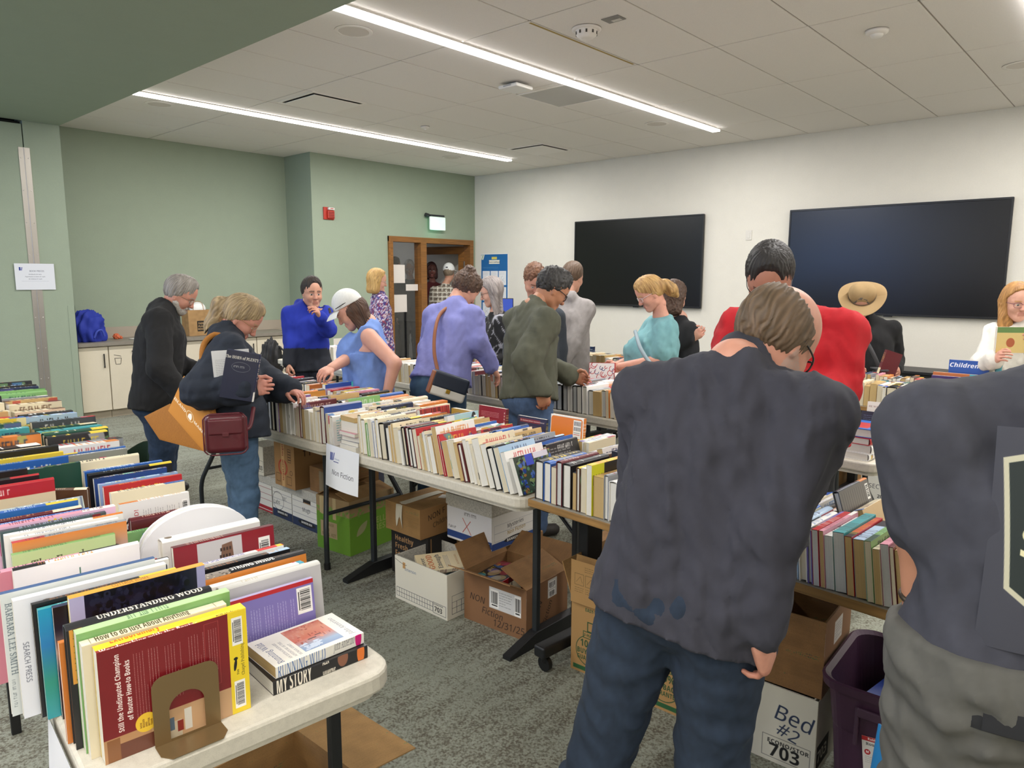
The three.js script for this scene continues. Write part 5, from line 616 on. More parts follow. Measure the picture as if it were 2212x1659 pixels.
  face(t, 'w', 0.33, 0.24, 0.32, (x, w, h) => { F(x, '#d8d8dc', 0, 0, w, h); F(x, '#24417e', 0, h * 0.74, w, h * 0.2); x.strokeStyle = '#b0564e'; x.lineWidth = 3; x.beginPath(); x.moveTo(w * 0.36, h * 0.26); x.lineTo(w * 0.55, h * 0.72); x.moveTo(w * 0.54, h * 0.3); x.lineTo(w * 0.36, h * 0.7); x.stroke(); txt(x, '~wwwww', w * 0.04, h * 0.62, 14, '#333'); txt(x, '~wwwwww', w * 0.4, h * 0.12, 18, '#444'); x.fillStyle = '#141416'; x.beginPath(); x.ellipse(w * 0.76, h * 0.8, w * 0.2, h * 0.07, 0.1, 0, 7); x.fill(); txt(x, 'BANKERS BOX', w * 0.76, h * 0.8, 14, '#e8e6de', { a: 'center', rot: 0.1, sx: 0.9 }); }, 700, { fh: 0.17, y: 0.09 });
  face(t, 's', 0.33, 0.24, 0.32, (x, w, h) => { F(x, '#d4d2cc', 0, 0, w, h); F(x, '#24417e', 0, h * 0.8, w, h * 0.2); x.strokeStyle = '#9a9aa0'; x.strokeRect(w * 0.06, h * 0.28, w * 0.88, h * 0.24); x.strokeRect(w * 0.06, h * 0.52, w * 0.88, h * 0.24); hand(x, 'Mysteries', w * 0.34, h * 0.4, h * 0.17, '#1c1c1c'); hand(x, 'Non Fiction', w * 0.34, h * 0.6, h * 0.16, '#8a6a1c'); x.fillStyle = '#141416'; x.beginPath(); x.ellipse(w * 0.55, h * 0.82, w * 0.28, h * 0.08, 0, 0, 7); x.fill(); txt(x, 'BANKERS BOX', w * 0.55, h * 0.82, 15, '#e8e6de', { a: 'center' }); }, 700, { fh: 0.17, y: 0.09 });
  // open 703 box with books
  t = storageBox({ open: true, lid: false, size: [0.3, 0.225, 0.383], pos: [2.33, 0, -2.565], turn: 0, label: 'open off-white box numbered 703 holding paperbacks', group: G });
  face(t, 'w', 0.3, 0.225, 0.383, (x, w, h) => { grid703(x, w, h); F(x, '#b98d58', w * 0.16, h * 0.1, 14, 22); txt(x, 'Emerson', w * 0.2, h * 0.24, 15, '#5a6a88', { w: '' }); x.strokeStyle = '#3a3a3a'; x.beginPath(); x.moveTo(3, h * 0.08); x.quadraticCurveTo(w * 0.2, h * 0.18, w * 0.24, h * 0.14); x.stroke(); });
  face(t, 's', 0.3, 0.225, 0.383, (x, w, h) => { F(x, '#d9d4c4', 0, 0, w, h); x.strokeStyle = '#4a4a4c'; x.strokeRect(w * 0.1, h * 0.5, w * 0.8, h * 0.4); for (let i = 0; i < 5; i++) { x.strokeRect(w * 0.1 + i * w * 0.1, h * 0.64, w * 0.1, h * 0.13); x.strokeRect(w * 0.1 + i * w * 0.1, h * 0.77, w * 0.1, h * 0.13); } });
  const good = atlasH.cell(230, 150, (x, w, h) => { x.fillStyle = '#d9c9a4'; x.fillRect(0, 0, w, h); const v = -Math.PI / 2; txt(x, 'Never', w * 0.14, h * 0.8, 28, '#3a4250', { rot: v, f: 'serif' }); txt(x, 'GOOD', w * 0.3, h * 0.92, 40, '#b5572c', { rot: v, f: 'serif' }); txt(x, 'Enough', w * 0.48, h * 0.92, 32, '#3a4250', { rot: v, f: 'serif' }); x.save(); x.translate(w * 0.6, h * 0.9); x.rotate(v); lines(x, 0, 0, h * 0.7, w * 0.12, 4, '#6a7080', rr, 2); lines(x, h * 0.1, w * 0.26, h * 0.6, w * 0.05, 2, '#a0663a', rr, 2); x.restore(); });
  const GK = 'books lying in the open boxes';
  book({ L: 0.2, H: 0.145, T: 0.05, key: 'c', page: 'w', lay: -1, pos: [2.33, 0.006, -2.63], turn: -0.2, r: rr, label: 'cream thick paperback under the top book in the 703 box', group: GK });
  book({ L: 0.2, H: 0.145, T: 0.06, key: 'c', page: 'd', lay: 1, pos: [2.335, 0.0575, -2.63], turn: 0.12, r: rr, label: 'tan book beneath Never Good Enough in the 703 box', group: GK });
  book({ L: 0.225, H: 0.15, T: 0.02, key: 'c', page: 'c', hero: true, face: good, lay: 1, pos: [2.335, 0.17, -2.6], turn: -0.5, lean: 0.22, r: rr, label: 'cream book titled Never Good Enough in the open 703 box', group: GK });
  book({ L: 0.2, H: 0.14, T: 0.1, key: 'k', page: 'w', lay: 1, pos: [2.34, 0.006, -2.472], turn: 0, r: rr, label: 'dark thick book at the near end of the 703 box', group: GK });
  book({ L: 0.2, H: 0.14, T: 0.03, key: 'G', page: 'w', hero: true, face: atlasH.cell(120, 90, (x, w, h) => { x.fillStyle = '#25454a'; x.fillRect(0, 0, w, h); for (let i = 0; i < 30; i++) { x.fillStyle = ['#8a6a58', '#1a1c20', '#d0cac0', '#3a6a6a'][i % 4]; x.beginPath(); x.ellipse(rr() * w, rr() * h, 12, 6, rr() * 3, 0, 7); x.fill(); } }), lay: 1, pos: [2.34, 0.107, -2.472], turn: 0, lean: 0.06, r: rr, label: 'dark green illustrated book at the near end of the 703 box', group: GK });
  // open NON FICTION carton
  t = carton({ open: true, size: [0.32, 0.24, 0.37], pos: [2.43, 0, -2.165], turn: 0.06, mat: mKraft2, label: 'open kraft carton marked Non Fiction 12/31/25 with spread flaps', group: G2 });
  face(t, 'w', 0.32, 0.24, 0.37, (x, w, h) => { F(x, '#866040', 0, 0, w, h); hand(x, 'NON', w * 0.1, h * 0.48, 30, '#2a1d14', 0.05); hand(x, 'Fiction', w * 0.3, h * 0.68, 30, '#2a1d14', 0.05); hand(x, '12/31/25', w * 0.48, h * 0.86, 32, '#2a1d14', -0.05); F(x, '#d6d6d6', w * 0.42, h * 0.16, w * 0.5, h * 0.42); barcode(x, w * 0.44, h * 0.2, 34, 60, rr); barcode(x, w * 0.82, h * 0.18, 24, 66, rr); lines(x, w * 0.58, h * 0.2, w * 0.2, h * 0.3, 6, '#555', rr); });
  face(t, 's', 0.32, 0.24, 0.37, (x, w, h) => { F(x, '#866040', 0, 0, w, h); hand(x, 'NON', w * 0.2, h * 0.7, 30, '#2a1d14', -1.1); hand(x, 'Fiction', w * 0.42, h * 0.86, 26, '#2a1d14', -1.1); F(x, '#c9c7c2', w * 0.5, h * 0.04, w * 0.22, h * 0.36); barcode(x, w * 0.52, h * 0.08, 36, 24, rr); barcode(x, w * 0.52, h * 0.26, 36, 22, rr); });
  flap(t, 'w', 0.32, 0.24, 0.37, 0.13, 62, mKraft2); flap(t, 's', 0.32, 0.24, 0.37, 0.16, -66, mKraft2); flap(t, 'e', 0.32, 0.24, 0.37, 0.14, 58, mKraft2); flap(t, 'n', 0.32, 0.24, 0.37, 0.13, 30, mKraft2);
  book({ L: 0.22, H: 0.15, T: 0.16, key: 'c', page: 'c', lay: 1, pos: [2.44, 0.006, -2.27], turn: 0.1, r: rr, label: 'thick volume under the black book in the Non Fiction carton', group: GK });
  book({ L: 0.22, H: 0.15, T: 0.03, key: 'k', page: 'w', lay: 1, pos: [2.44, 0.167, -2.27], turn: 0.15, r: rr, artful: true, label: 'black book lying inside the open Non Fiction carton', group: GK });
  t = carton({ size: [0.28, 0.29, 0.26], pos: [2.95, 0, -1.95], turn: 0.05, mat: mKraft2, label: 'kraft carton marked Do behind the Non Fiction carton', group: G2 }); face(t, 's', 0.28, 0.29, 0.26, (x, w, h) => { F(x, '#866040', 0, 0, w, h); hand(x, 'Con', w * 0.3, h * 0.2, 34, '#2a1d14', -0.3); hand(x, 'Do', w * 0.34, h * 0.5, 40, '#2a1d14', -0.3); hand(x, '12/31', w * 0.24, h * 0.8, 36, '#2a1d14', -0.6); });
  // moving boxes under the beech table
  const uh = (x, w, h, full) => { F(x, KB, 0, 0, w, h); const g = '#1e4426'; txt(x, '100%', w * 0.27, h * 0.56, h * 0.14, g, { a: 'center', sx: 0.85 }); txt(x, 'BUY-BACK', w * 0.27, h * 0.68, h * 0.105, g, { a: 'center', sx: 0.8 }); txt(x, 'GUARANTEE', w * 0.27, h * 0.77, h * 0.085, g, { a: 'center', sx: 0.8 }); x.strokeStyle = g; x.lineWidth = 2; x.beginPath(); x.arc(w * 0.27, h * 0.66, w * 0.19, 0, 7); x.stroke(); F(x, KB, w * 0.19, h * 0.4, w * 0.16, h * 0.07); x.strokeRect(w * 0.18, h * 0.39, w * 0.18, h * 0.09); txt(x, 'U-HAUL', w * 0.27, h * 0.435, h * 0.06, g, { a: 'center' }); F(x, '#23562f', w * 0.04, h * 0.9, w * 0.92, h * 0.06); if (full) { txt(x, 'EASY-TO-LIFT HANDLES', w * 0.2, h * 0.08, h * 0.07, g, { sx: 0.8 }); F(x, '#2c1d12', w * 0.36, h * 0.14, w * 0.28, h * 0.07); F(x, '#cfc7ba', w * 0.4, h * 0.19, w * 0.22, h * 0.02); x.lineWidth = 3; x.strokeRect(w * 0.24, h * 0.25, w * 0.5, h * 0.13); txt(x, 'U-HAUL', w * 0.49, h * 0.315, h * 0.12, g, { a: 'center' }); ['NEED BOXES?', 'TAKE PLENTY!', "We'll Buy Back", 'the Extras.'].forEach((s, i) => txt(x, s, w * 0.5, h * (0.55 + 0.09 * i), h * 0.078, g, { sx: 0.8 })); txt(x, 'uhaul.com', w * 0.3, h * 0.93, h * 0.05, '#c9a878'); x.fillStyle = '#8e8b88'; x.beginPath(); x.moveTo(w * 0.46, h * 0.78); x.lineTo(w * 0.6, h * 0.86); x.lineTo(w * 0.58, h); x.lineTo(w * 0.44, h * 0.98); x.fill(); } };
  t = carton({ open: true, size: [0.42, 0.3, 0.34], pos: [2.46, 0, -1.53], turn: 0.03, label: 'open moving box with printed flap standing up, under the beech table', group: G2 });
  face(t, 'w', 0.42, 0.3, 0.34, (x, w, h) => uh(x, w, h, true));
  { const fl = flap(t, 'w', 0.42, 0.3, 0.34, 0.19, -8, mKraft), uv = atlasB.cell(300, 160, (x, w, h) => { F(x, KB, 0, 0, w, h); const g = '#3a3420'; x.strokeStyle = g; for (let i = 0; i < 4; i++) { x.strokeRect(w * (0.06 + 0.155 * i), h * 0.3, w * 0.13, h * 0.26); x.beginPath(); x.moveTo(w * (0.08 + 0.155 * i), h * 0.5); x.lineTo(w * (0.14 + 0.155 * i), h * 0.36); x.lineTo(w * (0.17 + 0.155 * i), h * 0.5); x.stroke(); lines(x, w * (0.06 + 0.155 * i), h * 0.6, w * 0.13, h * 0.14, 3, g, rr); } lines(x, w * 0.2, h * 0.1, w * 0.35, h * 0.14, 3, g, rr); x.fillStyle = '#23562f'; x.beginPath(); x.moveTo(w * 0.7, h * 0.28); x.lineTo(w * 0.8, h * 0.28); x.lineTo(w * 0.83, h * 0.36); x.lineTo(w * 0.94, h * 0.36); x.lineTo(w * 0.95, h * 0.62); x.lineTo(w * 0.92, h * 0.8); x.lineTo(w * 0.74, h * 0.6); x.fill(); lines(x, w * 0.73, h * 0.34, w * 0.18, h * 0.3, 5, '#c9b487', rr); });
    part('printed_panel', setUV(at(clean(box(0.33, 0.18, 0.0008)), -0.2145 - 0.01, 0.39, 0, 0, -Math.PI / 2, 0), uv), mPrint, fl).rotation.z = 0; }
  flap(t, 's', 0.42, 0.3, 0.34, 0.16, 12, mKraft); flap(t, 'e', 0.42, 0.3, 0.34, 0.19, -10, mKraft); flap(t, 'n', 0.42, 0.3, 0.34, 0.16, 20, mKraft);
  t = carton({ size: [0.42, 0.3, 0.34], pos: [2.45, 0, -1.182], turn: 0.03, label: 'closed moving box behind the legs of the fleece man', group: G2 }); face(t, 'w', 0.42, 0.3, 0.34, (x, w, h) => uh(x, w, h, false));
  t = storageBox({ open: true, lid: false, size: [0.3, 0.27, 0.29], pos: [2.38, 0, -0.86], turn: 0.03, label: 'white storage box marked Bed #2 beside the purple tote', group: G });
  face(t, 'w', 0.3, 0.27, 0.31, (x, w, h) => { F(x, '#d3cfc0', 0, 0, w, h); hand(x, 'Bed', w * 0.56, h * 0.32, 52, '#26324e', 0.1); hand(x, '#2', w * 0.6, h * 0.52, 44, '#26324e', 0.2); x.strokeStyle = '#444'; x.strokeRect(w * 0.45, h * 0.66, w * 0.5, h * 0.28); txt(x, 'ECONO/STOR', w * 0.5, h * 0.72, 15, '#222'); txt(x, '703', w * 0.52, h * 0.84, 44, '#161616'); x.strokeRect(w * 0.03, h * 0.66, w * 0.16, h * 0.28); });
  face(t, 's', 0.3, 0.27, 0.31, (x, w, h) => { F(x, '#d3cfc0', 0, 0, w, h); F(x, '#2a2420', w * 0.05, h * 0.62, w * 0.4, h * 0.3); txt(x, '703', w * 0.08, h * 0.78, 40, '#d3cfc0'); });
  t = carton({ open: true, size: [0.3, 0.26, 0.3], pos: [2.39, 0.2715, -0.855], turn: 0.05, mat: mKraft2, label: 'open kraft carton stacked on the Bed #2 box', group: G2 }); face(t, 's', 0.3, 0.26, 0.3, (x, w, h) => { F(x, '#866040', 0, 0, w, h); F(x, '#cfc9c2', w * 0.34, h * 0.14, w * 0.3, h * 0.3); lines(x, w * 0.37, h * 0.18, w * 0.24, h * 0.22, 6, '#6a6a70', rr); }); flap(t, 'e', 0.3, 0.26, 0.3, 0.14, 30, mKraft2);
  // open carton under the foreground table
  t = carton({ open: true, size: [0.36, 0.235, 0.34], pos: [0.895, 0, -1.695], turn: 0.02, label: 'open empty carton with wide flap under the foreground table', group: 'cartons on the floor' }); flap(t, 'e', 0.36, 0.235, 0.34, 0.2, 96, mKraft); flap(t, 'w', 0.36, 0.235, 0.34, 0.16, 150, mKraft);
}
// --- under the right back table
{ let t = carton({ size: [0.36, 0.33, 0.42], pos: [5.5, 0, -1.3], label: 'kraft carton with a white sale notice under the right back table', group: 'cartons under the right back table' });
  face(t, 'w', 0.36, 0.33, 0.42, (x, w, h) => { F(x, '#9c7548', 0, 0, w, h); F(x, '#d8d6d0', w * 0.06, h * 0.04, w * 0.7, h * 0.78); F(x, '#2a58a8', w * 0.46, h * 0.06, w * 0.14, h * 0.3); F(x, '#d8d6d0', w * 0.4, h * 0.16, w * 0.12, h * 0.12); txt(x, 'SECTION', w * 0.18, h * 0.48, 30, '#4a4c50', { w: '' }); txt(x, '2026 Sale', w * 0.32, h * 0.68, 24, '#3a3c40'); F(x, '#2450a0', w * 0.3, h * 0.84, w * 0.3, h * 0.16); txt(x, '~wwww', w * 0.34, h * 0.92, 16, '#e0e0e0'); });
  t = carton({ size: [0.34, 0.22, 0.4], pos: [5.5, 0.3315, -1.29], turn: 0.04, label: 'kraft carton lettered WITH MATERIAL stacked under the right back table', group: 'cartons under the right back table' });
  face(t, 'w', 0.34, 0.22, 0.4, (x, w, h) => { F(x, '#9c7548', 0, 0, w, h); txt(x, 'MADE WITH', w * 0.66, h * 0.28, 30, '#2e2018', { a: 'right' }); txt(x, 'MATERIAL', w * 0.76, h * 0.48, 36, '#2e2018', { a: 'right' }); lines(x, w * 0.3, h * 0.66, w * 0.3, h * 0.2, 3, '#5a4028', rr, 2); });
  t = carton({ size: [0.3, 0.3, 0.3], pos: [5.52, 0, -1.82], label: 'kraft carton with an orange sticker beneath the right back table', group: 'cartons under the right back table' }); part('sticker', box(0.001, 0.09, 0.09, -0.151, 0.2, 0.06), std('#d8682c', 0.6), t); }
// --- purple tote with lid rim, its book and label
{ const t = thing('storage_tote', 'dark purple plastic tote holding books at lower right', 'tote', [2.37, 0, -0.49], 0.04), mT = phy('#43293f', 0.42, { bumpMap: rep(grainTex, 4, 4), bumpScale: 0.0004 });
  const ring = (w, d, r) => roundRect(w, d, r, 6); const H = 0.4, rings = [[0.34, 0.3, 0.05, 0], [0.37, 0.335, 0.055, 0.24], [0.375, 0.34, 0.055, 0.25], [0.4, 0.365, 0.06, H - 0.03], [0.43, 0.4, 0.07, H - 0.025], [0.436, 0.406, 0.07, H], [0.42, 0.39, 0.065, H + 0.004], [0.395, 0.36, 0.058, H - 0.006], [0.36, 0.325, 0.05, 0.25], [0.33, 0.29, 0.045, 0.008]];
  const P = [], I = [], n = ring(1, 1, 0.1).length; rings.forEach(([w, d, r, y]) => ring(w, d, r).forEach(([a, b]) => P.push(a, y, -b))); for (let k = 0; k < rings.length - 1; k++) for (let i = 0; i < n; i++) { const a = k * n + i, b = k * n + (i + 1) % n; I.push(a, b, b + n, a, b + n, a + n); } const cap = (k, flip) => { const c = P.length / 3; P.push(0, rings[k][3], 0); for (let i = 0; i < n; i++) { const a = k * n + i, b = k * n + (i + 1) % n; flip ? I.push(c, b, a) : I.push(c, a, b); } }; cap(0, true); cap(rings.length - 1, false);
  const g = new THREE.BufferGeometry(); g.setAttribute('position', new THREE.Float32BufferAttribute(P, 3)); g.setIndex(I); g.computeVertexNormals(); const g2 = clean(g); g2.computeVertexNormals(); part('body', boxUV(g2), mT, t);
  part('handle', merge([rbox(0.012, 0.03, 0.17, 0.005, -0.208, 0.33, 0), rbox(0.014, 0.12, 0.012, 0.004, -0.2, 0.28, 0.085), rbox(0.014, 0.12, 0.012, 0.004, -0.2, 0.28, -0.085)]), mT, t);
  const uv = atlasB.cell(150, 190, (x, w, h) => { F(x, '#dcd8d2', 0, 0, w, h); F(x, '#b3282c', 0, 0, w, h * 0.12); txt(x, 'Rubbermaid', w * 0.5, h * 0.06, 16, '#f0e8e0', { a: 'center' }); txt(x, 'Roughneck', w * 0.12, h * 0.19, 20, '#2a2a2a', { f: 'serif' }); x.fillStyle = '#b3282c'; x.beginPath(); x.arc(w * 0.16, h * 0.42, 14, 0, 7); x.fill(); txt(x, 'M', w * 0.16, h * 0.42, 16, '#fff', { a: 'center' }); F(x, '#8a8a84', w * 0.46, h * 0.36, w * 0.46, h * 0.2); x.fillStyle = '#b3282c'; x.beginPath(); x.ellipse(w * 0.72, h * 0.66, 26, 14, 0, 0, 7); x.fill(); lines(x, w * 0.08, h * 0.52, w * 0.34, h * 0.2, 4, '#555', rr); barcode(x, w * 0.5, h * 0.76, 64, 40, rr); });
  part('label', setUV(at(clean(box(0.09, 0.115, 0.0012)), -0.1905, 0.2, -0.02, 0, -Math.PI / 2 , 0.11), uv), mPrint, t, 'white and red product label');
  book({ L: 0.24, H: 0.19, T: 0.2, key: 's', page: 's', lay: 1, pos: [2.365, 0.009, -0.5], turn: 0.04, r: rr, label: 'grey-edged volumes at the bottom of the purple tote', group: 'books in the purple tote' });
  book({ L: 0.28, H: 0.2, T: 0.05, key: 'n', hard: true, page: 's', lay: 1, pos: [2.37, 0.23, -0.5], turn: -0.1, lean: 0.05, roll: -0.08, r: rr, hero: true, face: atlasH.cell(200, 140, (x, w, h) => { x.fillStyle = '#16205a'; x.fillRect(0, 0, w, h); x.fillStyle = '#1f3a8a'; x.fillRect(0, 0, w, h * 0.3); txt(x, '~wwwwww', w * 0.3, h * 0.7, 14, '#5a6ab0', { rot: -1.5 }); }), label: 'glossy dark blue hardback lying in the purple tote', group: 'books in the purple tote' }); }
// grey-green tote bag by the jeans at left
{ const m = std('#6d6f60', 0.9, { map: rep(fuzzTex, 2, 2) }), t = thing('tote_bag', 'grey canvas bag with dark green lining on the carpet behind the jeans', 'bag', [1.95, 0, -5.55], 0.7);
  const wall = (rad, top) => sheet((u, v) => { const a = u * Math.PI * 2, k = 1 + 0.25 * v; return [rad * 1.5 * Math.cos(a) * k, 0.004 + v * (top + 0.05 * Math.cos(a * 2)), rad * 0.8 * Math.sin(a) * k]; }, 28, 6, 0.003);
  part('shell', wall(0.15, 0.3), m, t); part('lining', wall(0.144, 0.297), std('#16301c', 0.85), t); part('bottom', at(new THREE.CylinderGeometry(0.15, 0.15, 0.006, 20), 0, 0.004, 0).scale(1.45, 1, 0.78), m, t); }
// paper sign on the middle table
solo('paper_sign', sheet((u, v) => [2.052 - 0.03 * (1 - v) * 0.4 - 0.012 * (1 - v) * Math.sin(u * 3), TOP + 0.02 - 0.216 * (1 - v) - 0.01 * u, -3.135 + 0.279 * u], 8, 6, 0.0006), std('#eceef2', 0.8, { map: canvasTex(560, 432, (x, w, h) => { F(x, '#f4f5f7', 0, 0, w, h); F(x, '#3a4c9c', w * 0.14, h * 0.17, 20, 80); F(x, '#3a4c9c', w * 0.185, h * 0.17, 18, 80); x.save(); x.translate(w * 0.25, h * 0.16); x.rotate(0.18); F(x, '#3a4c9c', 0, 0, 14, 80); x.restore(); F(x, '#2c3a80', w * 0.25, h * 0.36, 90, 7); txt(x, 'Friends', w * 0.28, h * 0.3, 26, '#7a86b0', { w: '' }); txt(x, 'Non Fiction', w * 0.54, h * 0.62, 72, '#2a2a2e', { a: 'center', w: '' }); }) }), 'white paper sign reading Non Fiction taped to the table edge', 'sign');
// ---------- wall and ceiling fittings ----------
{
  const mOff = std('#d8d4cc', 0.5), mScreen = phy('#050608', 0.3, { clearcoat: 0.25, clearcoatRoughness: 0.26, specularIntensity: 0.7 }), mBezel = std('#101114', 0.4);
  const screen = (z0, z1, y0, y1, label) => { const w = z1 - z0, h = y1 - y0, t = thing('wall_screen', label, 'screen', [XW, y0, (z0 + z1) / 2], -Math.PI / 2, 'large wall screens');
    part('bezel', at(ext(roundRect(w, h, 0.006, 2), 0.03, 0.002, [roundRect(w - 0.03, h - 0.036, 0.003, 2).reverse()]), 0, h / 2, 0.03), mBezel, t); part('panel', box(w - 0.026, h - 0.03, 0.012, 0, h / 2 + 0.003, 0.05), mScreen, t); part('back_case', rbox(w * 0.8, h * 0.8, 0.03, 0.01, 0, h / 2, 0.016), mBezel, t); part('sensor_bar', rbox(0.09, 0.012, 0.02, 0.004, w * 0.02, -0.008, 0.045), std('#2a2b2e', 0.3), t); };
  screen(-6.67, -4.58, 1.21, 2.43, 'dark wall screen nearer the corner, behind the teal blouse'); screen(-3.46, -1.24, 1.2, 2.41, 'large dark wall screen with a blue reflection, behind the hat');
  const sp = thing('switch_plate', 'white blank switch plate on the wall between the screens', 'switch', [XW, 2.08, -3.985], -Math.PI / 2); part('plate', rbox(0.08, 0.12, 0.008, 0.003, 0, 0.06, 0.004), mOff, sp); part('rocker', rbox(0.035, 0.07, 0.006, 0.002, 0, 0.06, 0.009), mOff, sp);
  // lit blue display at the far side of the hall, mirrored by the right screen
  const bd = thing('blue_display', 'lit blue display outside the picture on the opposite wall', 'screen', [XL, 1.4, -7.2], Math.PI / 2); part('panel', box(2.9, 1.7, 0.03, 0, 0.95, 0.03), std('#0a1020', 0.4, { emissive: new THREE.Color(0.16, 0.34, 0.8), emissiveIntensity: 8 }), bd); part('frame', at(ext(roundRect(3.0, 1.8, 0.01, 2), 0.04, 0, [roundRect(2.9, 1.7, 0.005, 2).reverse()]), 0, 0.95, 0.01), mBezel, bd);
  const bl = new THREE.RectAreaLight(new THREE.Color(0.2, 0.42, 1.0), 1.0, 2.9, 1.7); bl.position.set(XL + 0.08, 2.35, -7.2); bl.rotation.y = -Math.PI / 2; bl.castShadow = true; scene.add(bl);
  // blue poster
  const ps = thing('poster', 'blue poster with white panels on the white wall beside the doorway', 'poster', [XW - 0.004, 0.93, -8.37], -Math.PI / 2); part('board', box(0.62, 1.07, 0.006, 0, 0.535, 0.001), std('#e8e6e0', 0.7), ps);
  part('print', setUV(clean(box(0.6, 1.05, 0.002, 0, 0.535, 0.005)), [0, 0, 1, 1]), std('#ffffff', 0.5, { map: canvasTex(300, 520, (x, w, h) => { F(x, '#1f66a4', 0, 0, w, h); F(x, '#efe9d6', w * 0.3, h * 0.09, w * 0.4, h * 0.06); F(x, '#d8c860', w * 0.4, h * 0.04, w * 0.2, h * 0.04); txt(x, "Where's reading go?", w * 0.5, h * 0.12, 15, '#1a3a60', { a: 'center' }); for (let i = 0; i < 3; i++) { x.save(); x.translate(w * (0.02 + 0.04 * i), 0); x.rotate(0.35); F(x, i % 2 ? '#cfd8b0' : '#f0ecd8', 0, 0, 9, 44); x.restore(); } lines(x, w * 0.06, h * 0.19, w * 0.6, h * 0.04, 2, '#9cc0dc', rr); for (let j = 0; j < 3; j++) for (let i = 0; i < 3; i++) { F(x, '#e9eaec', w * (0.05 + 0.31 * i), h * (0.26 + 0.25 * j), w * 0.28, h * 0.22); lines(x, w * (0.07 + 0.31 * i), h * (0.28 + 0.25 * j), w * 0.2, h * 0.04, 2, '#8a94a0', rr); x.strokeStyle = '#5a6470'; x.beginPath(); x.arc(w * (0.19 + 0.31 * i), h * (0.37 + 0.25 * j), 14, 0, 5); x.stroke(); x.beginPath(); x.moveTo(w * (0.12 + 0.31 * i), h * (0.45 + 0.25 * j)); x.quadraticCurveTo(w * (0.2 + 0.31 * i), h * (0.36 + 0.25 * j), w * (0.27 + 0.31 * i), h * (0.44 + 0.25 * j)); x.stroke(); } }) }), ps);
  // fire alarm
  const fa = thing('fire_alarm', 'red fire alarm with white strobe on the green wall', 'alarm', [5.94, 2.4, ZG]); const mRed = std('#b5301f', 0.45); part('back_plate', rbox(0.17, 0.17, 0.02, 0.006, 0, 0.085, 0.01), mRed, fa); part('horn', rbox(0.11, 0.11, 0.03, 0.01, 0.02, 0.07, 0.034), mRed, fa); for (let i = 0; i < 4; i++) part('grille_bar', box(0.085, 0.008, 0.004, 0.02, 0.035 + i * 0.022, 0.05), std('#5a1810', 0.6), fa); part('strobe', rbox(0.1, 0.035, 0.04, 0.01, 0.025, 0.148, 0.036), std('#d8d4d0', 0.25), fa); part('fire_text', at(box(0.05, 0.01, 0.001, 0.025, 0.15, 0.057)), mRed, fa);
  // exit sign hangs out from the wall
  const ex = thing('exit_sign', 'green lit EXIT sign above the wooden door frame', 'sign', [7.92, 2.36, ZG + 0.02]); const mGlowG = std('#ffffff', 0.4, { emissive: new THREE.Color(1, 1, 1), emissiveIntensity: 0.62, map: null, emissiveMap: canvasTex(320, 190, (x, w, h) => { F(x, '#6fcfa8', 0, 0, w, h); F(x, '#0f9a68', w * 0.06, h * 0.08, w * 0.88, h * 0.84); txt(x, 'EXIT', w * 0.5, h * 0.53, 150, '#8affd0', { a: 'center', sx: 0.8 }); txt(x, 'EXIT', w * 0.5, h * 0.53, 140, '#5ff0b8', { a: 'center', sx: 0.8 }); }) });
  part('panel', setUV(clean(box(0.32, 0.19, 0.01, 0, 0.095, 0.05)), [0, 0, 1, 1]), mGlowG, ex); part('rim', at(ext(roundRect(0.34, 0.21, 0.015), 0.014, 0, [roundRect(0.32, 0.19, 0.008).reverse()]), 0, 0.095, 0.042), std('#cfd6d0', 0.4), ex); part('mount', merge([rbox(0.3, 0.03, 0.06, 0.008, 0, 0.215, 0.03), rod([-0.16, 0.21, 0.02], [-0.22, 0.22, 0.02], 0.032)]), std('#23262a', 0.5), ex);
  const el = new THREE.PointLight(new THREE.Color(0.2, 1, 0.65), 0.09); el.position.set(7.86, 2.4, ZG + 0.1); el.castShadow = true; el.shadow.radius = 4; scene.add(el);
  // price notice taped over the hinge
  solo('price_notice', setUV(clean(at(box(0.36, 0.27, 0.0012), 2.325, 1.6, ZG + 0.012)), [0, 0, 1, 1]), std('#e8eaee', 0.75, { map: canvasTex(360, 270, (x, w, h) => { F(x, '#f0f1f4', 0, 0, w, h); F(x, '#3a4c9c', w * 0.11, h * 0.14, 16, 34); x.save(); x.translate(w * 0.18, h * 0.14); x.rotate(0.2); F(x, '#3a4c9c', 0, 0, 7, 34); x.restore(); txt(x, 'BOOK PRICES', w * 0.55, h * 0.29, 22, '#3a3f50', { a: 'center', w: '' }); ['Hardbacks $2 each', 'Paperbacks & others $1 each', 'All children $1 each'].forEach((s, i) => txt(x, s, w * 0.5, h * (0.41 + 0.09 * i), 14, '#3a3f50', { a: 'center', w: '' })); lines(x, w * 0.15, h * 0.64, w * 0.7, h * 0.06, 1, '#6a7080', rr); }) }), 'white printed price notice taped over the hinge', 'notice');
  // ceiling fittings
  const mC = std('#ece7e2', 0.6), fit = (name, label, x, z, cat, g) => thing(name, label, cat, [x, CEIL - 0.0005, z], 0, g);
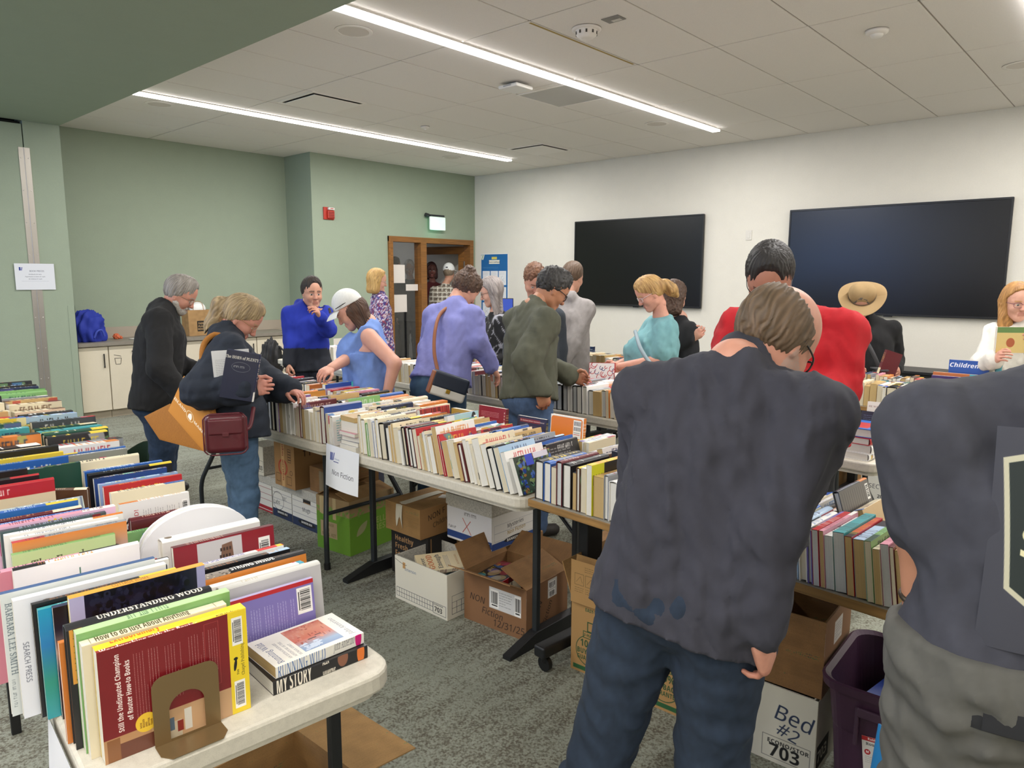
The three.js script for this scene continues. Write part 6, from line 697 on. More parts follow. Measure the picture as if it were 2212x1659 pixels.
  [[3.18, -4.35, 'round ceiling speaker nearest the green soffit'], [3.18, -7.55, 'round ceiling speaker left of the farther lamp'], [7.18, -4.36, 'round ceiling speaker at the end of the nearer lamp'], [7.24, -7.7, 'round ceiling speaker near the far corner'], [7.16, -1.05, 'round ceiling speaker at the right picture edge']].forEach(([x, z, l]) => { const t = fit('ceiling_speaker', l, x, z, 'speaker', 'round ceiling speakers'); part('ring', lathe([[0.105, -0.006], [0.13, -0.006], [0.132, 0], [0.105, 0], [0.105, -0.006]], 32), mC, t); part('grille', at(new THREE.CylinderGeometry(0.105, 0.105, 0.003, 32), 0, -0.003, 0), std('#d6cfc8', 0.8), t); });
  [[4.2, -6.28, 'square ceiling air diffuser beside the farther lamp'], [7.56, -6.35, 'square ceiling air diffuser near the far corner']].forEach(([x, z, l]) => { const t = fit('air_diffuser', l, x, z, 'vent', 'square air diffusers'); for (const [rx, rz, w, d] of [[0, 0.29, 0.61, 0.03], [0, -0.29, 0.61, 0.03], [0.29, 0, 0.03, 0.55], [-0.29, 0, 0.03, 0.55]]) part('frame', box(w, 0.006, d, rx, -0.003, rz), mC, t); part('throat', box(0.55, 0.002, 0.55, 0, -0.001, 0), std('#3a3632', 0.9), t); part('blade', rbox(0.52, 0.008, 0.52, 0.003, 0, -0.016, 0), mC, t); for (const [a, b] of [[-0.2, -0.2], [0.2, -0.2], [-0.2, 0.2], [0.2, 0.2]]) part('stud', rod([a, -0.013, b], [a, -0.001, b], 0.005), mC, t); });
  { const t = fit('air_return_panel', 'pale grey square ceiling panel beside the nearer lamp', 5.55, -4.375, 'vent'); part('frame', at(ext([[-0.32, -0.31], [0.32, -0.31], [0.32, 0.31], [-0.32, 0.31]], 0.005, 0, [[[-0.3, -0.29], [-0.3, 0.29], [0.3, 0.29], [0.3, -0.29]]]), 0, 0, 0, Math.PI / 2), mC, t); part('mesh_panel', box(0.6, 0.002, 0.58, 0, -0.001, 0), std('#b8b6b2', 0.5), t); }
  { const t = fit('smoke_detector', 'white smoke detector with slots on the ceiling', 4.2, -3.12, 'detector'); part('base', lathe([[0, 0], [0.1, 0], [0.1, -0.012], [0.085, -0.016], [0, -0.016]], 28), mC, t); part('dome', lathe([[0.075, -0.016], [0.07, -0.045], [0.05, -0.062], [0.03, -0.066], [0.001, -0.066]], 28), mC, t); for (let i = 0; i < 10; i++) { const a = i * 0.628; part('slot', box(0.012, 0.02, 0.004, 0.073 * Math.cos(a), -0.034, 0.073 * Math.sin(a), 0, Math.PI / 2 - a), std('#4a4642', 0.8), t); } }
  { const t = fit('ceiling_plate', 'small grey perforated plate beside the smoke detector', 4.17, -2.88, 'plate'); part('plate', box(0.1, 0.004, 0.13, 0, -0.002, 0), std('#8a8580', 0.4, { metalness: 0.5 }), t); part('sticker', box(0.035, 0.001, 0.07, 0.022, -0.0046, 0.01), std('#d0ccc6', 0.6), t); }
  { const t = fit('occupancy_sensor', 'white dome sensor on the ceiling at right', 5.54, -1.66, 'sensor'); part('base', lathe([[0, 0], [0.075, 0], [0.07, -0.02], [0.05, -0.03], [0, -0.03]], 28), mC, t); part('lens', lathe([[0.042, -0.03], [0.035, -0.046], [0.001, -0.05]], 24), std('#efece8', 0.3), t); }
  { const t = fit('small_sensor', 'small white round sensor between the ceiling diffusers', 5.6, -6.38, 'sensor'); part('base', lathe([[0, 0], [0.05, 0], [0.045, -0.02], [0, -0.024]], 20), mC, t); part('lens', at(new THREE.SphereGeometry(0.016, 12, 8), 0, -0.024, 0), std('#efece8', 0.3), t); }
  { const t = fit('wireless_access_point', 'white flat wireless box hanging under the ceiling', 4.93, -4.42, 'access point'); part('mount', rbox(0.1, 0.02, 0.1, 0.004, 0, -0.011, 0), std('#4a4a4c', 0.5), t); part('body', rbox(0.22, 0.03, 0.22, 0.012, 0, -0.037, 0), std('#e4e2de', 0.4), t); part('logo', box(0.002, 0.01, 0.09, -0.1105, -0.036, 0), std('#a0a0a4', 0.4), t); }
  // ---------- alcove counter ----------
  const mCab = std('#d9cfb9', 0.55, { map: paintTex }), mTop = std('#8d877d', 0.45, { map: plasticTex });
  const ct = thing('counter_top', 'grey laminate counter along the green alcove', 'counter', [0, 0, 0]); part('slab', boxUV(span(XS + 0.003, 5.4, 0.83, 0.87, ZA + 0.003, -8.84)), mTop, ct); part('backsplash', boxUV(span(XS + 0.003, XA - 0.016, 0.87, 1.0, ZA + 0.002, ZA + 0.02)), std('#a79c8d', 0.5), ct);
  [[2.675, 2.99, 0], [2.995, 3.6, 1], [3.605, 4.2, 0], [4.205, 4.8, 0], [4.805, 5.39, 0]].forEach(([x0, x1, k], i) => { const t = thing('base_cabinet', ['narrow cream cabinet with a vertical handle at the alcove left', 'cream cabinet with a waste bin symbol on its front', 'cream cabinet behind the black jacket', 'cream cabinet behind the navy coat', 'cream cabinet at the right end of the alcove counter'][i], 'cabinet', [(x0 + x1) / 2, 0, 0], 0, 'cream cabinets below the counter'); const w = x1 - x0;
    part('body', box(w, 0.74, 0.55, 0, 0.46, -9.17), mCab, t); part('kick', box(w, 0.085, 0.5, 0, 0.0435, -9.17), std('#a09682', 0.7), t); const d = part('door', boxUV(rbox(w - 0.006, 0.725, 0.018, 0.002, 0, 0.455, -8.884)), mCab, t); const mH = std('#2b2724', 0.4, { metalness: 0.4 });
    part('handle', k ? merge([rod([-0.06, 0.75, -8.862], [0.2, 0.75, -8.862], 0.006), rod([-0.05, 0.75, -8.876], [-0.05, 0.75, -8.862], 0.005), rod([0.19, 0.75, -8.876], [0.19, 0.75, -8.862], 0.005)]) : merge([rod([w / 2 - 0.05, 0.58, -8.862], [w / 2 - 0.05, 0.74, -8.862], 0.006), rod([w / 2 - 0.05, 0.59, -8.876], [w / 2 - 0.05, 0.59, -8.862], 0.005), rod([w / 2 - 0.05, 0.73, -8.876], [w / 2 - 0.05, 0.73, -8.862], 0.005)]), mH, d);
    if (k) part('bin_symbol', merge([rod([-0.235, 0.61, -8.8745], [-0.185, 0.61, -8.8745], 0.0025), rod([-0.245, 0.68, -8.8745], [-0.175, 0.68, -8.8745], 0.0025), rod([-0.235, 0.61, -8.8745], [-0.245, 0.68, -8.8745], 0.0025), rod([-0.185, 0.61, -8.8745], [-0.175, 0.68, -8.8745], 0.0025), rod([-0.25, 0.72, -8.8745], [-0.175, 0.7, -8.8745], 0.0025)]), mH, d); });
  struct('trim_alcove', boxUV(merge([span(XA - 0.012, XA - 0.001, 0.1, 0.995, ZA, ZG), span(5.4, XA - 0.012, 0.1, 0.87, ZA + 0.001, ZA + 0.012)])), mBeige);
  // things on the counter
  { const t = thing('shopping_bag', 'brown paper shopping bag lettered THIRD PLACE BOOKS on the counter', 'bag', [4.12, 0.871, -9.1], 0.12); const g = sheet((u, v) => { const p = roundRect(0.3, 0.16, 0.008, 2), k = u * (p.length), i = Math.floor(k) % p.length, j = (i + 1) % p.length, f = k - Math.floor(k); return [(p[i][0] + (p[j][0] - p[i][0]) * f) * (1 + 0.02 * v), 0.002 + 0.32 * v, -(p[i][1] + (p[j][1] - p[i][1]) * f) * (1 - 0.1 * v * v)]; }, 48, 8, 0.0012); part('body', boxUV(g), kraft('#b18d5f'), t); part('bottom', box(0.29, 0.002, 0.15, 0, 0.002, 0), mKraft, t);
    const uv = atlasB.cell(120, 130, (x, w, h) => { F(x, '#15120f', 0, 0, w, h); ['THIRD', 'PLACE', 'BOOKS'].forEach((s, i) => txt(x, s, w * 0.5, h * (0.24 + 0.27 * i), 32, '#b9986a', { a: 'center' })); }); part('printed_panel', setUV(clean(box(0.12, 0.13, 0.001, 0.02, 0.12, 0.081)), uv), mPrint, t);
    part('tissue', at(new THREE.IcosahedronGeometry(0.09, 3), 0.02, 0.33, 0).scale(1.2, 1, 0.7).translate(0, 0, 0), std('#e8e8e6', 0.8, { flatShading: true }), t); part('handle', tube([[-0.07, 0.31, 0.06], [-0.06, 0.4, 0.05], [0.0, 0.43, 0.045], [0.06, 0.4, 0.05], [0.07, 0.31, 0.06]], 0.004, 20, 6), kraft('#b18d5f'), t); }
  const lump = lumpy;
  { const t = thing('blue_bag', 'royal blue crumpled bag on the counter by the green wall', 'bag', [2.86, 0.871, -9.1]); part('body', lump(0.16, 2, 1.1, 1.35, 0.9), std('#1b2f98', 0.75), t); part('handle', tube([[0.02, 0.05, 0.16], [0.05, 0.12, 0.17], [0.1, 0.13, 0.165], [0.13, 0.06, 0.15]], 0.012, 16, 6), std('#3a4cb0', 0.7), t); }
  { const t = thing('orange_figurine', 'small orange ornament on the counter', 'ornament', [3.22, 0.871, -9.25]); part('body', lump(0.035, 5, 1, 1.1, 1), std('#c8623a', 0.5), t); part('head', lump(0.02, 3, 1, 1, 1).translate(0.045, 0.0, 0), std('#c8623a', 0.5), t); }
  solo('paper_pad', box(0.4, 0.006, 0.22, 3.52, 0.8745, -9.05, 0, 0.05), std('#d8d6d0', 0.7), 'white sheets of paper lying on the counter', 'paper');
  // bench with bags at the right end of the alcove
  { const t = thing('padded_bench', 'beige padded bench behind the boy and the navy coat', 'bench', [4.85, 0, -7.6], 0); part('seat', rbox(1.5, 0.14, 0.5, 0.06, 0, 0.45, 0, 0, 0, 0, 4), std('#b9ad97', 0.6), t); part('base', rbox(1.44, 0.37, 0.44, 0.01, 0, 0.186, 0), std('#a89d88', 0.6), t); }
  { const t = thing('black_backpack', 'black backpack on the beige bench', 'bag', [4.28, 0.5215, -7.6], 0.2); part('body', lump(0.15, 7, 0.85, 1.5, 0.6), std('#1a1a1c', 0.7), t); part('strap', tube([[0.05, 0.3, 0.08], [0.09, 0.22, 0.13], [0.1, 0.1, 0.12], [0.07, 0.02, 0.09]], 0.01, 16, 6), std('#2a2a2e', 0.7), t); }
  { const t = thing('dark_jacket', 'crumpled dark grey jacket on the beige bench', 'jacket', [4.72, 0.5215, -7.6]); part('body', lump(0.16, 9, 1.25, 0.6, 0.8), std('#33363b', 0.9), t); part('sleeve', lump(0.1, 4, 1.2, 0.7, 0.7).translate(-0.1, 0.08, -0.02), std('#9fb0a4', 0.85), t); }
  // ---------- door frame, sidelight, open door, lobby ----------
  const mOak = std('#a9743c', 0.45, { map: rep(woodTex, 1, 2) }), mOak2 = std('#8f6234', 0.5, { map: rep(woodTex, 1, 2) });
  const df = struct('door_frame', boxUV(merge([span(6.97, 7.05, 0, 2.225, ZG - 0.13, ZG + 0.03), span(8.685, 8.765, 0, 2.225, ZG - 0.13, ZG + 0.03), span(6.97, 8.765, 2.145, 2.225, ZG - 0.13, ZG + 0.031), span(7.6, 7.72, 0, 2.145, ZG - 0.13, ZG + 0.03)])), mOak); df.name = 'trim_1';
  struct('sill', boxUV(span(7.05, 7.6, 0, 0.25, ZG - 0.12, ZG + 0.02)), mOak, df);
  const win = struct('window_1', box(0.55, 1.895, 0.008, 7.325, 1.197, ZG - 0.05), phy('#ffffff', 0.03, { transmission: 1, thickness: 0, ior: 1.5 }));
  // door leaf opened into the lobby, hinged at the right
  const dg = new THREE.Group(); dg.name = 'door_1'; dg.userData.kind = 'structure'; dg.position.set(8.68, 0, ZG - 0.11); dg.rotation.y = -1.3; scene.add(dg);
  part('stiles', boxUV(at(ext([[-0.94, 0.01], [0, 0.01], [0, 2.13], [-0.94, 2.13]], 0.044, 0, [[[-0.82, 0.3], [-0.82, 2.0], [-0.12, 2.0], [-0.12, 0.3]]]), 0, 0, -0.05)), mOak, dg); part('pane', box(0.7, 1.7, 0.006, -0.47, 1.15, -0.028), phy('#ffffff', 0.03, { transmission: 1, thickness: 0 }), dg); for (const y of [0.25, 1.1, 1.82]) part('hinge', rbox(0.02, 0.12, 0.03, 0.003, 0.004, y, 0), std('#9c9a94', 0.3, { metalness: 0.8 }), dg);
  [[7.06, 7.33, 1.62, 1.9], [7.06, 7.36, 1.17, 1.44], [7.345, 7.59, 1.5, 1.6]].forEach(([x0, x1, y0, y1], i) => solo('glass_notice', box(x1 - x0, y1 - y0, 0.001, (x0 + x1) / 2, (y0 + y1) / 2 - 0.1, ZG - 0.0445), std('#d9d2cc', 0.8), ['upper blank paper sheet taped to the sidelight glass', 'lower blank paper sheet taped to the sidelight glass', 'narrow blank paper strip taped to the sidelight glass'][i], 'notice', 'papers taped on the sidelight glass'));
  const mLob = std('#8f8c93', 0.8, { map: paintTex });
  struct('wall_lobby', boxUV(merge([span(5.82, XW, 0, 2.75, -13.05, -12.9), span(5.82, 5.94, 0, 2.75, -12.9, ZG - 0.14)])), mLob); struct('ceiling_lobby', span(5.82, XW, 2.75, 2.85, -13.05, ZG - 0.14), std('#a09a94', 0.9));
  const ld = struct('door_2', boxUV(span(8.0, 8.75, 0, 2.1, -12.89, -12.86)), std('#5f6f8c', 0.5)); struct('door_trim', merge([span(7.94, 8.0, 0, 2.16, -12.895, -12.84), span(8.75, 8.8, 0, 2.16, -12.895, -12.84), span(7.94, 8.8, 2.1, 2.16, -12.895, -12.84)]), std('#3c3e46', 0.5), ld);
  const lob = new THREE.RectAreaLight(new THREE.Color(0.85, 0.9, 1), 5, 1.2, 0.4); lob.position.set(7.2, 2.72, -11); lob.rotation.x = -Math.PI / 2; lob.castShadow = true; scene.add(lob); const lp = thing('lobby_lamp', 'ceiling lamp in the lobby behind the doorway, hidden from view', 'lamp', [7.2, 2.75, -11]); part('diffuser', box(1.2, 0.012, 0.4, 0, -0.008, 0), std('#ffffff', 0.5, { emissive: new THREE.Color(0.9, 0.95, 1), emissiveIntensity: 1.5 }), lp); part('frame', at(ext([[-0.62, -0.22], [0.62, -0.22], [0.62, 0.22], [-0.62, 0.22]], 0.02, 0, [[[-0.6, -0.2], [-0.6, 0.2], [0.6, 0.2], [0.6, -0.2]]]), 0, -0.001, 0, Math.PI / 2), mC, lp);
  // low black credenza under the right screen
  { const t = thing('credenza', 'low black cabinet along the wall under the right screen', 'cabinet', [8.58, 0, -1.6]); part('body', rbox(0.44, 0.62, 2.6, 0.006, 0, 0.31, 0), std('#1f1f20', 0.6), t); part('top', rbox(0.48, 0.03, 2.64, 0.004, -0.005, 0.636, 0), std('#17171a', 0.4), t); for (let i = 0; i < 4; i++) part('door', rbox(0.014, 0.56, 0.63, 0.003, -0.226, 0.31, -0.97 + i * 0.645), std('#242426', 0.5), t); }
  // tablet and disc racks on the back table
  { const p = onT('O1', 0.13, 0.05), t = thing('disc_rack', 'long rack packed with grey discs on the table below the left screen', 'rack', [p[0], TOP, p[2]], TBL.O1.th); part('tray', merge([box(0.16, 0.006, 1.1, 0, 0.005, 0), box(0.006, 0.05, 1.1, -0.078, 0.03, 0), box(0.006, 0.05, 1.1, 0.078, 0.03, 0)]), std('#2a2a2c', 0.5), t); const tones = ['#6a6c6c', '#85878a', '#55585c', '#9a9a94', '#b0a880'].map(c => std(c, 0.35)); const cg = rbox(0.14, 0.125, 0.0095, 0.001, 0, 0.073, 0, 0, 0, 0, 1); for (let i = 0; i < 100; i++) { const m = part('disc_case', cg, tones[Math.floor(hash2(i, 3, 5) * 5)], t); m.position.z = -0.54 + i * 0.0109; } }
  { const p = onT('O1', -0.02, -0.78); book({ L: 0.2, H: 0.14, T: 0.03, key: 'n', page: 'w', upright: true, hero: true, turn: -Math.PI / 2, pos: p, r: rr, face: viewCell(140, 200, (x, w, h) => { x.fillStyle = '#1f3f70'; x.fillRect(0, 0, w, h); lines(x, 10, 20, w - 20, h - 60, 8, '#c0d0e0', rr, 6); }), label: 'blue book standing upright left of the disc rack', group: 'books standing with their covers to the aisle' }); }
  { const t = thing('tablet_screen', 'small lit blue screen beside the curly-haired man', 'screen', [8.3, 0, -7.7], -0.9); part('stand', merge([rod([0, 0.02, 0], [0, 1.05, 0], 0.02), rbox(0.3, 0.02, 0.3, 0.006, 0, 0.011, 0)]), mBezel, t); part('case', rbox(0.34, 0.24, 0.02, 0.006, 0, 1.17, 0), mBezel, t); part('display', box(0.32, 0.22, 0.004, 0, 1.17, 0.0115), std('#0c1a50', 0.3, { emissive: new THREE.Color(0.05, 0.1, 0.5), emissiveIntensity: 0.8 }), t); }
  // clear rack and signs on the back left table
  { const p = onT('N1c', 0.17, -0.2), t = thing('display_rack', 'white display rack with tan divider on the table behind the boy', 'rack', [p[0], TOP, p[2]], TBL.N1c.th); part('back', box(0.008, 0.22, 0.5, 0.12, 0.112, 0), std('#dcdad4', 0.4), t); part('side', box(0.24, 0.22, 0.006, 0, 0.112, 0.25), std('#dcdad4', 0.4), t); part('side', box(0.24, 0.22, 0.006, 0, 0.112, -0.25), std('#dcdad4', 0.4), t); part('divider', rbox(0.2, 0.17, 0.004, 0.001, 0, 0.19, 0.05), std('#a98258', 0.6), t); }
}
// books lying open at the right back table: box with picture books
{ const p = onT('R1', 0.14, -0.02); let t = carton({ open: true, size: [0.15, 0.13, 0.42], pos: [p[0] + 0.1, TOP + 0.0005, p[2]], mat: mKraft, label: 'low carton of picture books on the right back table', group: 'cartons on tables' }); face(t, 'w', 0.15, 0.13, 0.42, (x, w, h) => { F(x, '#26403a', 0, 0, w, h); x.save(); x.translate(w, h); x.rotate(Math.PI); txt(x, 'OPEN 30', w * 0.08, h * 0.6, 38, '#a8a06a', { w: '' }); txt(x, 'XL', w * 0.8, h * 0.5, 30, '#a8a06a', { w: '' }); x.restore(); });
  const pics = [['purple picture book with swirling letters in the low carton', 'p', 0.012, 0.19, (x, w, h) => { F(x, '#3a2a60', 0, 0, w, h); F(x, '#8a5a2c', w * 0.4, h * 0.3, w * 0.5, h * 0.4); x.strokeStyle = '#d8c8e8'; x.lineWidth = 8; x.beginPath(); x.arc(w * 0.2, h * 0.4, 24, 0, 4); x.stroke(); }], ['orange and teal picture book in the low carton', 'o', 0.05, 0.21, (x, w, h) => { F(x, '#b5683a', 0, 0, w * 0.6, h); F(x, '#4aa0b0', w * 0.6, 0, w * 0.4, h); }], ['tall blue picture book Children of standing at the back of the carton', 'b', 0.09, 0.3, (x, w, h) => { F(x, '#2450a0', 0, 0, w, h); txt(x, 'Children of', w * 0.5, h * 0.12, 32, '#e8e8f0', { a: 'center', skew: -0.2 }); F(x, '#3a9a50', 0, h * 0.5, w, h * 0.4); F(x, '#2a1c18', w * 0.15, h * 0.58, w * 0.7, h * 0.3); txt(x, '~wwwwww', w * 0.26, h * 0.72, 26, '#d8c8a0'); }]];
  pics.forEach(([label, key, dx, H, f], i) => book({ L: H, H: i === 2 ? 0.24 : 0.37, T: 0.016, key, hero: true, upright: true, turn: -Math.PI / 2, lean: 0, pos: [p[0] + 0.035 + dx, TOP + 0.0065, p[2] + (i === 2 ? 0.02 : 0)], r: rr, face: viewCell(i === 2 ? 180 : 260, H * 800, f), page: 'w', label, group: 'picture books in the low carton' })); }
// ---------- people: smooth-joined bone fields meshed with surface nets ----------
class Field {
  constructor(lo, hi, c) { this.lo = lo; this.c = c; this.n = [0, 1, 2].map(i => Math.ceil((hi[i] - lo[i]) / c) + 3); this.f = new Float32Array(this.n[0] * this.n[1] * this.n[2]).fill(9); }
  add(p) { // tapered capsule a-b, optionally flattened by s along n; sub cuts it away
    const { a, b = p.a, ra, rb = ra, k = 0.02, n = null, s = 1, sub = false } = p, [nx, ny, nz] = this.n, c = this.c, lo = this.lo, f = this.f, m = Math.max(ra, rb) * Math.max(1, s) + k + 2.5 * c;
    let bx = b[0] - a[0], by = b[1] - a[1], bz = b[2] - a[2], w = 0; const sc = 1 / s - 1; if (n) { w = (bx * n[0] + by * n[1] + bz * n[2]) * sc; bx += w * n[0]; by += w * n[1]; bz += w * n[2]; }
    const bb = bx * bx + by * by + bz * bz || 1e-9, R = [0, 1, 2].map(i => [Math.max(0, Math.floor((Math.min(a[i], b[i]) - m - lo[i]) / c)), Math.min(this.n[i] - 1, Math.ceil((Math.max(a[i], b[i]) + m - lo[i]) / c))]);
    for (let z = R[2][0]; z <= R[2][1]; z++) for (let y = R[1][0]; y <= R[1][1]; y++) for (let x = R[0][0]; x <= R[0][1]; x++) {
      let px = lo[0] + x * c - a[0], py = lo[1] + y * c - a[1], pz = lo[2] + z * c - a[2]; if (n) { const q = (px * n[0] + py * n[1] + pz * n[2]) * sc; px += q * n[0]; py += q * n[1]; pz += q * n[2]; }
      let t = (px * bx + py * by + pz * bz) / bb; t = t < 0 ? 0 : t > 1 ? 1 : t; const dx = px - bx * t, dy = py - by * t, dz = pz - bz * t; let d = Math.sqrt(dx * dx + dy * dy + dz * dz) - (ra + (rb - ra) * t); if (n && s < 1) d *= 0.5 + 0.5 * s;
      const i = x + nx * (y + ny * z); if (sub) { const h = Math.max(0, k - Math.abs(f[i] + d)) / k; f[i] = Math.max(f[i], -d) + h * h * k * 0.25; } else { const h = k > 0 ? Math.max(0, k - Math.abs(f[i] - d)) / k : 0; f[i] = Math.min(f[i], d) - h * h * k * 0.25; }
    } return this;
  }
  map(fn) { const [nx, ny, nz] = this.n, f = this.f; for (let z = 0, i = 0; z < nz; z++) for (let y = 0; y < ny; y++) for (let x = 0; x < nx; x++, i++) if (f[i] < 0.1) f[i] = fn(f[i], this.lo[0] + x * this.c, this.lo[1] + y * this.c, this.lo[2] + z * this.c); return this; }
  mesh(col) {
    const [nx, ny, nz] = this.n, f = this.f, P = [], I = [], id = new Int32Array(f.length).fill(-1), st = [1, nx, nx * ny];
    for (let z = 0; z < nz - 1; z++) for (let y = 0; y < ny - 1; y++) for (let x = 0; x < nx - 1; x++) {
      const i = x + nx * (y + ny * z); let s = 0; for (let q = 0; q < 8; q++) if (f[i + (q & 1) + (q >> 1 & 1) * nx + (q >> 2) * nx * ny] < 0) s++; if (s === 0 || s === 8) continue;
      let vx = 0, vy = 0, vz = 0, m = 0; for (let q = 0; q < 8; q++) for (let e = 0; e < 3; e++) { if (q >> e & 1) continue; const r = q | 1 << e, A = f[i + (q & 1) + (q >> 1 & 1) * nx + (q >> 2) * nx * ny], B = f[i + (r & 1) + (r >> 1 & 1) * nx + (r >> 2) * nx * ny]; if ((A < 0) === (B < 0)) continue; const t = A / (A - B); vx += (q & 1) + (e === 0 ? t : 0); vy += (q >> 1 & 1) + (e === 1 ? t : 0); vz += (q >> 2) + (e === 2 ? t : 0); m++; }
      id[i] = P.length / 3; P.push(this.lo[0] + (x + vx / m) * this.c, this.lo[1] + (y + vy / m) * this.c, this.lo[2] + (z + vz / m) * this.c);
    }
    for (let z = 1; z < nz - 1; z++) for (let y = 1; y < ny - 1; y++) for (let x = 1; x < nx - 1; x++) { const i = x + nx * (y + ny * z), A = f[i] < 0; for (let e = 0; e < 3; e++) { if (A === f[i + st[e]] < 0) continue; const u = st[(e + 1) % 3], v = st[(e + 2) % 3], a = id[i], b = id[i - u], c = id[i - u - v], d = id[i - v]; if (A) I.push(a, b, c, a, c, d); else I.push(a, c, b, a, d, c); } }
    const g = new THREE.BufferGeometry(); g.setAttribute('position', new THREE.Float32BufferAttribute(P, 3)); g.setIndex(I); g.computeVertexNormals();
    if (col) { const C = new Float32Array(P.length); for (let i = 0; i < P.length; i += 3) { const q = col(P[i], P[i + 1], P[i + 2]); C[i] = q[0]; C[i + 1] = q[1]; C[i + 2] = q[2]; } g.setAttribute('color', new THREE.BufferAttribute(C, 3)); }
    return g;
  }
}
function fieldOf(prims, c, pad = 0.03) { const lo = [9e9, 9e9, 9e9], hi = [-9e9, -9e9, -9e9]; for (const p of prims) if (!p.sub) for (const q of [p.a, p.b || p.a]) for (let i = 0; i < 3; i++) { const r = Math.max(p.ra, p.rb ?? p.ra) * Math.max(1, p.s || 1) + pad; lo[i] = Math.min(lo[i], q[i] - r); hi[i] = Math.max(hi[i], q[i] + r); } const F = new Field(lo, hi, c); prims.forEach(p => F.add(p)); return F; }
const n3 = (x, y, z) => Math.sin(x * 1.7 + 3.1 * Math.sin(y * 0.9 + z)) * Math.sin(y * 1.3 + 2.3 * Math.sin(z * 1.1 + x * 0.7)) * Math.sin(z * 1.9 + 1.7 * Math.sin(x * 0.8 - y));
const A3 = (v) => [v.x, v.y, v.z];
const mixc = (a, b, t) => a.map((q, i) => q + (b[i] - q) * t);
const mSkin = phy('#ffffff', 0.52, { vertexColors: true, sheen: 0.15, sheenRoughness: 0.6 }), mCloth = phy('#ffffff', 0.9, { vertexColors: true, sheen: 0.3, sheenRoughness: 0.7 }), mHair = std('#ffffff', 0.6, { vertexColors: true }), mShell = phy('#ffffff', 0.55, { vertexColors: true });
const mottle = (css, amp = 0.12, fr = 40) => { const b = lin(css); return (x, y, z) => { const k = 1 + amp * (n3(x * fr, y * fr, z * fr) + 0.5 * n3(x * fr * 3.1, y * fr * 3.1, z * fr * 3.1)); return [b[0] * k, b[1] * k, b[2] * k]; }; };
function headGeo(o, c) {
  const f = o.fem ? 0.94 : 1, P = [{ a: [0, 0.03, -0.014], ra: 0.098, n: [1, 0, 0], s: 0.8, k: 0.02 }, { a: [0, 0.045, 0.012], ra: 0.088, n: [1, 0, 0], s: 0.84, k: 0.03 }, { a: [0, -0.03, 0.022], b: [0, -0.06, 0.03], ra: 0.066 * f, rb: 0.052 * f, k: 0.04, n: [1, 0, 0], s: 0.92 }, { a: [0.04, -0.065, 0.01], b: [0.014, -0.1, 0.058], ra: 0.026 * f, rb: 0.022, k: 0.03 }, { a: [-0.04, -0.065, 0.01], b: [-0.014, -0.1, 0.058], ra: 0.026 * f, rb: 0.022, k: 0.03 }, { a: [0, -0.101, 0.066], ra: 0.019, k: 0.02 }];
  for (const s of [-1, 1]) P.push({ a: [s * 0.012, 0.021, 0.085], b: [s * 0.05, 0.02, 0.066], ra: 0.01, rb: 0.008, k: 0.018 }, { a: [s * 0.04, -0.034, 0.06], ra: 0.024, k: 0.03 }, { a: [s * 0.032, -0.002, 0.1], ra: 0.017, k: 0.014, sub: true }, { a: [s * 0.031, -0.002, 0.073], ra: 0.0155, k: 0.004 }, { a: [s * 0.076, 0.012, -0.012], b: [s * 0.074, -0.028, -0.004], ra: 0.017, rb: 0.011, k: 0.008, n: [1, 0, 0], s: 0.45 }, { a: [s * 0.083, 0.004, -0.002], ra: 0.009, k: 0.006, sub: true }, { a: [s * 0.01, -0.036, 0.099], ra: 0.0085, k: 0.008 });
  P.push({ a: [0, 0.012, 0.088], b: [0, -0.033, 0.109], ra: 0.008, rb: 0.0115, k: 0.014 }, { a: [-0.018, -0.064, 0.086], b: [0.018, -0.064, 0.086], ra: 0.0065, k: 0.01 }, { a: [-0.015, -0.075, 0.085], b: [0.015, -0.075, 0.085], ra: 0.0075, k: 0.01 }, { a: [-0.022, -0.0695, 0.096], b: [0.022, -0.0695, 0.096], ra: 0.0035, k: 0.006, sub: true }, { a: [0, -0.06, -0.025], b: [0, -0.105, -0.03], ra: 0.053 * f, rb: 0.05 * f, k: 0.03 }, ...(o.face || []));
  const F = fieldOf(P, c), sk = lin(o.skin), lip = mixc(sk, lin('#8a2f30'), 0.4), br = lin(o.brow || o.hairCol || '#3a2a20'), red = mixc(sk, lin('#a84a3c'), 0.16), st = o.stubble ? lin(o.stubble) : null;
  return F.mesh((x, y, z) => { const ax = Math.abs(x); if (z > 0.07 && Math.abs(y + 0.07) < 0.013 && ax < 0.022) return lip; if (z > 0.06 && ax > 0.01 && ax < 0.052 && Math.abs(y - 0.026 + 0.12 * Math.max(0, ax - 0.035)) < 0.005) return mixc(sk, br, 0.75); const ex = ax - 0.031, ey = y + 0.002; if (z > 0.074 && ex * ex + ey * ey * 2.6 < 0.00016) return ex * ex + ey * ey < 0.00004 ? [0.02, 0.015, 0.01] : [0.5, 0.47, 0.44]; if (st && y < -0.035 + 0.4 * (0.05 - z) && z > -0.01 && !(Math.abs(y + 0.07) < 0.012 && ax < 0.02)) return mixc(sk, st, 0.45 + 0.2 * n3(x * 300, y * 300, z * 300)); const k = 1 + 0.05 * n3(x * 60, y * 60, z * 60); return (z > 0.09 && y < 0 ? red : sk).map(q => q * k); });
}
const FR = { a: [0, 0.06, 0.016], ra: 0.089, n: [1, 0, 0], s: 0.86, k: 0.02 };
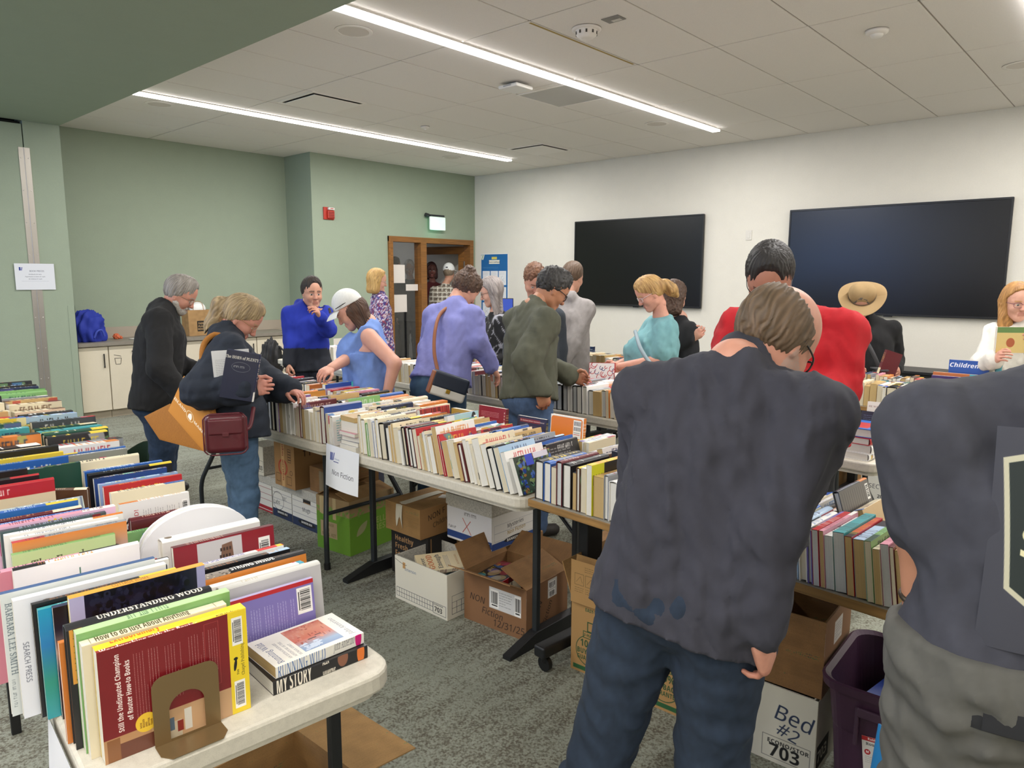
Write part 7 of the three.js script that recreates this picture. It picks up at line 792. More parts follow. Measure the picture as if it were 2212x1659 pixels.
const HAIR = { // head-local shapes of the hair
  short: (P) => { P.push({ a: [0, 0.04, -0.018], ra: 0.108, n: [1, 0, 0], s: 0.82, k: 0.02 }, { a: [0, 0.072, 0.02], ra: 0.082, n: [1, 0, 0], s: 0.86, k: 0.02 }); return (x, y, z) => Math.max(0.8 * z - y - 0.012 - (z < 0 ? 0.035 : 0), z - 0.083); },
  bald: (P) => { P.push({ a: [0, 0.028, -0.02], ra: 0.106, n: [1, 0, 0], s: 0.83, k: 0.02 }); return (x, y, z) => Math.max(0.5 * z - y - 0.045, z + 0.4 * y - 0.05, y - 0.055 + 0.5 * z); },
  bob: (P) => { P.push({ a: [0, 0.045, -0.02], ra: 0.114, n: [1, 0, 0], s: 0.86, k: 0.02 }, FR, { a: [0.06, 0.0, -0.02], b: [0.062, -0.1, -0.02], ra: 0.05, k: 0.03 }, { a: [-0.06, 0.0, -0.02], b: [-0.062, -0.1, -0.02], ra: 0.05, k: 0.03 }, { a: [0, 0, -0.05], b: [0, -0.1, -0.05], ra: 0.07, k: 0.03 }); return (x, y, z) => Math.max(z - 0.03 - 0.6 * Math.max(0, y - 0.03) - 0.7 * Math.max(0, Math.abs(x) - 0.05) * 0, -0.15 - y); },
  long: (P, o) => { const L = o.hairLen || 0.4; const d = o.dn; P.push({ a: [0, 0.045, -0.016], ra: 0.113, n: [1, 0, 0], s: 0.85, k: 0.02 }, FR, { a: [0.055, 0.0, -0.03], b: [0.075, L * d[1], -0.02 + L * d[2] + (o.hairF || 0)], ra: 0.05, rb: 0.045, k: 0.04, n: [0, 0, 1], s: 0.75 }, { a: [-0.055, 0.0, -0.03], b: [-0.075, L * d[1], -0.02 + L * d[2] + (o.hairF || 0)], ra: 0.05, rb: 0.045, k: 0.04, n: [0, 0, 1], s: 0.75 }, { a: [0, 0, -0.055], b: [0, L * d[1], -0.09 + L * d[2]], ra: 0.075, rb: 0.06, k: 0.04, n: [0, 0, 1], s: 0.6 }); return (x, y, z) => Math.max(z - 0.03 - 0.7 * Math.max(0, y - 0.035), -9); },
  pony: (P, o) => { const L = o.hairLen || 0.13, d = o.dn, q = (t) => [0, 0.0 + d[1] * L * t, -0.14 + d[2] * L * t - 0.1 * t]; P.push({ a: [0, 0.035, -0.02], ra: 0.107, n: [1, 0, 0], s: 0.83, k: 0.02 }, FR, { a: [0, 0.02, -0.1], b: [0, 0.0, -0.135], ra: 0.03, rb: 0.036, k: 0.02 }, { a: q(0), b: q(0.5), ra: 0.04, rb: 0.045, k: 0.03 }, { a: q(0.5), b: q(1), ra: 0.045, rb: 0.022, k: 0.03 }); return (x, y, z) => Math.max(0.75 * z - y - 0.008 - (z < -0.03 ? 0.06 + 9 * Math.max(0, -0.1 - z) : 0), z - 0.09); },
  bun: (P) => { P.push({ a: [0, 0.035, -0.02], ra: 0.11, n: [1, 0, 0], s: 0.85, k: 0.02 }, FR, { a: [0.01, 0.13, -0.05], ra: 0.046, k: 0.02 }, { a: [-0.02, 0.12, -0.075], ra: 0.036, k: 0.02 }); return (x, y, z) => Math.max(0.7 * z - y - 0.03 - (z < 0 ? 0.03 : 0), z - 0.08); },
  under: (P, o) => { const L = o.hairLen || 0.2; P.push({ a: [0, 0.0, -0.03], ra: 0.104, n: [1, 0, 0], s: 0.86, k: 0.02 }, { a: [0.06, -0.02, -0.015], b: [0.068, -L, 0.0], ra: 0.038, rb: 0.03, k: 0.03, n: [1, 0, 0], s: 0.6 }, { a: [-0.06, -0.02, -0.015], b: [-0.068, -L, 0.0], ra: 0.038, rb: 0.03, k: 0.03, n: [1, 0, 0], s: 0.6 }, { a: [0, -0.03, -0.06], b: [0, -L, -0.07], ra: 0.065, rb: 0.055, k: 0.03, n: [0, 0, 1], s: 0.7 }); return (x, y, z) => Math.max(z - 0.03, y - 0.04); } };
function hairGeo(o, c) {
  const pr = (o.pitch || 0) * Math.PI / 180; o.dn = [0, -Math.cos(pr), Math.sin(pr)]; const P = [], clip = HAIR[o.hair](P, o), F = fieldOf(P, c, 0.05), amp = o.curl || 0.0022, fr = o.curl ? 75 : 130;
  F.map((d, x, y, z) => { const az = Math.atan2(x, -z); return Math.max(d + (o.curl ? amp * 1.6 * n3(x * fr, y * fr, z * fr) : amp * Math.sin(az * 34 + 5 * n3(x * 30, y * 16, z * 30))), clip(x, y, z) + 0.006 * n3(x * 90, y * 60, z * 90)); });
  const b = lin(o.hairCol), b2 = lin(o.hairCol2 || o.hairCol); return F.mesh((x, y, z) => { const az = Math.atan2(x, -z), k = 0.5 + 0.5 * Math.sin(az * 46 + 6 * n3(x * 24, y * 9, z * 24)), q = mixc(b, b2, 0.5 + 0.5 * n3(x * 40, y * 12, z * 40)); return q.map(v => v * (0.75 + 0.45 * k)); });
}
function handGeo(o, side, c) { // local: +y along the fingers, +z out of the back of the hand, x across; side mirrors the thumb
  const cu = o.curl ?? 0.5, P = [{ a: [-0.022, 0.03, 0], b: [-0.024, 0.085, 0], ra: 0.02, rb: 0.019, k: 0.02, n: [0, 0, 1], s: 0.72 }, { a: [0.02, 0.03, 0], b: [0.024, 0.08, 0], ra: 0.02, rb: 0.018, k: 0.02, n: [0, 0, 1], s: 0.72 }, { a: [0, -0.03, 0], b: [0, 0.06, 0], ra: 0.026, rb: 0.028, k: 0.02, n: [0, 0, 1], s: 0.75 }];
  [[-0.031, 0.088, 0.068, 0.0086], [-0.011, 0.096, 0.078, 0.0092], [0.01, 0.094, 0.073, 0.009], [0.029, 0.085, 0.056, 0.0078]].forEach(([x, y, L, r], i) => { let a = 0.15 + cu * 0.7 + 0.06 * i * cu, p = [x, y, 0], q; const segs = [0.45, 0.31, 0.26]; segs.forEach((s, j) => { q = [p[0] + 0.04 * (x) * s, p[1] + Math.cos(a) * L * s, p[2] - Math.sin(a) * L * s]; P.push({ a: p, b: q, ra: r * (1 - 0.08 * j), rb: r * (0.94 - 0.1 * j), k: j ? 0.002 : 0.006 }); p = q; a += 0.25 + cu * 0.75; }); });
  const t = [[-0.024, 0.028, -0.004], [-0.052, 0.058, -0.016], [-0.056, 0.085, -0.028 - 0.012 * cu], [-0.048 + 0.004, 0.108, -0.038 - 0.02 * cu]]; for (let j = 0; j < 3; j++) P.push({ a: t[j], b: t[j + 1], ra: 0.0135 - 0.002 * j, rb: 0.0118 - 0.0018 * j, k: 0.006 });
  const sk = lin(o.skin), F = fieldOf(P.map(p => ({ ...p, a: [p.a[0] * side, p.a[1], p.a[2]], b: [p.b[0] * side, p.b[1], p.b[2]] })), c), kn = mixc(sk, lin('#a04a3c'), 0.25); return F.mesh((x, y, z) => { const k = 1 + 0.06 * n3(x * 120, y * 120, z * 120); return (y > 0.08 ? kn : sk).map(q => q * k); });
}
const basis = (x, y, z, o) => new THREE.Matrix4().makeBasis(x, y, z).setPosition(o);
function person(o) {
  const S = (o.ht || 1.72) / 1.75, c = o.cell || 0.013, D = Math.PI / 180, psi = o.psi * D, fw = V(Math.sin(psi), 0, -Math.cos(psi)), rt = V(Math.cos(psi), 0, Math.sin(psi));
  const hip = V(...o.hip), neck = V(...o.neck), head = V(...o.head), ax = neck.clone().sub(hip), T = ax.length(); ax.normalize(); const fr = fw.clone().addScaledVector(ax, -fw.dot(ax)).normalize(), sr = rt.clone(); const g = (v, r = 0, f = 0, u = 0) => v.clone().addScaledVector(sr, r * S).addScaledVector(fr, f * S).addScaledVector(ax, u * S);
  const wide = o.wide || 1, shw = (o.fem ? 0.155 : 0.178) * (o.sh || 1), J = {};
  for (const [k, s] of [['L', -1], ['R', 1]]) {
    J['sh' + k] = g(neck, s * shw, -0.005, -0.08); J['hp' + k] = g(hip, s * 0.088, 0, 0);
    const ft = o['foot' + k]; J['an' + k] = ft ? V(ft[0], 0.085, ft[1]) : V(hip.x, 0.085, hip.z).addScaledVector(rt, s * 0.105 * S).addScaledVector(fw, (o.step || 0) * s); const kn = J['hp' + k].clone().lerp(J['an' + k], 0.52).addScaledVector(fw, 0.03 * S); J['kn' + k] = kn;
    const w = o['w' + k]; if (w) { J['wr' + k] = V(...w); if (o['e' + k]) J['el' + k] = V(...o['e' + k]); else { const a = J['sh' + k], b = J['wr' + k], L1 = 0.285 * S, L2 = 0.255 * S, d = b.clone().sub(a), L = Math.min(d.length(), L1 + L2 - 0.005); d.normalize(); const q = (L1 * L1 - L2 * L2 + L * L) / (2 * L), h = Math.sqrt(Math.max(0.0001, L1 * L1 - q * q)), pole = V(0, -1, 0).addScaledVector(fw, -0.6).addScaledVector(rt, s * 0.35); pole.addScaledVector(d, -pole.dot(d)).normalize(); J['el' + k] = a.clone().addScaledVector(d, q).addScaledVector(pole, h); if (d.multiplyScalar(1).length()) J['wr' + k] = a.clone().addScaledVector(d, L); } }
    else { J['el' + k] = J['sh' + k].clone().add(V(0, -0.28 * S, 0)).addScaledVector(rt, s * 0.04).addScaledVector(fw, -0.02); J['wr' + k] = J['el' + k].clone().add(V(0, -0.25 * S, 0)).addScaledVector(fw, 0.05); }
  }
  const base = V((J.anL.x + J.anR.x) / 2, 0, (J.anL.z + J.anR.z) / 2), t = thing(o.name || 'person', o.label, 'person', A3(base)); const off = new THREE.Matrix4().makeTranslation(-base.x, 0, -base.z);
  const arms = (k, add, upTo, P, kk = 0.02) => { const a = J['sh' + k], e = J['el' + k], w = J['wr' + k], q = Math.min(1, upTo * 2), m = a.clone().lerp(e, q); P.push({ a: A3(a), b: A3(m), ra: (0.054 + add) * S * (o.arm || 1), rb: (0.054 - 0.011 * q + add * (o.flare || 1)) * S * (o.arm || 1), k: kk }); if (upTo > 0.5) { const q2 = (upTo - 0.5) * 2, m2 = e.clone().lerp(w, q2); P.push({ a: A3(e), b: A3(m2), ra: (0.043 + add) * S * (o.arm || 1), rb: (0.043 - 0.014 * q2 + add) * S * (o.arm || 1), k: kk }); } };
  const torso = (add, P, k = 0.06) => { for (const s of [-1, 1]) { P.push({ a: A3(g(hip, s * 0.068, 0, 0.02)), b: A3(g(neck, s * 0.066, 0.0, -0.2)), ra: (0.098 * wide + add) * S, rb: (o.fem ? 0.094 : 0.104) * S * (0.4 + 0.6 * wide) + add * S, k }); P.push({ a: A3(g(neck, s * 0.03, -0.005, -0.035)), b: A3(g(neck, s * (shw - 0.02), 0, -0.085)), ra: (0.05 + add * 0.8) * S, rb: (0.052 + add) * S, k: 0.05 }); } P.push({ a: A3(g(neck, 0, -0.005, -0.14)), b: A3(g(neck, 0, -0.01, -0.02)), ra: (0.08 + add) * S, rb: (0.05 + add * 0.6) * S, k }); for (const q of o.bulk || []) P.push({ a: A3(g(hip, q[0], q[1], q[2])), ra: (q[3] + add) * S, k: q[4] || 0.08 }); };
  const legs = (add, P, len = 1, fl = 0) => { for (const k of ['L', 'R']) { P.push({ a: A3(J['hp' + k]), b: A3(J['kn' + k]), ra: (0.092 * (o.leg || 1) + add) * S, rb: (0.06 + add) * S, k: 0.025 }, { a: A3(J['kn' + k]), b: A3(J['kn' + k].clone().lerp(J['an' + k], len)), ra: (0.06 + add) * S, rb: (0.043 + add + fl) * S, k: 0.02 }); } };
  // body
  const B = []; torso(-0.012, B); legs(-0.012, B); for (const k of ['L', 'R']) { arms(k, 0, 1, B); } 
  const sk = lin(o.skin), geos = [fieldOf(B, o.bcell || c).mesh((x, y, z) => { const k = 1 + 0.05 * n3(x * 30, y * 30, z * 30); return sk.map(q => q * k); })];
  const hp = (o.hpsi ?? o.psi) * D, pt = (o.pitch || 0) * D, hz = V(Math.sin(hp) * Math.cos(pt), -Math.sin(pt), -Math.cos(hp) * Math.cos(pt)), hr0 = V(Math.cos(hp), 0, Math.sin(hp)), hu0 = hr0.clone().cross(hz).normalize(), ro = (o.roll || 0) * D, hx = hr0.clone().multiplyScalar(-1).multiplyScalar(Math.cos(ro)).addScaledVector(hu0, Math.sin(ro)), hu = hz.clone().cross(hx).normalize(), HM = basis(hx.clone().multiplyScalar(o.hs || S), hu.clone().multiplyScalar(o.hs || S), hz.clone().multiplyScalar(o.hs || S), head);
  const hc = o.hcell || 0.005, skb = V(0, -0.075, -0.028).applyMatrix4(HM); geos.push(fieldOf([{ a: A3(g(neck, 0, -0.005, -0.06)), b: A3(g(neck, 0, -0.0, 0.01)), ra: 0.066 * S, rb: 0.058 * S, k: 0.03 }, { a: A3(g(neck, 0, -0.0, 0.01)), b: A3(skb), ra: 0.058 * S, rb: 0.05 * S, k: 0.03 }], 0.007).mesh((x, y, z) => { const k = 1 + 0.05 * n3(x * 60, y * 60, z * 60); return sk.map(q => q * k); })); geos.push(headGeo(o, hc).applyMatrix4(HM));
  for (const [k, s] of [['L', 1], ['R', -1]]) if (o['hand' + k] !== false) { const w = J['wr' + k], d = o['d' + k] ? V(...o['d' + k]).normalize() : w.clone().sub(J['el' + k]).normalize(), bk = o['b' + k] ? V(...o['b' + k]) : sr.clone().multiplyScalar(-s).add(V(0, 0.15, 0)), z = bk.addScaledVector(d, -bk.dot(d)).normalize(), x = d.clone().cross(z).normalize(); geos.push(handGeo({ ...o, curl: o['c' + k] ?? 0.5 }, -s, o.handcell || 0.0045).scale(S, S, S).applyMatrix4(basis(x, d, z, w.clone().addScaledVector(d, -0.005)))); }
  part('body', mergeGeometries(geos.map(q => { if (!q.attributes.color) tint(q, 1, 1, 1); return q; })).applyMatrix4(off), mSkin, t);
  const wr = (amp, fx = 15, fy = 10) => (d, x, y, z) => d + amp * n3(x * fx + 1.3, y * fy, z * fx) + amp * 0.5 * n3(x * 31, y * 24, z * 31);
  const dress = (name, P, fns, col, mat = mCloth, cell = c, lab) => { const F = fieldOf(P, cell, 0.05); fns.forEach(q => F.map(q)); return part(name, F.mesh(col).applyMatrix4(off), mat, t, lab); };
  const tp = o.top, bt = o.bot;
  if (bt) { const P = []; P.push({ a: A3(g(hip, -0.06, 0, 0.05)), b: A3(g(hip, 0.06, 0, 0.05)), ra: (0.09 * wide + (bt.add ?? 0.014)) * S, k: 0.03 }, { a: A3(g(hip, -0.07, -0.02, -0.02)), b: A3(g(hip, 0.07, -0.02, -0.02)), ra: (0.094 * wide + (bt.add ?? 0.014)) * S, k: 0.03 }); legs(bt.add ?? 0.016, P, bt.len || 1, bt.flare ?? 0.012); const hy = hip.y + (tp && (tp.hem ?? 0.06) > 0 ? 0.04 : 0.13) * S; dress(bt.name || 'trousers', P, [wr(bt.wr ?? 0.005, 12, 22), (d, x, y, z) => Math.max(d, y - hy, 0.03 - y)], bt.fn || mottle(bt.col, bt.mot ?? 0.14, 45), mCloth, bt.cell || c); }
  for (const k of ['L', 'R']) { const a = J['an' + k], P = [{ a: A3(a.clone().add(V(0, -0.03, 0)).addScaledVector(fw, -0.045)), b: A3(a.clone().add(V(0, -0.045, 0)).addScaledVector(fw, 0.13 * S)), ra: 0.045, rb: 0.038, k: 0.02, n: [0, 1, 0], s: 0.95 }, { a: A3(a), ra: 0.045, k: 0.03 }]; dress('shoe', P, [(d, x, y, z) => Math.max(d, 0.001 - y, y - 0.13)], mottle(o.shoe || '#2a2624', 0.08), mShell, 0.014); }
  if (tp) {
    const P = [], add = tp.add ?? 0.018; torso(add, P, tp.k || 0.06); for (const s of [-1, 1]) P.push({ a: A3(g(hip, s * 0.07, 0, 0)), b: A3(g(hip, s * (0.075 + (tp.flare || 0)), 0, -(tp.hem ?? 0.06) - 0.03)), ra: (0.1 * wide + add) * S, rb: (0.104 * wide + add + (tp.flare || 0)) * S, k: 0.04 }, { a: A3(g(hip, s * 0.09, 0, -0.03)), b: A3(g(hip, s * 0.09, 0, -(tp.hem ?? 0.06) - 0.05)), ra: (0.094 * (o.leg || 1) + add) * S, k: 0.03 });
    if (tp.sleeve !== 0) for (const k of ['L', 'R']) { arms(k, (tp.arm ?? add), tp.sleeve ?? 0.97, P, tp.ak || 0.035); if (tp.cuff) { const e = J['el' + k], w = J['wr' + k], q = e.clone().lerp(w, 0.86); P.push({ a: A3(q), b: A3(e.clone().lerp(w, 0.97)), ra: (0.034 + add) * S, k: 0.008 }); } }
    if (tp.collar) P.push({ a: A3(g(neck, 0, 0.0, -0.02)), b: A3(g(neck, 0, 0, 0.0).lerp(skb, tp.collar * 1.6)), ra: 0.078 * S, rb: 0.072 * S, k: 0.02 });
    if (tp.hood) P.push({ a: A3(g(neck, -0.06, -0.05, 0.01)), b: A3(g(neck, 0.06, -0.05, 0.01)), ra: 0.06 * S, k: 0.03 });
    const hb = g(hip, 0, 0, -(tp.hem ?? 0.06)), nb = neck.clone().lerp(skb, (tp.neck ?? 0.3) * 1.6), hd = skb.clone().sub(neck).normalize(), fns = [wr(tp.wr ?? 0.006, tp.fx, tp.fy), (d, x, y, z) => Math.max(d, ((hb.x - x) * ax.x + (hb.y - y) * ax.y + (hb.z - z) * ax.z), ((x - nb.x) * hd.x + (y - nb.y) * hd.y + (z - nb.z) * hd.z) - (Math.hypot(x - nb.x, y - nb.y, z - nb.z) > 0.12 ? 9 : 0))];
    if (tp.quilt) fns.push((d, x, y, z) => d - 0.007 * Math.abs(Math.sin(y * 42 + 2 * n3(x * 4, y * 3, z * 4))));
    if (tp.bare) { for (const k of ['L', 'R']) { const a = J['sh' + k], b = g(a, (k === 'L' ? -1 : 1) * 0.005, 0, 0); fns.push((d, x, y, z) => (x - neck.x) * ax.x + (y - neck.y) * ax.y + (z - neck.z) * ax.z < -0.2 * S ? d : Math.max(d, ((x - b.x) * sr.x + (y - b.y) * sr.y + (z - b.z) * sr.z) * (k === 'L' ? -1 : 1) + 0.015)); } }
    const ctx = { hip, neck, ax, sr, fr, S }; dress(tp.name || 'jacket', P, fns, tp.fn ? tp.fn(ctx) : mottle(tp.col, tp.mot ?? 0.08, 30), mCloth, tp.cell || c, tp.lab);
  }
  const hset = (name, geo, mat, lab) => part(name, geo.applyMatrix4(HM).applyMatrix4(off), mat, t, lab);
  if (o.hair) hset('hair', hairGeo(o, o.hcell2 || hc), mHair);
  if (o.beard) { const F = fieldOf([{ a: [0, -0.085, 0.06], ra: 0.034, k: 0.02 }, { a: [0.05, -0.05, 0.015], b: [0.02, -0.095, 0.058], ra: 0.028, k: 0.02 }, { a: [-0.05, -0.05, 0.015], b: [-0.02, -0.095, 0.058], ra: 0.028, k: 0.02 }, { a: [-0.025, -0.058, 0.085], b: [0.025, -0.058, 0.085], ra: 0.0095, k: 0.01 }, { a: [-0.014, -0.07, 0.11], b: [0.014, -0.07, 0.11], ra: 0.013, k: 0.005, sub: true }], 0.0045); F.map((d, x, y, z) => d + 0.003 * n3(x * 150, y * 90, z * 150)); hset('beard', F.mesh(mottle(o.beard, 0.3, 120)), mHair); }
  if (o.glasses) { const gl = [], m = std(o.glasses, 0.35, { metalness: o.metal || 0 }), r = 0.0016 * (o.gw || 1); for (const s of [-1, 1]) { const q = roundRect(0.05, 0.034, 0.013, 3).map(([a, b]) => [s * 0.033 + a, 0.0 + b - 0.003, 0.101 - 0.3 * Math.max(0, Math.abs(s * 0.033 + a) - 0.03)]); gl.push(tube(q, r, 40, 6, true)); gl.push(tube([[s * 0.058, 0.006, 0.093], [s * 0.075, 0.008, 0.06], [s * 0.082, 0.008, 0.0], [s * 0.082, -0.004, -0.022]], r, 16, 6)); } gl.push(tube([[-0.008, 0.002, 0.102], [0, 0.005, 0.106], [0.008, 0.002, 0.102]], r, 8, 6)); hset('glasses', merge(gl), m); for (const s of [-1, 1]) hset('lens', at(ext(roundRect(0.047, 0.031, 0.012, 3), 0.0008), s * 0.033, -0.003, 0.1, 0, s * 0.12, 0), phy('#ffffff', 0.05, { transmission: 1, thickness: 0 })); }
  if (o.cap) { const F = fieldOf([{ a: [0, 0.055, -0.012], ra: 0.112, n: [1, 0, 0], s: 0.84, k: 0.01 }], hc); F.map((d, x, y, z) => Math.max(d, 0.045 + 0.1 * z - y)); hset('cap', F.mesh(mottle(o.cap, 0.05, 60)), mCloth); hset('cap_brim', sheet((u, v) => { const a = (u - 0.5) * 2.1, R = 0.098 + 0.075 * v; return [0.86 * R * Math.sin(a), 0.062 - 0.03 * v * v - 0.02 * Math.pow(Math.abs(u - 0.5) * 2, 2), 0.012 + (0.09 + 0.08 * v) * Math.cos(a)]; }, 20, 6, 0.003), std(o.cap, 0.9)); if (o.capMark) hset('cap_logo', box(0.035, 0.02, 0.002, 0, 0.09, -0.118, 0.3), std(o.capMark, 0.8)); }
  return { t, J, HM, off, g, hip, neck, head, ax, sr, fr, fw, rt, S, base, hset, dress, wr, part: (n, geo, m, lab) => part(n, geo.applyMatrix4(off), m, t, lab) };
}
// ---------- the people ----------
{
  const band = (pairs) => (c) => (x, y, z) => { const u = ((x - c.hip.x) * c.ax.x + (y - c.hip.y) * c.ax.y + (z - c.hip.z) * c.ax.z); for (const [h, col] of pairs) if (u > h) { const k = 1 + 0.07 * n3(x * 30, y * 30, z * 30); return lin0(col).map(q => q * k); } return lin0(pairs[pairs.length - 1][1]); };
  const cache = {}, lin0 = (c) => cache[c] || (cache[c] = lin(c));
  const spots = (base, cols, fr, th) => () => (x, y, z) => { const n = n3(x * fr, y * fr, z * fr), m = n3(x * fr * 1.7 + 9, y * fr * 1.7, z * fr * 1.7 + 4); return lin0(n > th ? cols[0] : m > th ? cols[1] : n < -th ? cols[2 % cols.length] : base); };
  const plaid = (c) => (x, y, z) => { const u = (x * c.sr.x + z * c.sr.z) * 1, a = ((u * 14) % 1 + 1) % 1, b = ((y * 14) % 1 + 1) % 1; return lin0(a < 0.14 || b < 0.14 ? '#d0ccc0' : a > 0.5 && b > 0.5 ? '#5a5048' : '#7a7064'); };
  const strap = (p, pts, r, mat, name = 'strap') => p.part(name, tube(pts, r, 30, 6), mat);
  // man in charcoal fleece, nearest, seen from behind
  const p1 = person({ label: 'balding man in charcoal fleece and jeans, back turned, nearest the camera', ht: 1.8, psi: 82, neck: [1.62, 1.384, -0.752], hip: [1.526, 0.86, -0.802], head: [1.771, 1.449, -0.72], hpsi: 104, pitch: 40, roll: 4, cell: 0.009, hcell: 0.0036, handcell: 0.0032, skin: '#c98f78', hair: 'bald', hairCol: '#6f5a46', hairCol2: '#54432f', stubble: '#a8a099', brow: '#6a5a4a', sh: 1.08, wide: 1.1, glasses: '#1c1c22', gw: 1.5,
    wR: [1.465, 0.836, -0.593], eR: [1.487, 1.069, -0.59], wL: [1.855, 0.897, -0.959], cR: 0.7, dR: [0.35, -0.85, 0.1], footL: [1.32, -1.02], footR: [1.46, -0.72], leg: 1.08,
    top: { name: 'fleece_jacket', col: '#34343d', add: 0.03, hem: 0.09, collar: 0.42, neck: 0.46, wr: 0.015, fx: 13, fy: 4, mot: 0.12, arm: 0.024 }, bot: { name: 'jeans', col: '#1f2c3d', add: 0.022, wr: 0.008, mot: 0.22 }, shoe: '#2a2a2c' });
  // man in grey T-shirt at the right edge
  const p2 = person({ label: 'man in dark grey T-shirt with printed emblem at the right edge', ht: 1.8, psi: 62, neck: [1.523, 1.419, -0.113], hip: [1.465, 0.959, -0.108], head: [1.712, 1.53, -0.05], hpsi: 70, pitch: 20, cell: 0.009, skin: '#bd8669', hair: 'short', hairCol: '#4a3a2c', sh: 1.1, wide: 0.98, arm: 1.08, wL: [1.448, 0.979, -0.281], eL: [1.426, 1.142, -0.281], wR: [1.393, 1.115, -0.01], cL: 0.9, dL: [-0.3, -0.9, 0.0], handcell: 0.0032,
    top: { name: 't_shirt', col: '#3b3c45', add: 0.032, hem: 0.07, sleeve: 0.4, arm: 0.026, wr: 0.009, mot: 0.16, fx: 8, fy: 6 }, bot: { col: '#55544f', add: 0.05, wr: 0.012, mot: 0.1 }, shoe: '#2c2a28' });
  { // emblem, belt, watch and shopping bag of the T-shirt man
    const q = p2, back = q.g(q.neck, 0, -0.2, -0.33), M = basis(q.sr.clone(), q.ax.clone(), q.fr.clone().multiplyScalar(-1), V(0, 0, 0));
    const uv = atlasB.cell(300, 380, (x, w, h) => { x.fillStyle = '#3b3c45'; x.fillRect(0, 0, w, h); x.beginPath(); x.moveTo(w * 0.5, h * 0.02); x.lineTo(w * 0.96, h * 0.14); x.lineTo(w * 0.9, h * 0.72); x.lineTo(w * 0.5, h * 0.98); x.lineTo(w * 0.1, h * 0.72); x.lineTo(w * 0.04, h * 0.14); x.closePath(); x.fillStyle = '#b9b59c'; x.fill(); x.save(); x.translate(w * 0.03, h * 0.03); x.scale(0.94, 0.94); x.beginPath(); x.moveTo(w * 0.5, h * 0.02); x.lineTo(w * 0.96, h * 0.14); x.lineTo(w * 0.9, h * 0.72); x.lineTo(w * 0.5, h * 0.98); x.lineTo(w * 0.1, h * 0.72); x.lineTo(w * 0.04, h * 0.14); x.fillStyle = '#1f2826'; x.fill(); x.restore(); for (let i = 0; i < 60; i++) { x.fillStyle = i % 2 ? '#3a4438' : '#4a4e3c'; x.beginPath(); x.arc(w * 0.3 + 90 * rr(), h * 0.2 + 60 * rr(), 9, 0, 7); x.fill(); } txt(x, 'SPORT', w * 0.14, h * 0.5, 72, '#d6cfa4', { sx: 0.95 }); x.fillStyle = '#a8452c'; x.beginPath(); x.moveTo(w * 0.2, h * 0.62); x.lineTo(w * 0.9, h * 0.62); x.lineTo(w * 0.7, h * 0.74); x.lineTo(w * 0.3, h * 0.74); x.fill(); });
    const em = sheet((u, v) => { const a = (u - 0.5) * 1.5; const o = q.g(q.neck, 0.0 + 0.2 * Math.sin(a), 0.025 - 0.185 * Math.cos(a) - 0.01 * Math.sin(v * 3), -0.4 + 0.34 * v); return [o.x, o.y, o.z]; }, 16, 12, 0.0015); q.part('shirt_emblem', setUV(em, uv), mPrint, 'pointed badge with the letters SP');
    const ring = (r, u, h, col, k) => { const P = []; for (let i = 0; i <= 40; i++) { const a = i / 40 * 6.2832; P.push(A3(q.g(q.hip, r * 1.12 * Math.cos(a), r * 0.86 * Math.sin(a), u))); } return P; };
    q.part('belt', sheet((u, v) => { const a = u * 6.2832, o = q.g(q.hip, 0.212 * Math.cos(a), 0.168 * Math.sin(a), -0.075 + 0.04 * v); return [o.x, o.y, o.z]; }, 40, 2, 0.004), std('#17181c', 0.6), 'black webbing belt');
    const be = atlasB.cell(200, 40, (x, w, h) => { F(x, '#17181c', 0, 0, w, h); x.fillStyle = '#9ab0c8'; x.beginPath(); x.arc(w * 0.4, h * 0.5, 12, 0, 7); x.fill(); txt(x, 'NORTH', w * 0.5, h * 0.32, 14, '#d0d0d0'); txt(x, 'SAILS', w * 0.5, h * 0.7, 14, '#d0d0d0'); }); q.part('belt_print', setUV(sheet((u, v) => { const a = 4.1 + 0.9 * u, o = q.g(q.hip, 0.216 * Math.cos(a), 0.172 * Math.sin(a), -0.073 + 0.036 * v); return [o.x, o.y, o.z]; }, 12, 2, 0.001), be), mPrint);
    const w = q.J.wrL, e = q.J.elL.clone().sub(w).normalize(), wc = w.clone().addScaledVector(e, 0.045), tg = new THREE.TorusGeometry(0.036, 0.006, 8, 28).applyMatrix4(new THREE.Matrix4().compose(wc, new THREE.Quaternion().setFromUnitVectors(V(0, 0, 1), e), V(1, 1, 1))); q.part('bracelet', tg, std('#5a5146', 0.35, { metalness: 0.7 }), 'metal link bracelet');
    const m = std('#1a6fa8', 0.6), a = [1.416, 0.933, -0.291], b = thing('shopping_bag', 'bright blue shopping bag hanging from the hand at lower right', 'bag', [a[0], 0.3, a[2]], 0.6); part('body', sheet((u, v) => [(u - 0.5) * (0.28 - 0.16 * v) + 0.02 * Math.sin(v * 9), 0.44 * v, 0.05 * Math.sin(u * 3.14) * (1 - v) + 0.012 * Math.sin(u * 14 + v * 5)], 24, 20, 0.004), m, b); part('side', sheet((u, v) => [(u - 0.5) * (0.27 - 0.16 * v), 0.44 * v, -0.05 * Math.sin(u * 3.14) * (1 - v) - 0.01 + 0.01 * Math.sin(u * 11)], 20, 16, 0.004), m, b); for (let i = 0; i < 3; i++) part('print_mark', tube([[-0.06 + 0.012 * i, 0.2 - 0.035 * i, 0.062], [-0.045 + 0.012 * i, 0.215 - 0.035 * i, 0.066], [-0.03 + 0.012 * i, 0.21 - 0.035 * i, 0.066]], 0.0025, 8, 5), std('#dfe6ea', 0.6), b); part('handle', tube([[-0.03, 0.43, 0], [-0.02, 0.5, 0.01], [0.02, 0.51, 0.01], [0.03, 0.43, 0]], 0.01, 16, 6), std('#14161a', 0.6), b);
  }
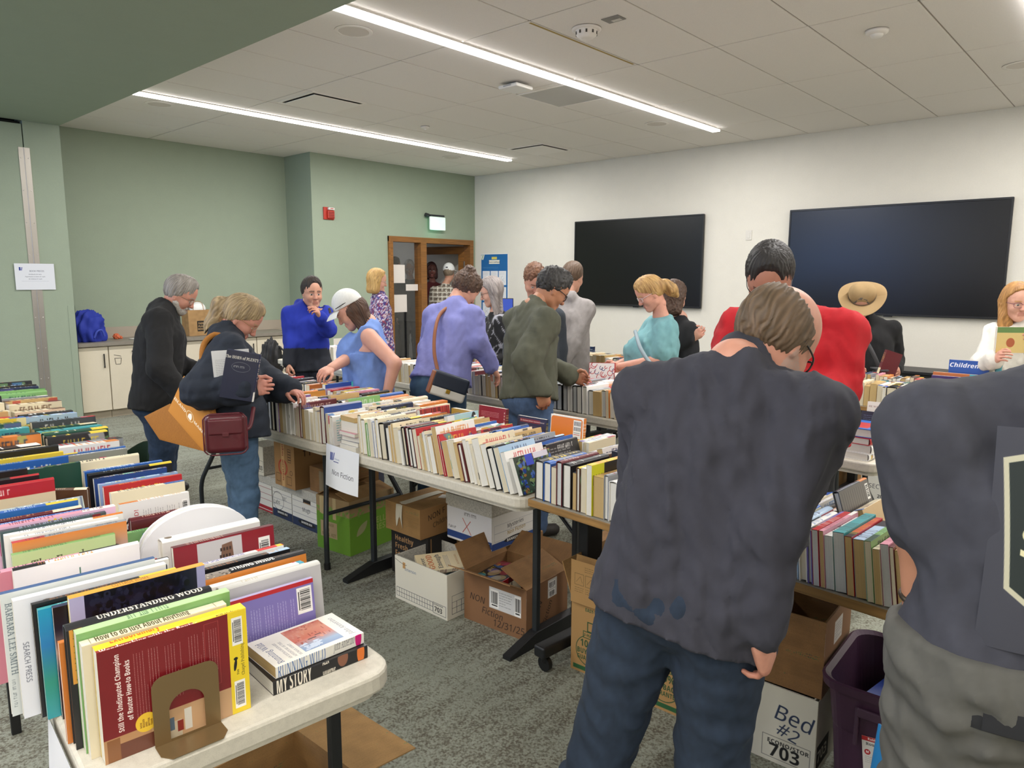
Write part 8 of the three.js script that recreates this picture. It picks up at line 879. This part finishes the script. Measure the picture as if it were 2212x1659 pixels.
  // man in the red jacket
  const p3 = person({ label: 'dark-haired man in bright red jacket behind the fleece man', ht: 1.82, psi: 262, neck: [2.988, 1.469, -1.156], hip: [2.929, 0.991, -1.117], head: [2.817, 1.597, -1.178], hpsi: 250, pitch: 36, cell: 0.011, hcell: 0.0042, skin: '#b9806a', hair: 'short', hairCol: '#211d1c', hairCol2: '#2e2a28', glasses: '#1a1a1c', sh: 1.15, wide: 1.15, wL: [2.645, 1.149, -1.014], eL: [2.924, 1.18, -0.923], wR: [2.575, 1.162, -1.065], eR: [2.691, 1.145, -1.294], cL: 0.8, cR: 0.8,
    top: { name: 'red_jacket', col: '#b3141f', add: 0.034, hem: 0.06, collar: 0.2, neck: 0.3, wr: 0.012, mot: 0.1, cuff: true, arm: 0.034, fx: 10, fy: 8 }, bot: { col: '#16161a', add: 0.02 } });
  // man in the wide-brimmed hat
  const p4 = person({ label: 'man in tan wide-brimmed hat and black top with grey sling bag', ht: 1.76, psi: 240, neck: [6.544, 1.264, -1.879], hip: [6.499, 0.646, -1.794], head: [6.404, 1.415, -1.885], hpsi: 255, pitch: 45, cell: 0.015, hcell: 0.007, skin: '#c08a72', hair: 'short', hairCol: '#6a625a', wL: [6.507, 0.858, -1.605], wR: [6.204, 0.863, -1.866], sh: 1.1, wide: 1.1, top: { name: 'black_top', col: '#131315', add: 0.02, hem: 0.06, collar: 0.25, wr: 0.008 }, bot: { col: '#1a1a1e' } });
  p4.hset('hat_crown', fieldOf([{ a: [0.03, 0.12, 0], b: [-0.03, 0.12, 0], ra: 0.07, k: 0.02, n: [1, 0, 0], s: 1.0 }, { a: [0, 0.07, -0.01], ra: 0.1, k: 0.03 }, { a: [0, 0.215, 0.07], b: [0, 0.215, -0.07], ra: 0.03, k: 0.03, sub: true }], 0.007).map((d, x, y, z) => Math.max(d, 0.05 - y)).mesh(mottle('#a58a62', 0.05)), mCloth); p4.hset('hat_brim', sheet((u, v) => { const a = u * 6.2832, R = 0.1 + 0.08 * v; return [R * Math.cos(a), 0.062 + 0.025 * v * Math.cos(2 * a), R * 1.08 * Math.sin(a)]; }, 40, 5, 0.004), std('#a58a62', 0.9)); p4.hset('hat_cord', tube([...Array(24)].map((_, i) => { const a = i / 24 * 6.2832; return [0.102 * Math.cos(a), 0.072, 0.108 * Math.sin(a)]; }), 0.003, 48, 5, true), std('#4a3c2a', 0.8));
  { const m = std('#4a4a4d', 0.8); strap(p4, [[6.321, 1.354, -1.964], [6.23, 1.221, -1.855], [6.25, 1.05, -1.751], [6.301, 0.907, -1.693]], 0.016, m); const c0 = [6.305, 0.9, -1.686], b = thing('sling_bag', 'dark grey sling bag worn by the man in the hat', 'bag', [c0[0], c0[1] - 0.28, c0[2]], 0.7); part('body', lumpy(0.15, 6, 0.8, 1.05, 0.35), m, b); part('flap', box(0.2, 0.01, 0.06, 0, 0.26, 0), m, b); book({ L: 0.2, H: 0.14, T: 0.03, key: 'm', page: 'c', upright: true, turn: 2.4, roll: 0.3, pos: [6.274, 0.833, -1.632], r: rr, label: 'maroon book held low by the man in the hat', group: 'books held by browsers' }); }
  // girl in white sweatshirt
  const p5 = person({ label: 'girl with long blonde hair and glasses in white sweatshirt, right edge', ht: 1.66, fem: true, psi: 250, neck: [6.136, 1.293, -0.754], hip: [6.042, 0.717, -0.732], head: [6.071, 1.439, -0.782], hpsi: 238, pitch: 6, cell: 0.014, hcell: 0.0055, skin: '#cf9c86', hair: 'long', hairLen: 0.34, hairF: 0.06, hairCol: '#b98a4e', hairCol2: '#8a5f34', glasses: '#6a3a50', wR: [5.718, 1.077, -0.822], wL: [5.869, 1.172, -0.645], wide: 1.1, top: { name: 'sweatshirt', col: '#d9d5cc', add: 0.035, hem: 0.1, wr: 0.012, arm: 0.03, cuff: true }, bot: { col: '#30343c' } });
  { const m = std('#5fb0bc', 0.6), a = [5.758, 1.029, -0.798], b = thing('tote_bag', 'light turquoise bag strap and tote on the girl’s arm'.replace('’', ''), 'bag', [a[0], a[1] - 0.36, a[2]], 0.75); part('body', sheet((u, v) => [(u - 0.5) * (0.22 - 0.1 * v), 0.2 * v, 0.03 * Math.sin(u * 3.1) + 0.01 * Math.sin(v * 8)], 14, 10, 0.004), m, b); part('strap', sheet((u, v) => [-0.05 + 0.05 * u + 0.04 * (1 - v), 0.18 + 0.22 * v, 0.015 * Math.sin(v * 6)], 4, 14, 0.004), m, b); part('strap', sheet((u, v) => [0.02 + 0.05 * u - 0.03 * (1 - v), 0.18 + 0.22 * v, 0.02 + 0.015 * Math.sin(v * 6)], 4, 14, 0.004), m, b); book({ L: 0.17, H: 0.2, T: 0.02, key: 'd', upright: true, hero: true, face: viewCell(120, 90, (x, w, h) => { x.fillStyle = '#c9b070'; x.fillRect(0, 0, w, h); x.fillStyle = '#a0522c'; x.beginPath(); x.arc(w * 0.45, h * 0.6, 16, 0, 7); x.fill(); x.fillStyle = '#5a7a40'; x.fillRect(0, 0, w, 20); }), turn: -0.9, pos: [5.741, 1.121, -0.747], r: rr, label: 'yellow picture book held by the girl in white', group: 'books held by browsers' }); }
  // woman in teal blouse
  const p6 = person({ label: 'blonde woman with ponytail in teal blouse holding a red patterned book', ht: 1.7, fem: true, psi: 312, neck: [4.807, 1.295, -2.829], hip: [4.711, 0.743, -2.815], head: [4.73, 1.489, -2.881], hpsi: 312, pitch: 30, cell: 0.012, hcell: 0.005, skin: '#cf9580', hair: 'pony', hairCol: '#c9a468', hairCol2: '#8a6438', glasses: '#d8c8c8', wide: 1.28, arm: 1.15, bulk: [[0, 0.1, 0.3, 0.13], [0, 0.08, 0.1, 0.14]], wL: [4.433, 0.957, -2.943], eL: [4.609, 1.014, -2.685], wR: [4.52, 0.932, -3.067], cL: 0.6, top: { name: 'blouse', col: '#6f9da2', add: 0.028, hem: 0.16, sleeve: 0.38, arm: 0.034, wr: 0.012, neck: 0.12, fx: 12, fy: 6 }, bot: { col: '#2a303a' } });
  book({ L: 0.22, H: 0.19, T: 0.022, key: 'r', hard: true, hero: true, upright: true, face: viewCell(180, 200, (x, w, h) => { x.fillStyle = '#e4dedc'; x.fillRect(0, 0, w, h); for (let i = 0; i < 40; i++) { x.strokeStyle = i % 3 ? '#b0262c' : '#3a3a6a'; x.lineWidth = 4; x.beginPath(); x.arc(rr() * w, rr() * h, 8 + 14 * rr(), 0, 4.5); x.stroke(); } x.strokeStyle = '#a01c24'; x.lineWidth = 8; x.strokeRect(0, 0, w, h); }), turn: -0.95, lean: -0.15, pos: [4.261, 0.778, -2.974], r: rr, label: 'red and white patterned hardback held over the table', group: 'books held by browsers' });
  book({ L: 0.2, H: 0.19, T: 0.022, key: 'r', hard: true, hero: true, upright: true, face: viewCell(180, 180, (x, w, h) => { x.fillStyle = '#e4dedc'; x.fillRect(0, 0, w, h); for (let i = 0; i < 40; i++) { x.strokeStyle = i % 3 ? '#b0262c' : '#3a3a6a'; x.lineWidth = 4; x.beginPath(); x.arc(rr() * w, rr() * h, 8 + 14 * rr(), 0, 4.5); x.stroke(); } }), turn: -0.5, lean: -0.2, pos: [4.282, 0.745, -2.762], r: rr, label: 'second red patterned volume beside the teal blouse', group: 'books held by browsers' });
  strap(p6, [[4.564, 1.217, -2.9], [4.468, 1.095, -2.784], [4.481, 0.984, -2.685], [4.668, 0.985, -2.689]], 0.014, std('#8fa0a8', 0.6));
  person({ label: 'person with short brown hair in black, behind the teal blouse', ht: 1.68, fem: true, psi: 120, neck: [5.197, 1.277, -2.89], hip: [5.16, 0.765, -2.819], head: [5.185, 1.442, -2.94], hpsi: 100, pitch: 15, cell: 0.016, hcell: 0.007, skin: '#c08f7a', hair: 'bob', curl: 0.004, hairCol: '#4a3426', wR: [5.078, 1.146, -2.722], top: { name: 'black_top', col: '#15161a', hem: 0.1 }, bot: { col: '#20222a' } });
  // man in olive bomber jacket
  const p8 = person({ label: 'dark-haired man with glasses in olive bomber jacket beside the table', ht: 1.76, psi: 112, neck: [3.454, 1.408, -2.949], hip: [3.336, 0.882, -2.874], head: [3.595, 1.528, -2.909], hpsi: 120, pitch: 34, cell: 0.011, hcell: 0.0045, skin: '#b07a5c', hair: 'short', curl: 0.004, hairCol: '#1d1b1b', hairCol2: '#3a3836', glasses: '#15151a', gw: 1.6, sh: 1.08, wR: [3.192, 0.951, -2.657], eR: [3.168, 1.126, -2.752], wL: [3.68, 0.983, -2.817], cR: 0.7, dR: [0.3, -0.9, 0.1], wide: 1.05, top: { name: 'bomber_jacket', col: '#4f5042', add: 0.034, hem: 0.03, collar: 0.3, neck: 0.36, wr: 0.012, arm: 0.036, cuff: true, fx: 9, fy: 10 }, bot: { name: 'jeans', col: '#44597a', add: 0.018, mot: 0.2 } });
  person({ label: 'man with curly brown hair, face down, behind the olive jacket', ht: 1.8, psi: 215, neck: [4.723, 1.362, -3.992], hip: [4.668, 0.746, -3.918], head: [4.659, 1.581, -3.96], hpsi: 215, pitch: 38, cell: 0.017, hcell: 0.0065, skin: '#c8917a', hair: 'short', curl: 0.006, hairCol: '#5a3c2a', hairCol2: '#7a5238', top: { name: 'jacket', col: '#3a4048' }, bot: { col: '#2a2e38' } });
  person({ label: 'man with cropped hair in pale grey hoodie, turned away', ht: 1.78, psi: 75, neck: [5.268, 1.404, -4.077], hip: [5.154, 0.816, -3.999], head: [5.361, 1.605, -4.093], hpsi: 85, pitch: 10, cell: 0.015, hcell: 0.0065, skin: '#c8957e', hair: 'short', hairCol: '#5a4636', wide: 1.1, wR: [4.915, 0.806, -3.884], eR: [5.091, 1.017, -3.886], top: { name: 'hoodie', col: '#8f8a88', add: 0.034, hem: 0.1, hood: true, wr: 0.01, arm: 0.034, mot: 0.14 }, bot: { name: 'jeans', col: '#1f2838' } });
  // woman with long grey hair
  person({ label: 'woman with very long grey hair in black patterned dress', ht: 1.7, fem: true, psi: 305, neck: [4.89, 1.263, -4.615], hip: [4.839, 0.626, -4.532], head: [4.846, 1.468, -4.632], hpsi: 318, pitch: 16, cell: 0.013, hcell: 0.006, skin: '#c99a86', hair: 'long', hairLen: 0.42, hairCol: '#9a928e', hairCol2: '#736a66', glasses: '#2a2a2e', wide: 1.1, wL: [4.615, 0.846, -4.452], eL: [4.803, 0.882, -4.327], wR: [4.606, 0.82, -4.531], top: { name: 'patterned_dress', add: 0.025, hem: 0.5, flare: 0.05, arm: 0.028, wr: 0.008, fn: (c) => (x, y, z) => { const u = (y - c.hip.y); const d = Math.abs(n3(x * 9, y * 9, z * 9)); return lin0(u < 0.16 ? (n3(x * 26, y * 26, z * 26) > 0.12 ? '#7a2a1c' : n3(x * 40, y * 40, z * 40) > 0.3 ? '#a04a2c' : '#191316') : d < 0.03 ? '#8f8f96' : '#141417'); } }, bot: { col: '#141416' } });
  { const a = [4.596, 0.878, -4.434], t = thing('smartphone', 'phone in pale case held by the grey-haired woman', 'phone', a, 0.9); t.rotation.x = 0.5; part('case', rbox(0.075, 0.15, 0.01, 0.006, 0, 0, 0), std('#cfae98', 0.5), t); part('camera_bump', rbox(0.034, 0.036, 0.004, 0.004, -0.012, 0.045, 0.007), std('#1a1a1c', 0.3), t); }
  // woman in lavender sweater
  const p11 = person({ label: 'woman with brown hair bun in lavender sweater bending over the table', ht: 1.7, fem: true, psi: 72, neck: [3.552, 1.4, -3.744], hip: [3.317, 0.859, -3.675], head: [3.681, 1.519, -3.778], hpsi: 100, pitch: 40, cell: 0.012, hcell: 0.005, skin: '#c8937c', hair: 'bun', curl: 0.0045, hairCol: '#3c2a20', hairCol2: '#5c4230', wide: 1.12, wR: [3.626, 0.988, -3.466], eR: [3.525, 1.16, -3.511], bR: [0.1, 1, 0.1], wL: [3.689, 0.974, -4.072], cR: 0.3, top: { name: 'lavender_sweater', col: '#7d7fb8', add: 0.034, hem: -0.03, collar: 0.2, wr: 0.011, arm: 0.03, fx: 10, fy: 6 }, bot: { name: 'jeans', col: '#2f4860', add: 0.02, mot: 0.15 }, leg: 1.12 });
  { const m = std('#8a5230', 0.5), a = [3.185, 0.898, -3.438], b = thing('crossbody_bag', 'navy and white crossbody bag with tan strap', 'bag', a, -0.55); b.rotation.z = -0.35; part('body', rbox(0.25, 0.16, 0.07, 0.02, 0, 0, 0, 0, 0, 0, 3), std('#d8d4cc', 0.5), b); part('flap', rbox(0.252, 0.11, 0.078, 0.02, 0, 0.028, 0, 0, 0, 0, 3), std('#1d2738', 0.5), b); part('side', rbox(0.02, 0.15, 0.074, 0.008, -0.118, 0, 0), m, b); part('clasp', rbox(0.028, 0.026, 0.008, 0.003, 0, -0.03, 0.042), std('#b8963c', 0.3, { metalness: 0.8 }), b); strap(p11, [[3.189, 0.995, -3.544], [3.214, 1.112, -3.602], [3.273, 1.245, -3.657], [3.367, 1.349, -3.711], [3.483, 1.409, -3.732]], 0.013, m, 'bag_strap'); }
  // woman in white cap
  const p12 = person({ label: 'woman in white cap and blue sleeveless top reaching across books', ht: 1.66, fem: true, psi: 308, neck: [3.035, 1.284, -4.079], hip: [3.031, 0.804, -4.04], head: [2.946, 1.373, -4.153], hpsi: 310, pitch: 34, cell: 0.011, hcell: 0.0045, handcell: 0.004, skin: '#cf9a85', hair: 'under', hairLen: 0.21, hairCol: '#5a3c28', hairCol2: '#3c2719', cap: '#d6d6d2', wide: 1.2, arm: 1.12, bulk: [[0, 0.1, 0.3, 0.12], [0, 0.06, 0.08, 0.12]], wL: [2.962, 0.84, -3.793], eL: [3.003, 1.04, -3.76], wR: [2.677, 1.007, -4.023], bR: [0.2, 1, 0.2], cR: 0.5, cL: 0.3, top: { name: 'sleeveless_top', col: '#6f8cc8', add: 0.022, hem: 0.12, sleeve: 0, bare: true, wr: 0.011, neck: 0.12, fx: 10, fy: 6 }, bot: { col: '#55586a', add: 0.02 } });
  p12.hset('sunglasses', merge([tube([[0.088, 0.07, 0.07], [0.092, 0.068, 0.0], [0.085, 0.062, -0.05]], 0.003, 12, 6), tube([[-0.088, 0.07, 0.07], [-0.092, 0.068, 0.0], [-0.085, 0.062, -0.05]], 0.003, 12, 6), rbox(0.06, 0.04, 0.004, 0.01, 0.035, 0.085, 0.118, -0.4), rbox(0.06, 0.04, 0.004, 0.01, -0.035, 0.085, 0.118, -0.4)]), std('#15151a', 0.2));
  // boy
  person({ label: 'boy in blue and navy hooded top with hand at his chin', ht: 1.58, psi: 205, sh: 0.88, wide: 0.88, neck: [3.364, 1.368, -5.348], hip: [3.321, 0.87, -5.286], head: [3.372, 1.469, -5.285], hpsi: 195, pitch: 4, hs: 0.96, cell: 0.012, hcell: 0.0045, handcell: 0.004, skin: '#c9957c', hair: 'short', hairCol: '#1f1816', hairCol2: '#35281f', wL: [3.281, 1.297, -5.047], eL: [3.4, 1.176, -5.115], wR: [3.101, 0.901, -5.235], eR: [3.191, 1.089, -5.327], cL: 0.8, cR: 0.7, top: { name: 'hooded_top', add: 0.028, hem: 0.06, collar: 0.3, hood: true, wr: 0.008, arm: 0.026, fn: band([[0.14, '#1b2f9c'], [-9, '#20242e']]) }, bot: { col: '#1f2330' } });
  // blonde woman in floral blouse
  person({ label: 'woman with blonde bob and floral blouse by the green wall', ht: 1.68, fem: true, psi: 115, neck: [5.185, 1.421, -6.735], hip: [5.138, 0.811, -6.654], head: [5.151, 1.558, -6.728], hpsi: 118, pitch: 8, cell: 0.015, hcell: 0.007, skin: '#cf9a86', hair: 'bob', hairCol: '#c8a464', hairCol2: '#9a7440', glasses: '#c8b8b0', wide: 1.1, top: { name: 'floral_blouse', fn: spots('#cfc6d4', ['#4a3a80', '#8a3a4c', '#3a4a78'], 42, 0.12), hem: 0.1 }, bot: { col: '#a02a30' } });
  // people in the doorway and lobby
  person({ label: 'man in plaid shirt and white cap walking out through the doorway', ht: 1.82, psi: 40, neck: [8.241, 1.466, -8.94], hip: [8.173, 0.918, -8.897], head: [8.305, 1.679, -8.916], hpsi: 60, cell: 0.018, hcell: 0.008, skin: '#b98870', hair: 'short', hairCol: '#7a6a58', cap: '#d8d8d6', capMark: '#3a3440', top: { name: 'plaid_shirt', fn: plaid, hem: 0.08 }, bot: { col: '#30343c' } });
  person({ label: 'man with glasses and short beard behind the sidelight glass', ht: 1.85, psi: 100, neck: [8.227, 1.551, -10.332], hip: [8.174, 0.946, -10.259], head: [8.289, 1.813, -10.321], hpsi: 110, cell: 0.02, hcell: 0.008, skin: '#8a6454', hair: 'short', hairCol: '#1d1b1c', beard: '#2a2422', glasses: '#1a1a1c', top: { name: 'shirt', col: '#454a40' }, bot: { col: '#1c1e24' } });
  person({ label: 'older grey-haired man with glasses and dark jacket behind the glass', ht: 1.84, psi: 225, neck: [8.318, 1.553, -9.93], hip: [8.255, 0.957, -9.87], head: [8.264, 1.761, -9.885], hpsi: 222, pitch: 12, cell: 0.02, hcell: 0.008, skin: '#8f7468', hair: 'short', hairCol: '#8a8680', glasses: '#26262a', top: { name: 'dark_jacket', col: '#2c2c30', hem: 0.12 }, bot: { col: '#1a1c22' } });
  person({ label: 'person in dark red top in the dim lobby', ht: 1.75, psi: 210, neck: [8.44, 1.507, -9.484], hip: [8.384, 0.889, -9.41], head: [8.452, 1.721, -9.517], hpsi: 215, cell: 0.02, hcell: 0.009, skin: '#6a4038', hair: 'bob', hairCol: '#3a1a18', top: { name: 'dark_red_top', col: '#4a1418' }, bot: { col: '#1a1418' } });
  // bearded man in black jacket
  const p19 = person({ label: 'grey-bearded man in black jacket and jeans at the left', ht: 1.8, psi: 118, neck: [2.192, 1.371, -5.365], hip: [2.093, 0.738, -5.336], head: [2.304, 1.469, -5.336], hpsi: 128, pitch: 30, cell: 0.011, hcell: 0.0045, skin: '#c08873', hair: 'short', hairCol: '#9a948c', hairCol2: '#6f6860', beard: '#a8a29a', glasses: '#7a6a58', metal: 0.6, sh: 1.1, wide: 1.15, wR: [2.098, 0.816, -4.925], eR: [2.002, 0.992, -5.009], wL: [2.363, 0.918, -5.302], top: { name: 'black_jacket', col: '#131314', add: 0.04, hem: 0.08, collar: 0.34, neck: 0.4, wr: 0.01, arm: 0.036, fx: 9, fy: 7 }, bot: { name: 'jeans', col: '#25364e', add: 0.024, mot: 0.25 } });
  // woman in navy quilted coat
  const p20 = person({ label: 'woman with grey-blonde ponytail in navy quilted coat reaching for books', ht: 1.64, fem: true, psi: 112, neck: [1.818, 1.288, -3.68], hip: [1.801, 0.871, -3.607], head: [1.91, 1.381, -3.688], hpsi: 128, pitch: 38, cell: 0.01, hcell: 0.0042, handcell: 0.0035, skin: '#c48a78', hair: 'pony', hairLen: 0.3, hairCol: '#a8926c', hairCol2: '#7a684e', glasses: '#b08a60', metal: 0.5, wide: 1.2, arm: 1.12, wR: [1.721, 1.067, -3.286], eR: [1.582, 1.053, -3.481], wL: [2.05, 1, -3.48], bL: [0.2, 1, 0.2], eL: [2.007, 1.028, -3.654], cR: 0.8, cL: 0.4, top: { name: 'quilted_coat', col: '#1d2430', add: 0.045, hem: 0.12, flare: 0.01, collar: 0.3, neck: 0.38, wr: 0.008, arm: 0.04, quilt: true, flare2: 1 }, bot: { name: 'jeans', col: '#54708f', add: 0.016, mot: 0.2, wr: 0.006 }, leg: 1.1 });
  { const m = std('#b8782c', 0.85, { map: rep(fuzzTex, 4, 4) }), A = V(...[1.535, 1.125, -3.807]), uv = canvasTex(256, 256, (x, w, h) => { x.fillStyle = '#c08030'; x.fillRect(0, 0, w, h); txt(x, 'ISLAND', 96, 158, 24, '#efe6d4', { a: 'right', rot: 0.0, f: 'serif' }); txt(x, 'MARKET', 160, 158, 24, '#efe6d4', { f: 'serif' }); x.strokeStyle = '#e0c89a'; x.lineWidth = 4; x.beginPath(); x.arc(128, 156, 27, 0, 7); x.stroke(); x.fillStyle = '#f2ece0'; x.beginPath(); x.moveTo(116, 172); x.quadraticCurveTo(110, 145, 132, 136); x.quadraticCurveTo(148, 150, 138, 176); x.fill(); });
    const b = thing('canvas_tote', 'ochre canvas tote with a white horse logo hanging from the navy coat', 'bag', [A.x, 0.55, A.z]); const o = V(A.x, 0.55, A.z), pt = (p) => V(...p).sub(o), q = [[1.596, 1.1, -3.702], [1.602, 0.938, -3.434], [1.557, 0.754, -3.445], [1.462, 0.785, -3.722], [1.453, 0.885, -3.874], [1.534, 0.959, -3.741]].map(pt), mix2 = (a, b2, t) => a.clone().lerp(b2, t);
    part('front_panel', sheet((u, v) => { const top = mix2(q[0], q[1], u), bot = mix2(q[5].clone().lerp(q[3], 0.2), q[2], u), p = mix2(bot, top, v); return A3(p); }, 12, 12, 0.004), std('#ffffff', 0.85, { map: uv }), b, 'white round horse emblem between two words'); part('fold_panel', sheet((u, v) => A3(mix2(mix2(q[4], q[3], u), mix2(q[5], q[2], u), v)), 10, 8, 0.004), m, b); part('side_panel', sheet((u, v) => { const p = mix2(mix2(q[2], q[1], v), mix2(q[2], q[1], v).add(V(0.1, -0.02, -0.08)), u); return A3(p); }, 6, 8, 0.004), m, b); part('back_panel', sheet((u, v) => { const p = mix2(mix2(q[5], q[2], u), mix2(q[0], q[1], u), v).add(V(0.08, 0, -0.1)); return A3(p); }, 8, 8, 0.004), m, b);
    strap(p20, [[1.613, 0.921, -3.434], [1.621, 1.141, -3.533], [1.652, 1.256, -3.585], [1.711, 1.308, -3.591], [1.757, 1.293, -3.567]], 0.016, m, 'tote_strap'); strap(p20, [[1.744, 0.968, -3.284], [1.698, 0.888, -3.242], [1.654, 0.874, -3.227]], 0.01, std('#5a1a22', 0.5), 'purse_strap');
    const c0 = [1.579, 0.867, -3.249], r = thing('red_purse', 'dark red leather shoulder purse against the navy coat', 'purse', [c0[0], c0[1] - 0.09, c0[2]], -0.5), mR = phy('#5a1420', 0.35, { clearcoat: 0.3, bumpMap: rep(grainTex, 5, 5), bumpScale: 0.0005 }); part('body', rbox(0.185, 0.19, 0.07, 0.03, 0, 0.095, 0, 0, 0, 0, 4), mR, r); part('flap', rbox(0.15, 0.075, 0.02, 0.01, 0, 0.13, 0.032, 0, 0, 0, 3), mR, r); part('piping', tube(roundRect(0.19, 0.195, 0.035, 5).map(([x, y]) => [x, y + 0.095, 0.034]), 0.004, 60, 6, true), mR, r); part('tab', rbox(0.03, 0.02, 0.006, 0.003, 0, 0.094, 0.043), mR, r);
    book({ L: 0.23, H: 0.155, T: 0.035, key: 'n', hard: true, page: 'c', upright: true, hero: true, face: viewCell(180, 260, (x, w, h) => { x.fillStyle = '#1a2038'; x.fillRect(0, 0, w, h); txt(x, 'The HORN of PLENTY', w * 0.5, 34, 21, '#d8d4c4', { a: 'center', f: 'serif', sx: 0.8 }); x.strokeStyle = '#b8b8b0'; x.beginPath(); x.ellipse(w * 0.5, h * 0.32, 50, 26, 0, 0, 7); x.stroke(); txt(x, '~wwwwww', w * 0.28, h * 0.32, 18, '#b8b8b0'); }), turn: -0.62, roll: -0.2, pos: [1.655, 1.022, -3.273], r: rr, label: 'navy hardback The Horn of Plenty held against the coat', group: 'books held by browsers' });
    book({ L: 0.24, H: 0.17, T: 0.012, key: 'w', page: 'w', upright: true, hero: true, face: viewCell(170, 240, (x, w, h) => { x.fillStyle = '#cfd0d0'; x.fillRect(0, 0, w, h); lines(x, 14, 40, w - 28, h - 90, 18, '#8a8c90', rr, 1.5); }), turn: -0.62, roll: 0.05, pos: [1.678, 1.012, -3.337], r: rr, label: 'pale grey paperback held behind the navy hardback', group: 'books held by browsers' }); }
}
scene.traverse(o => { if (o.isMesh) { o.castShadow = true; o.receiveShadow = true; } });
renderer.render(scene, camera);
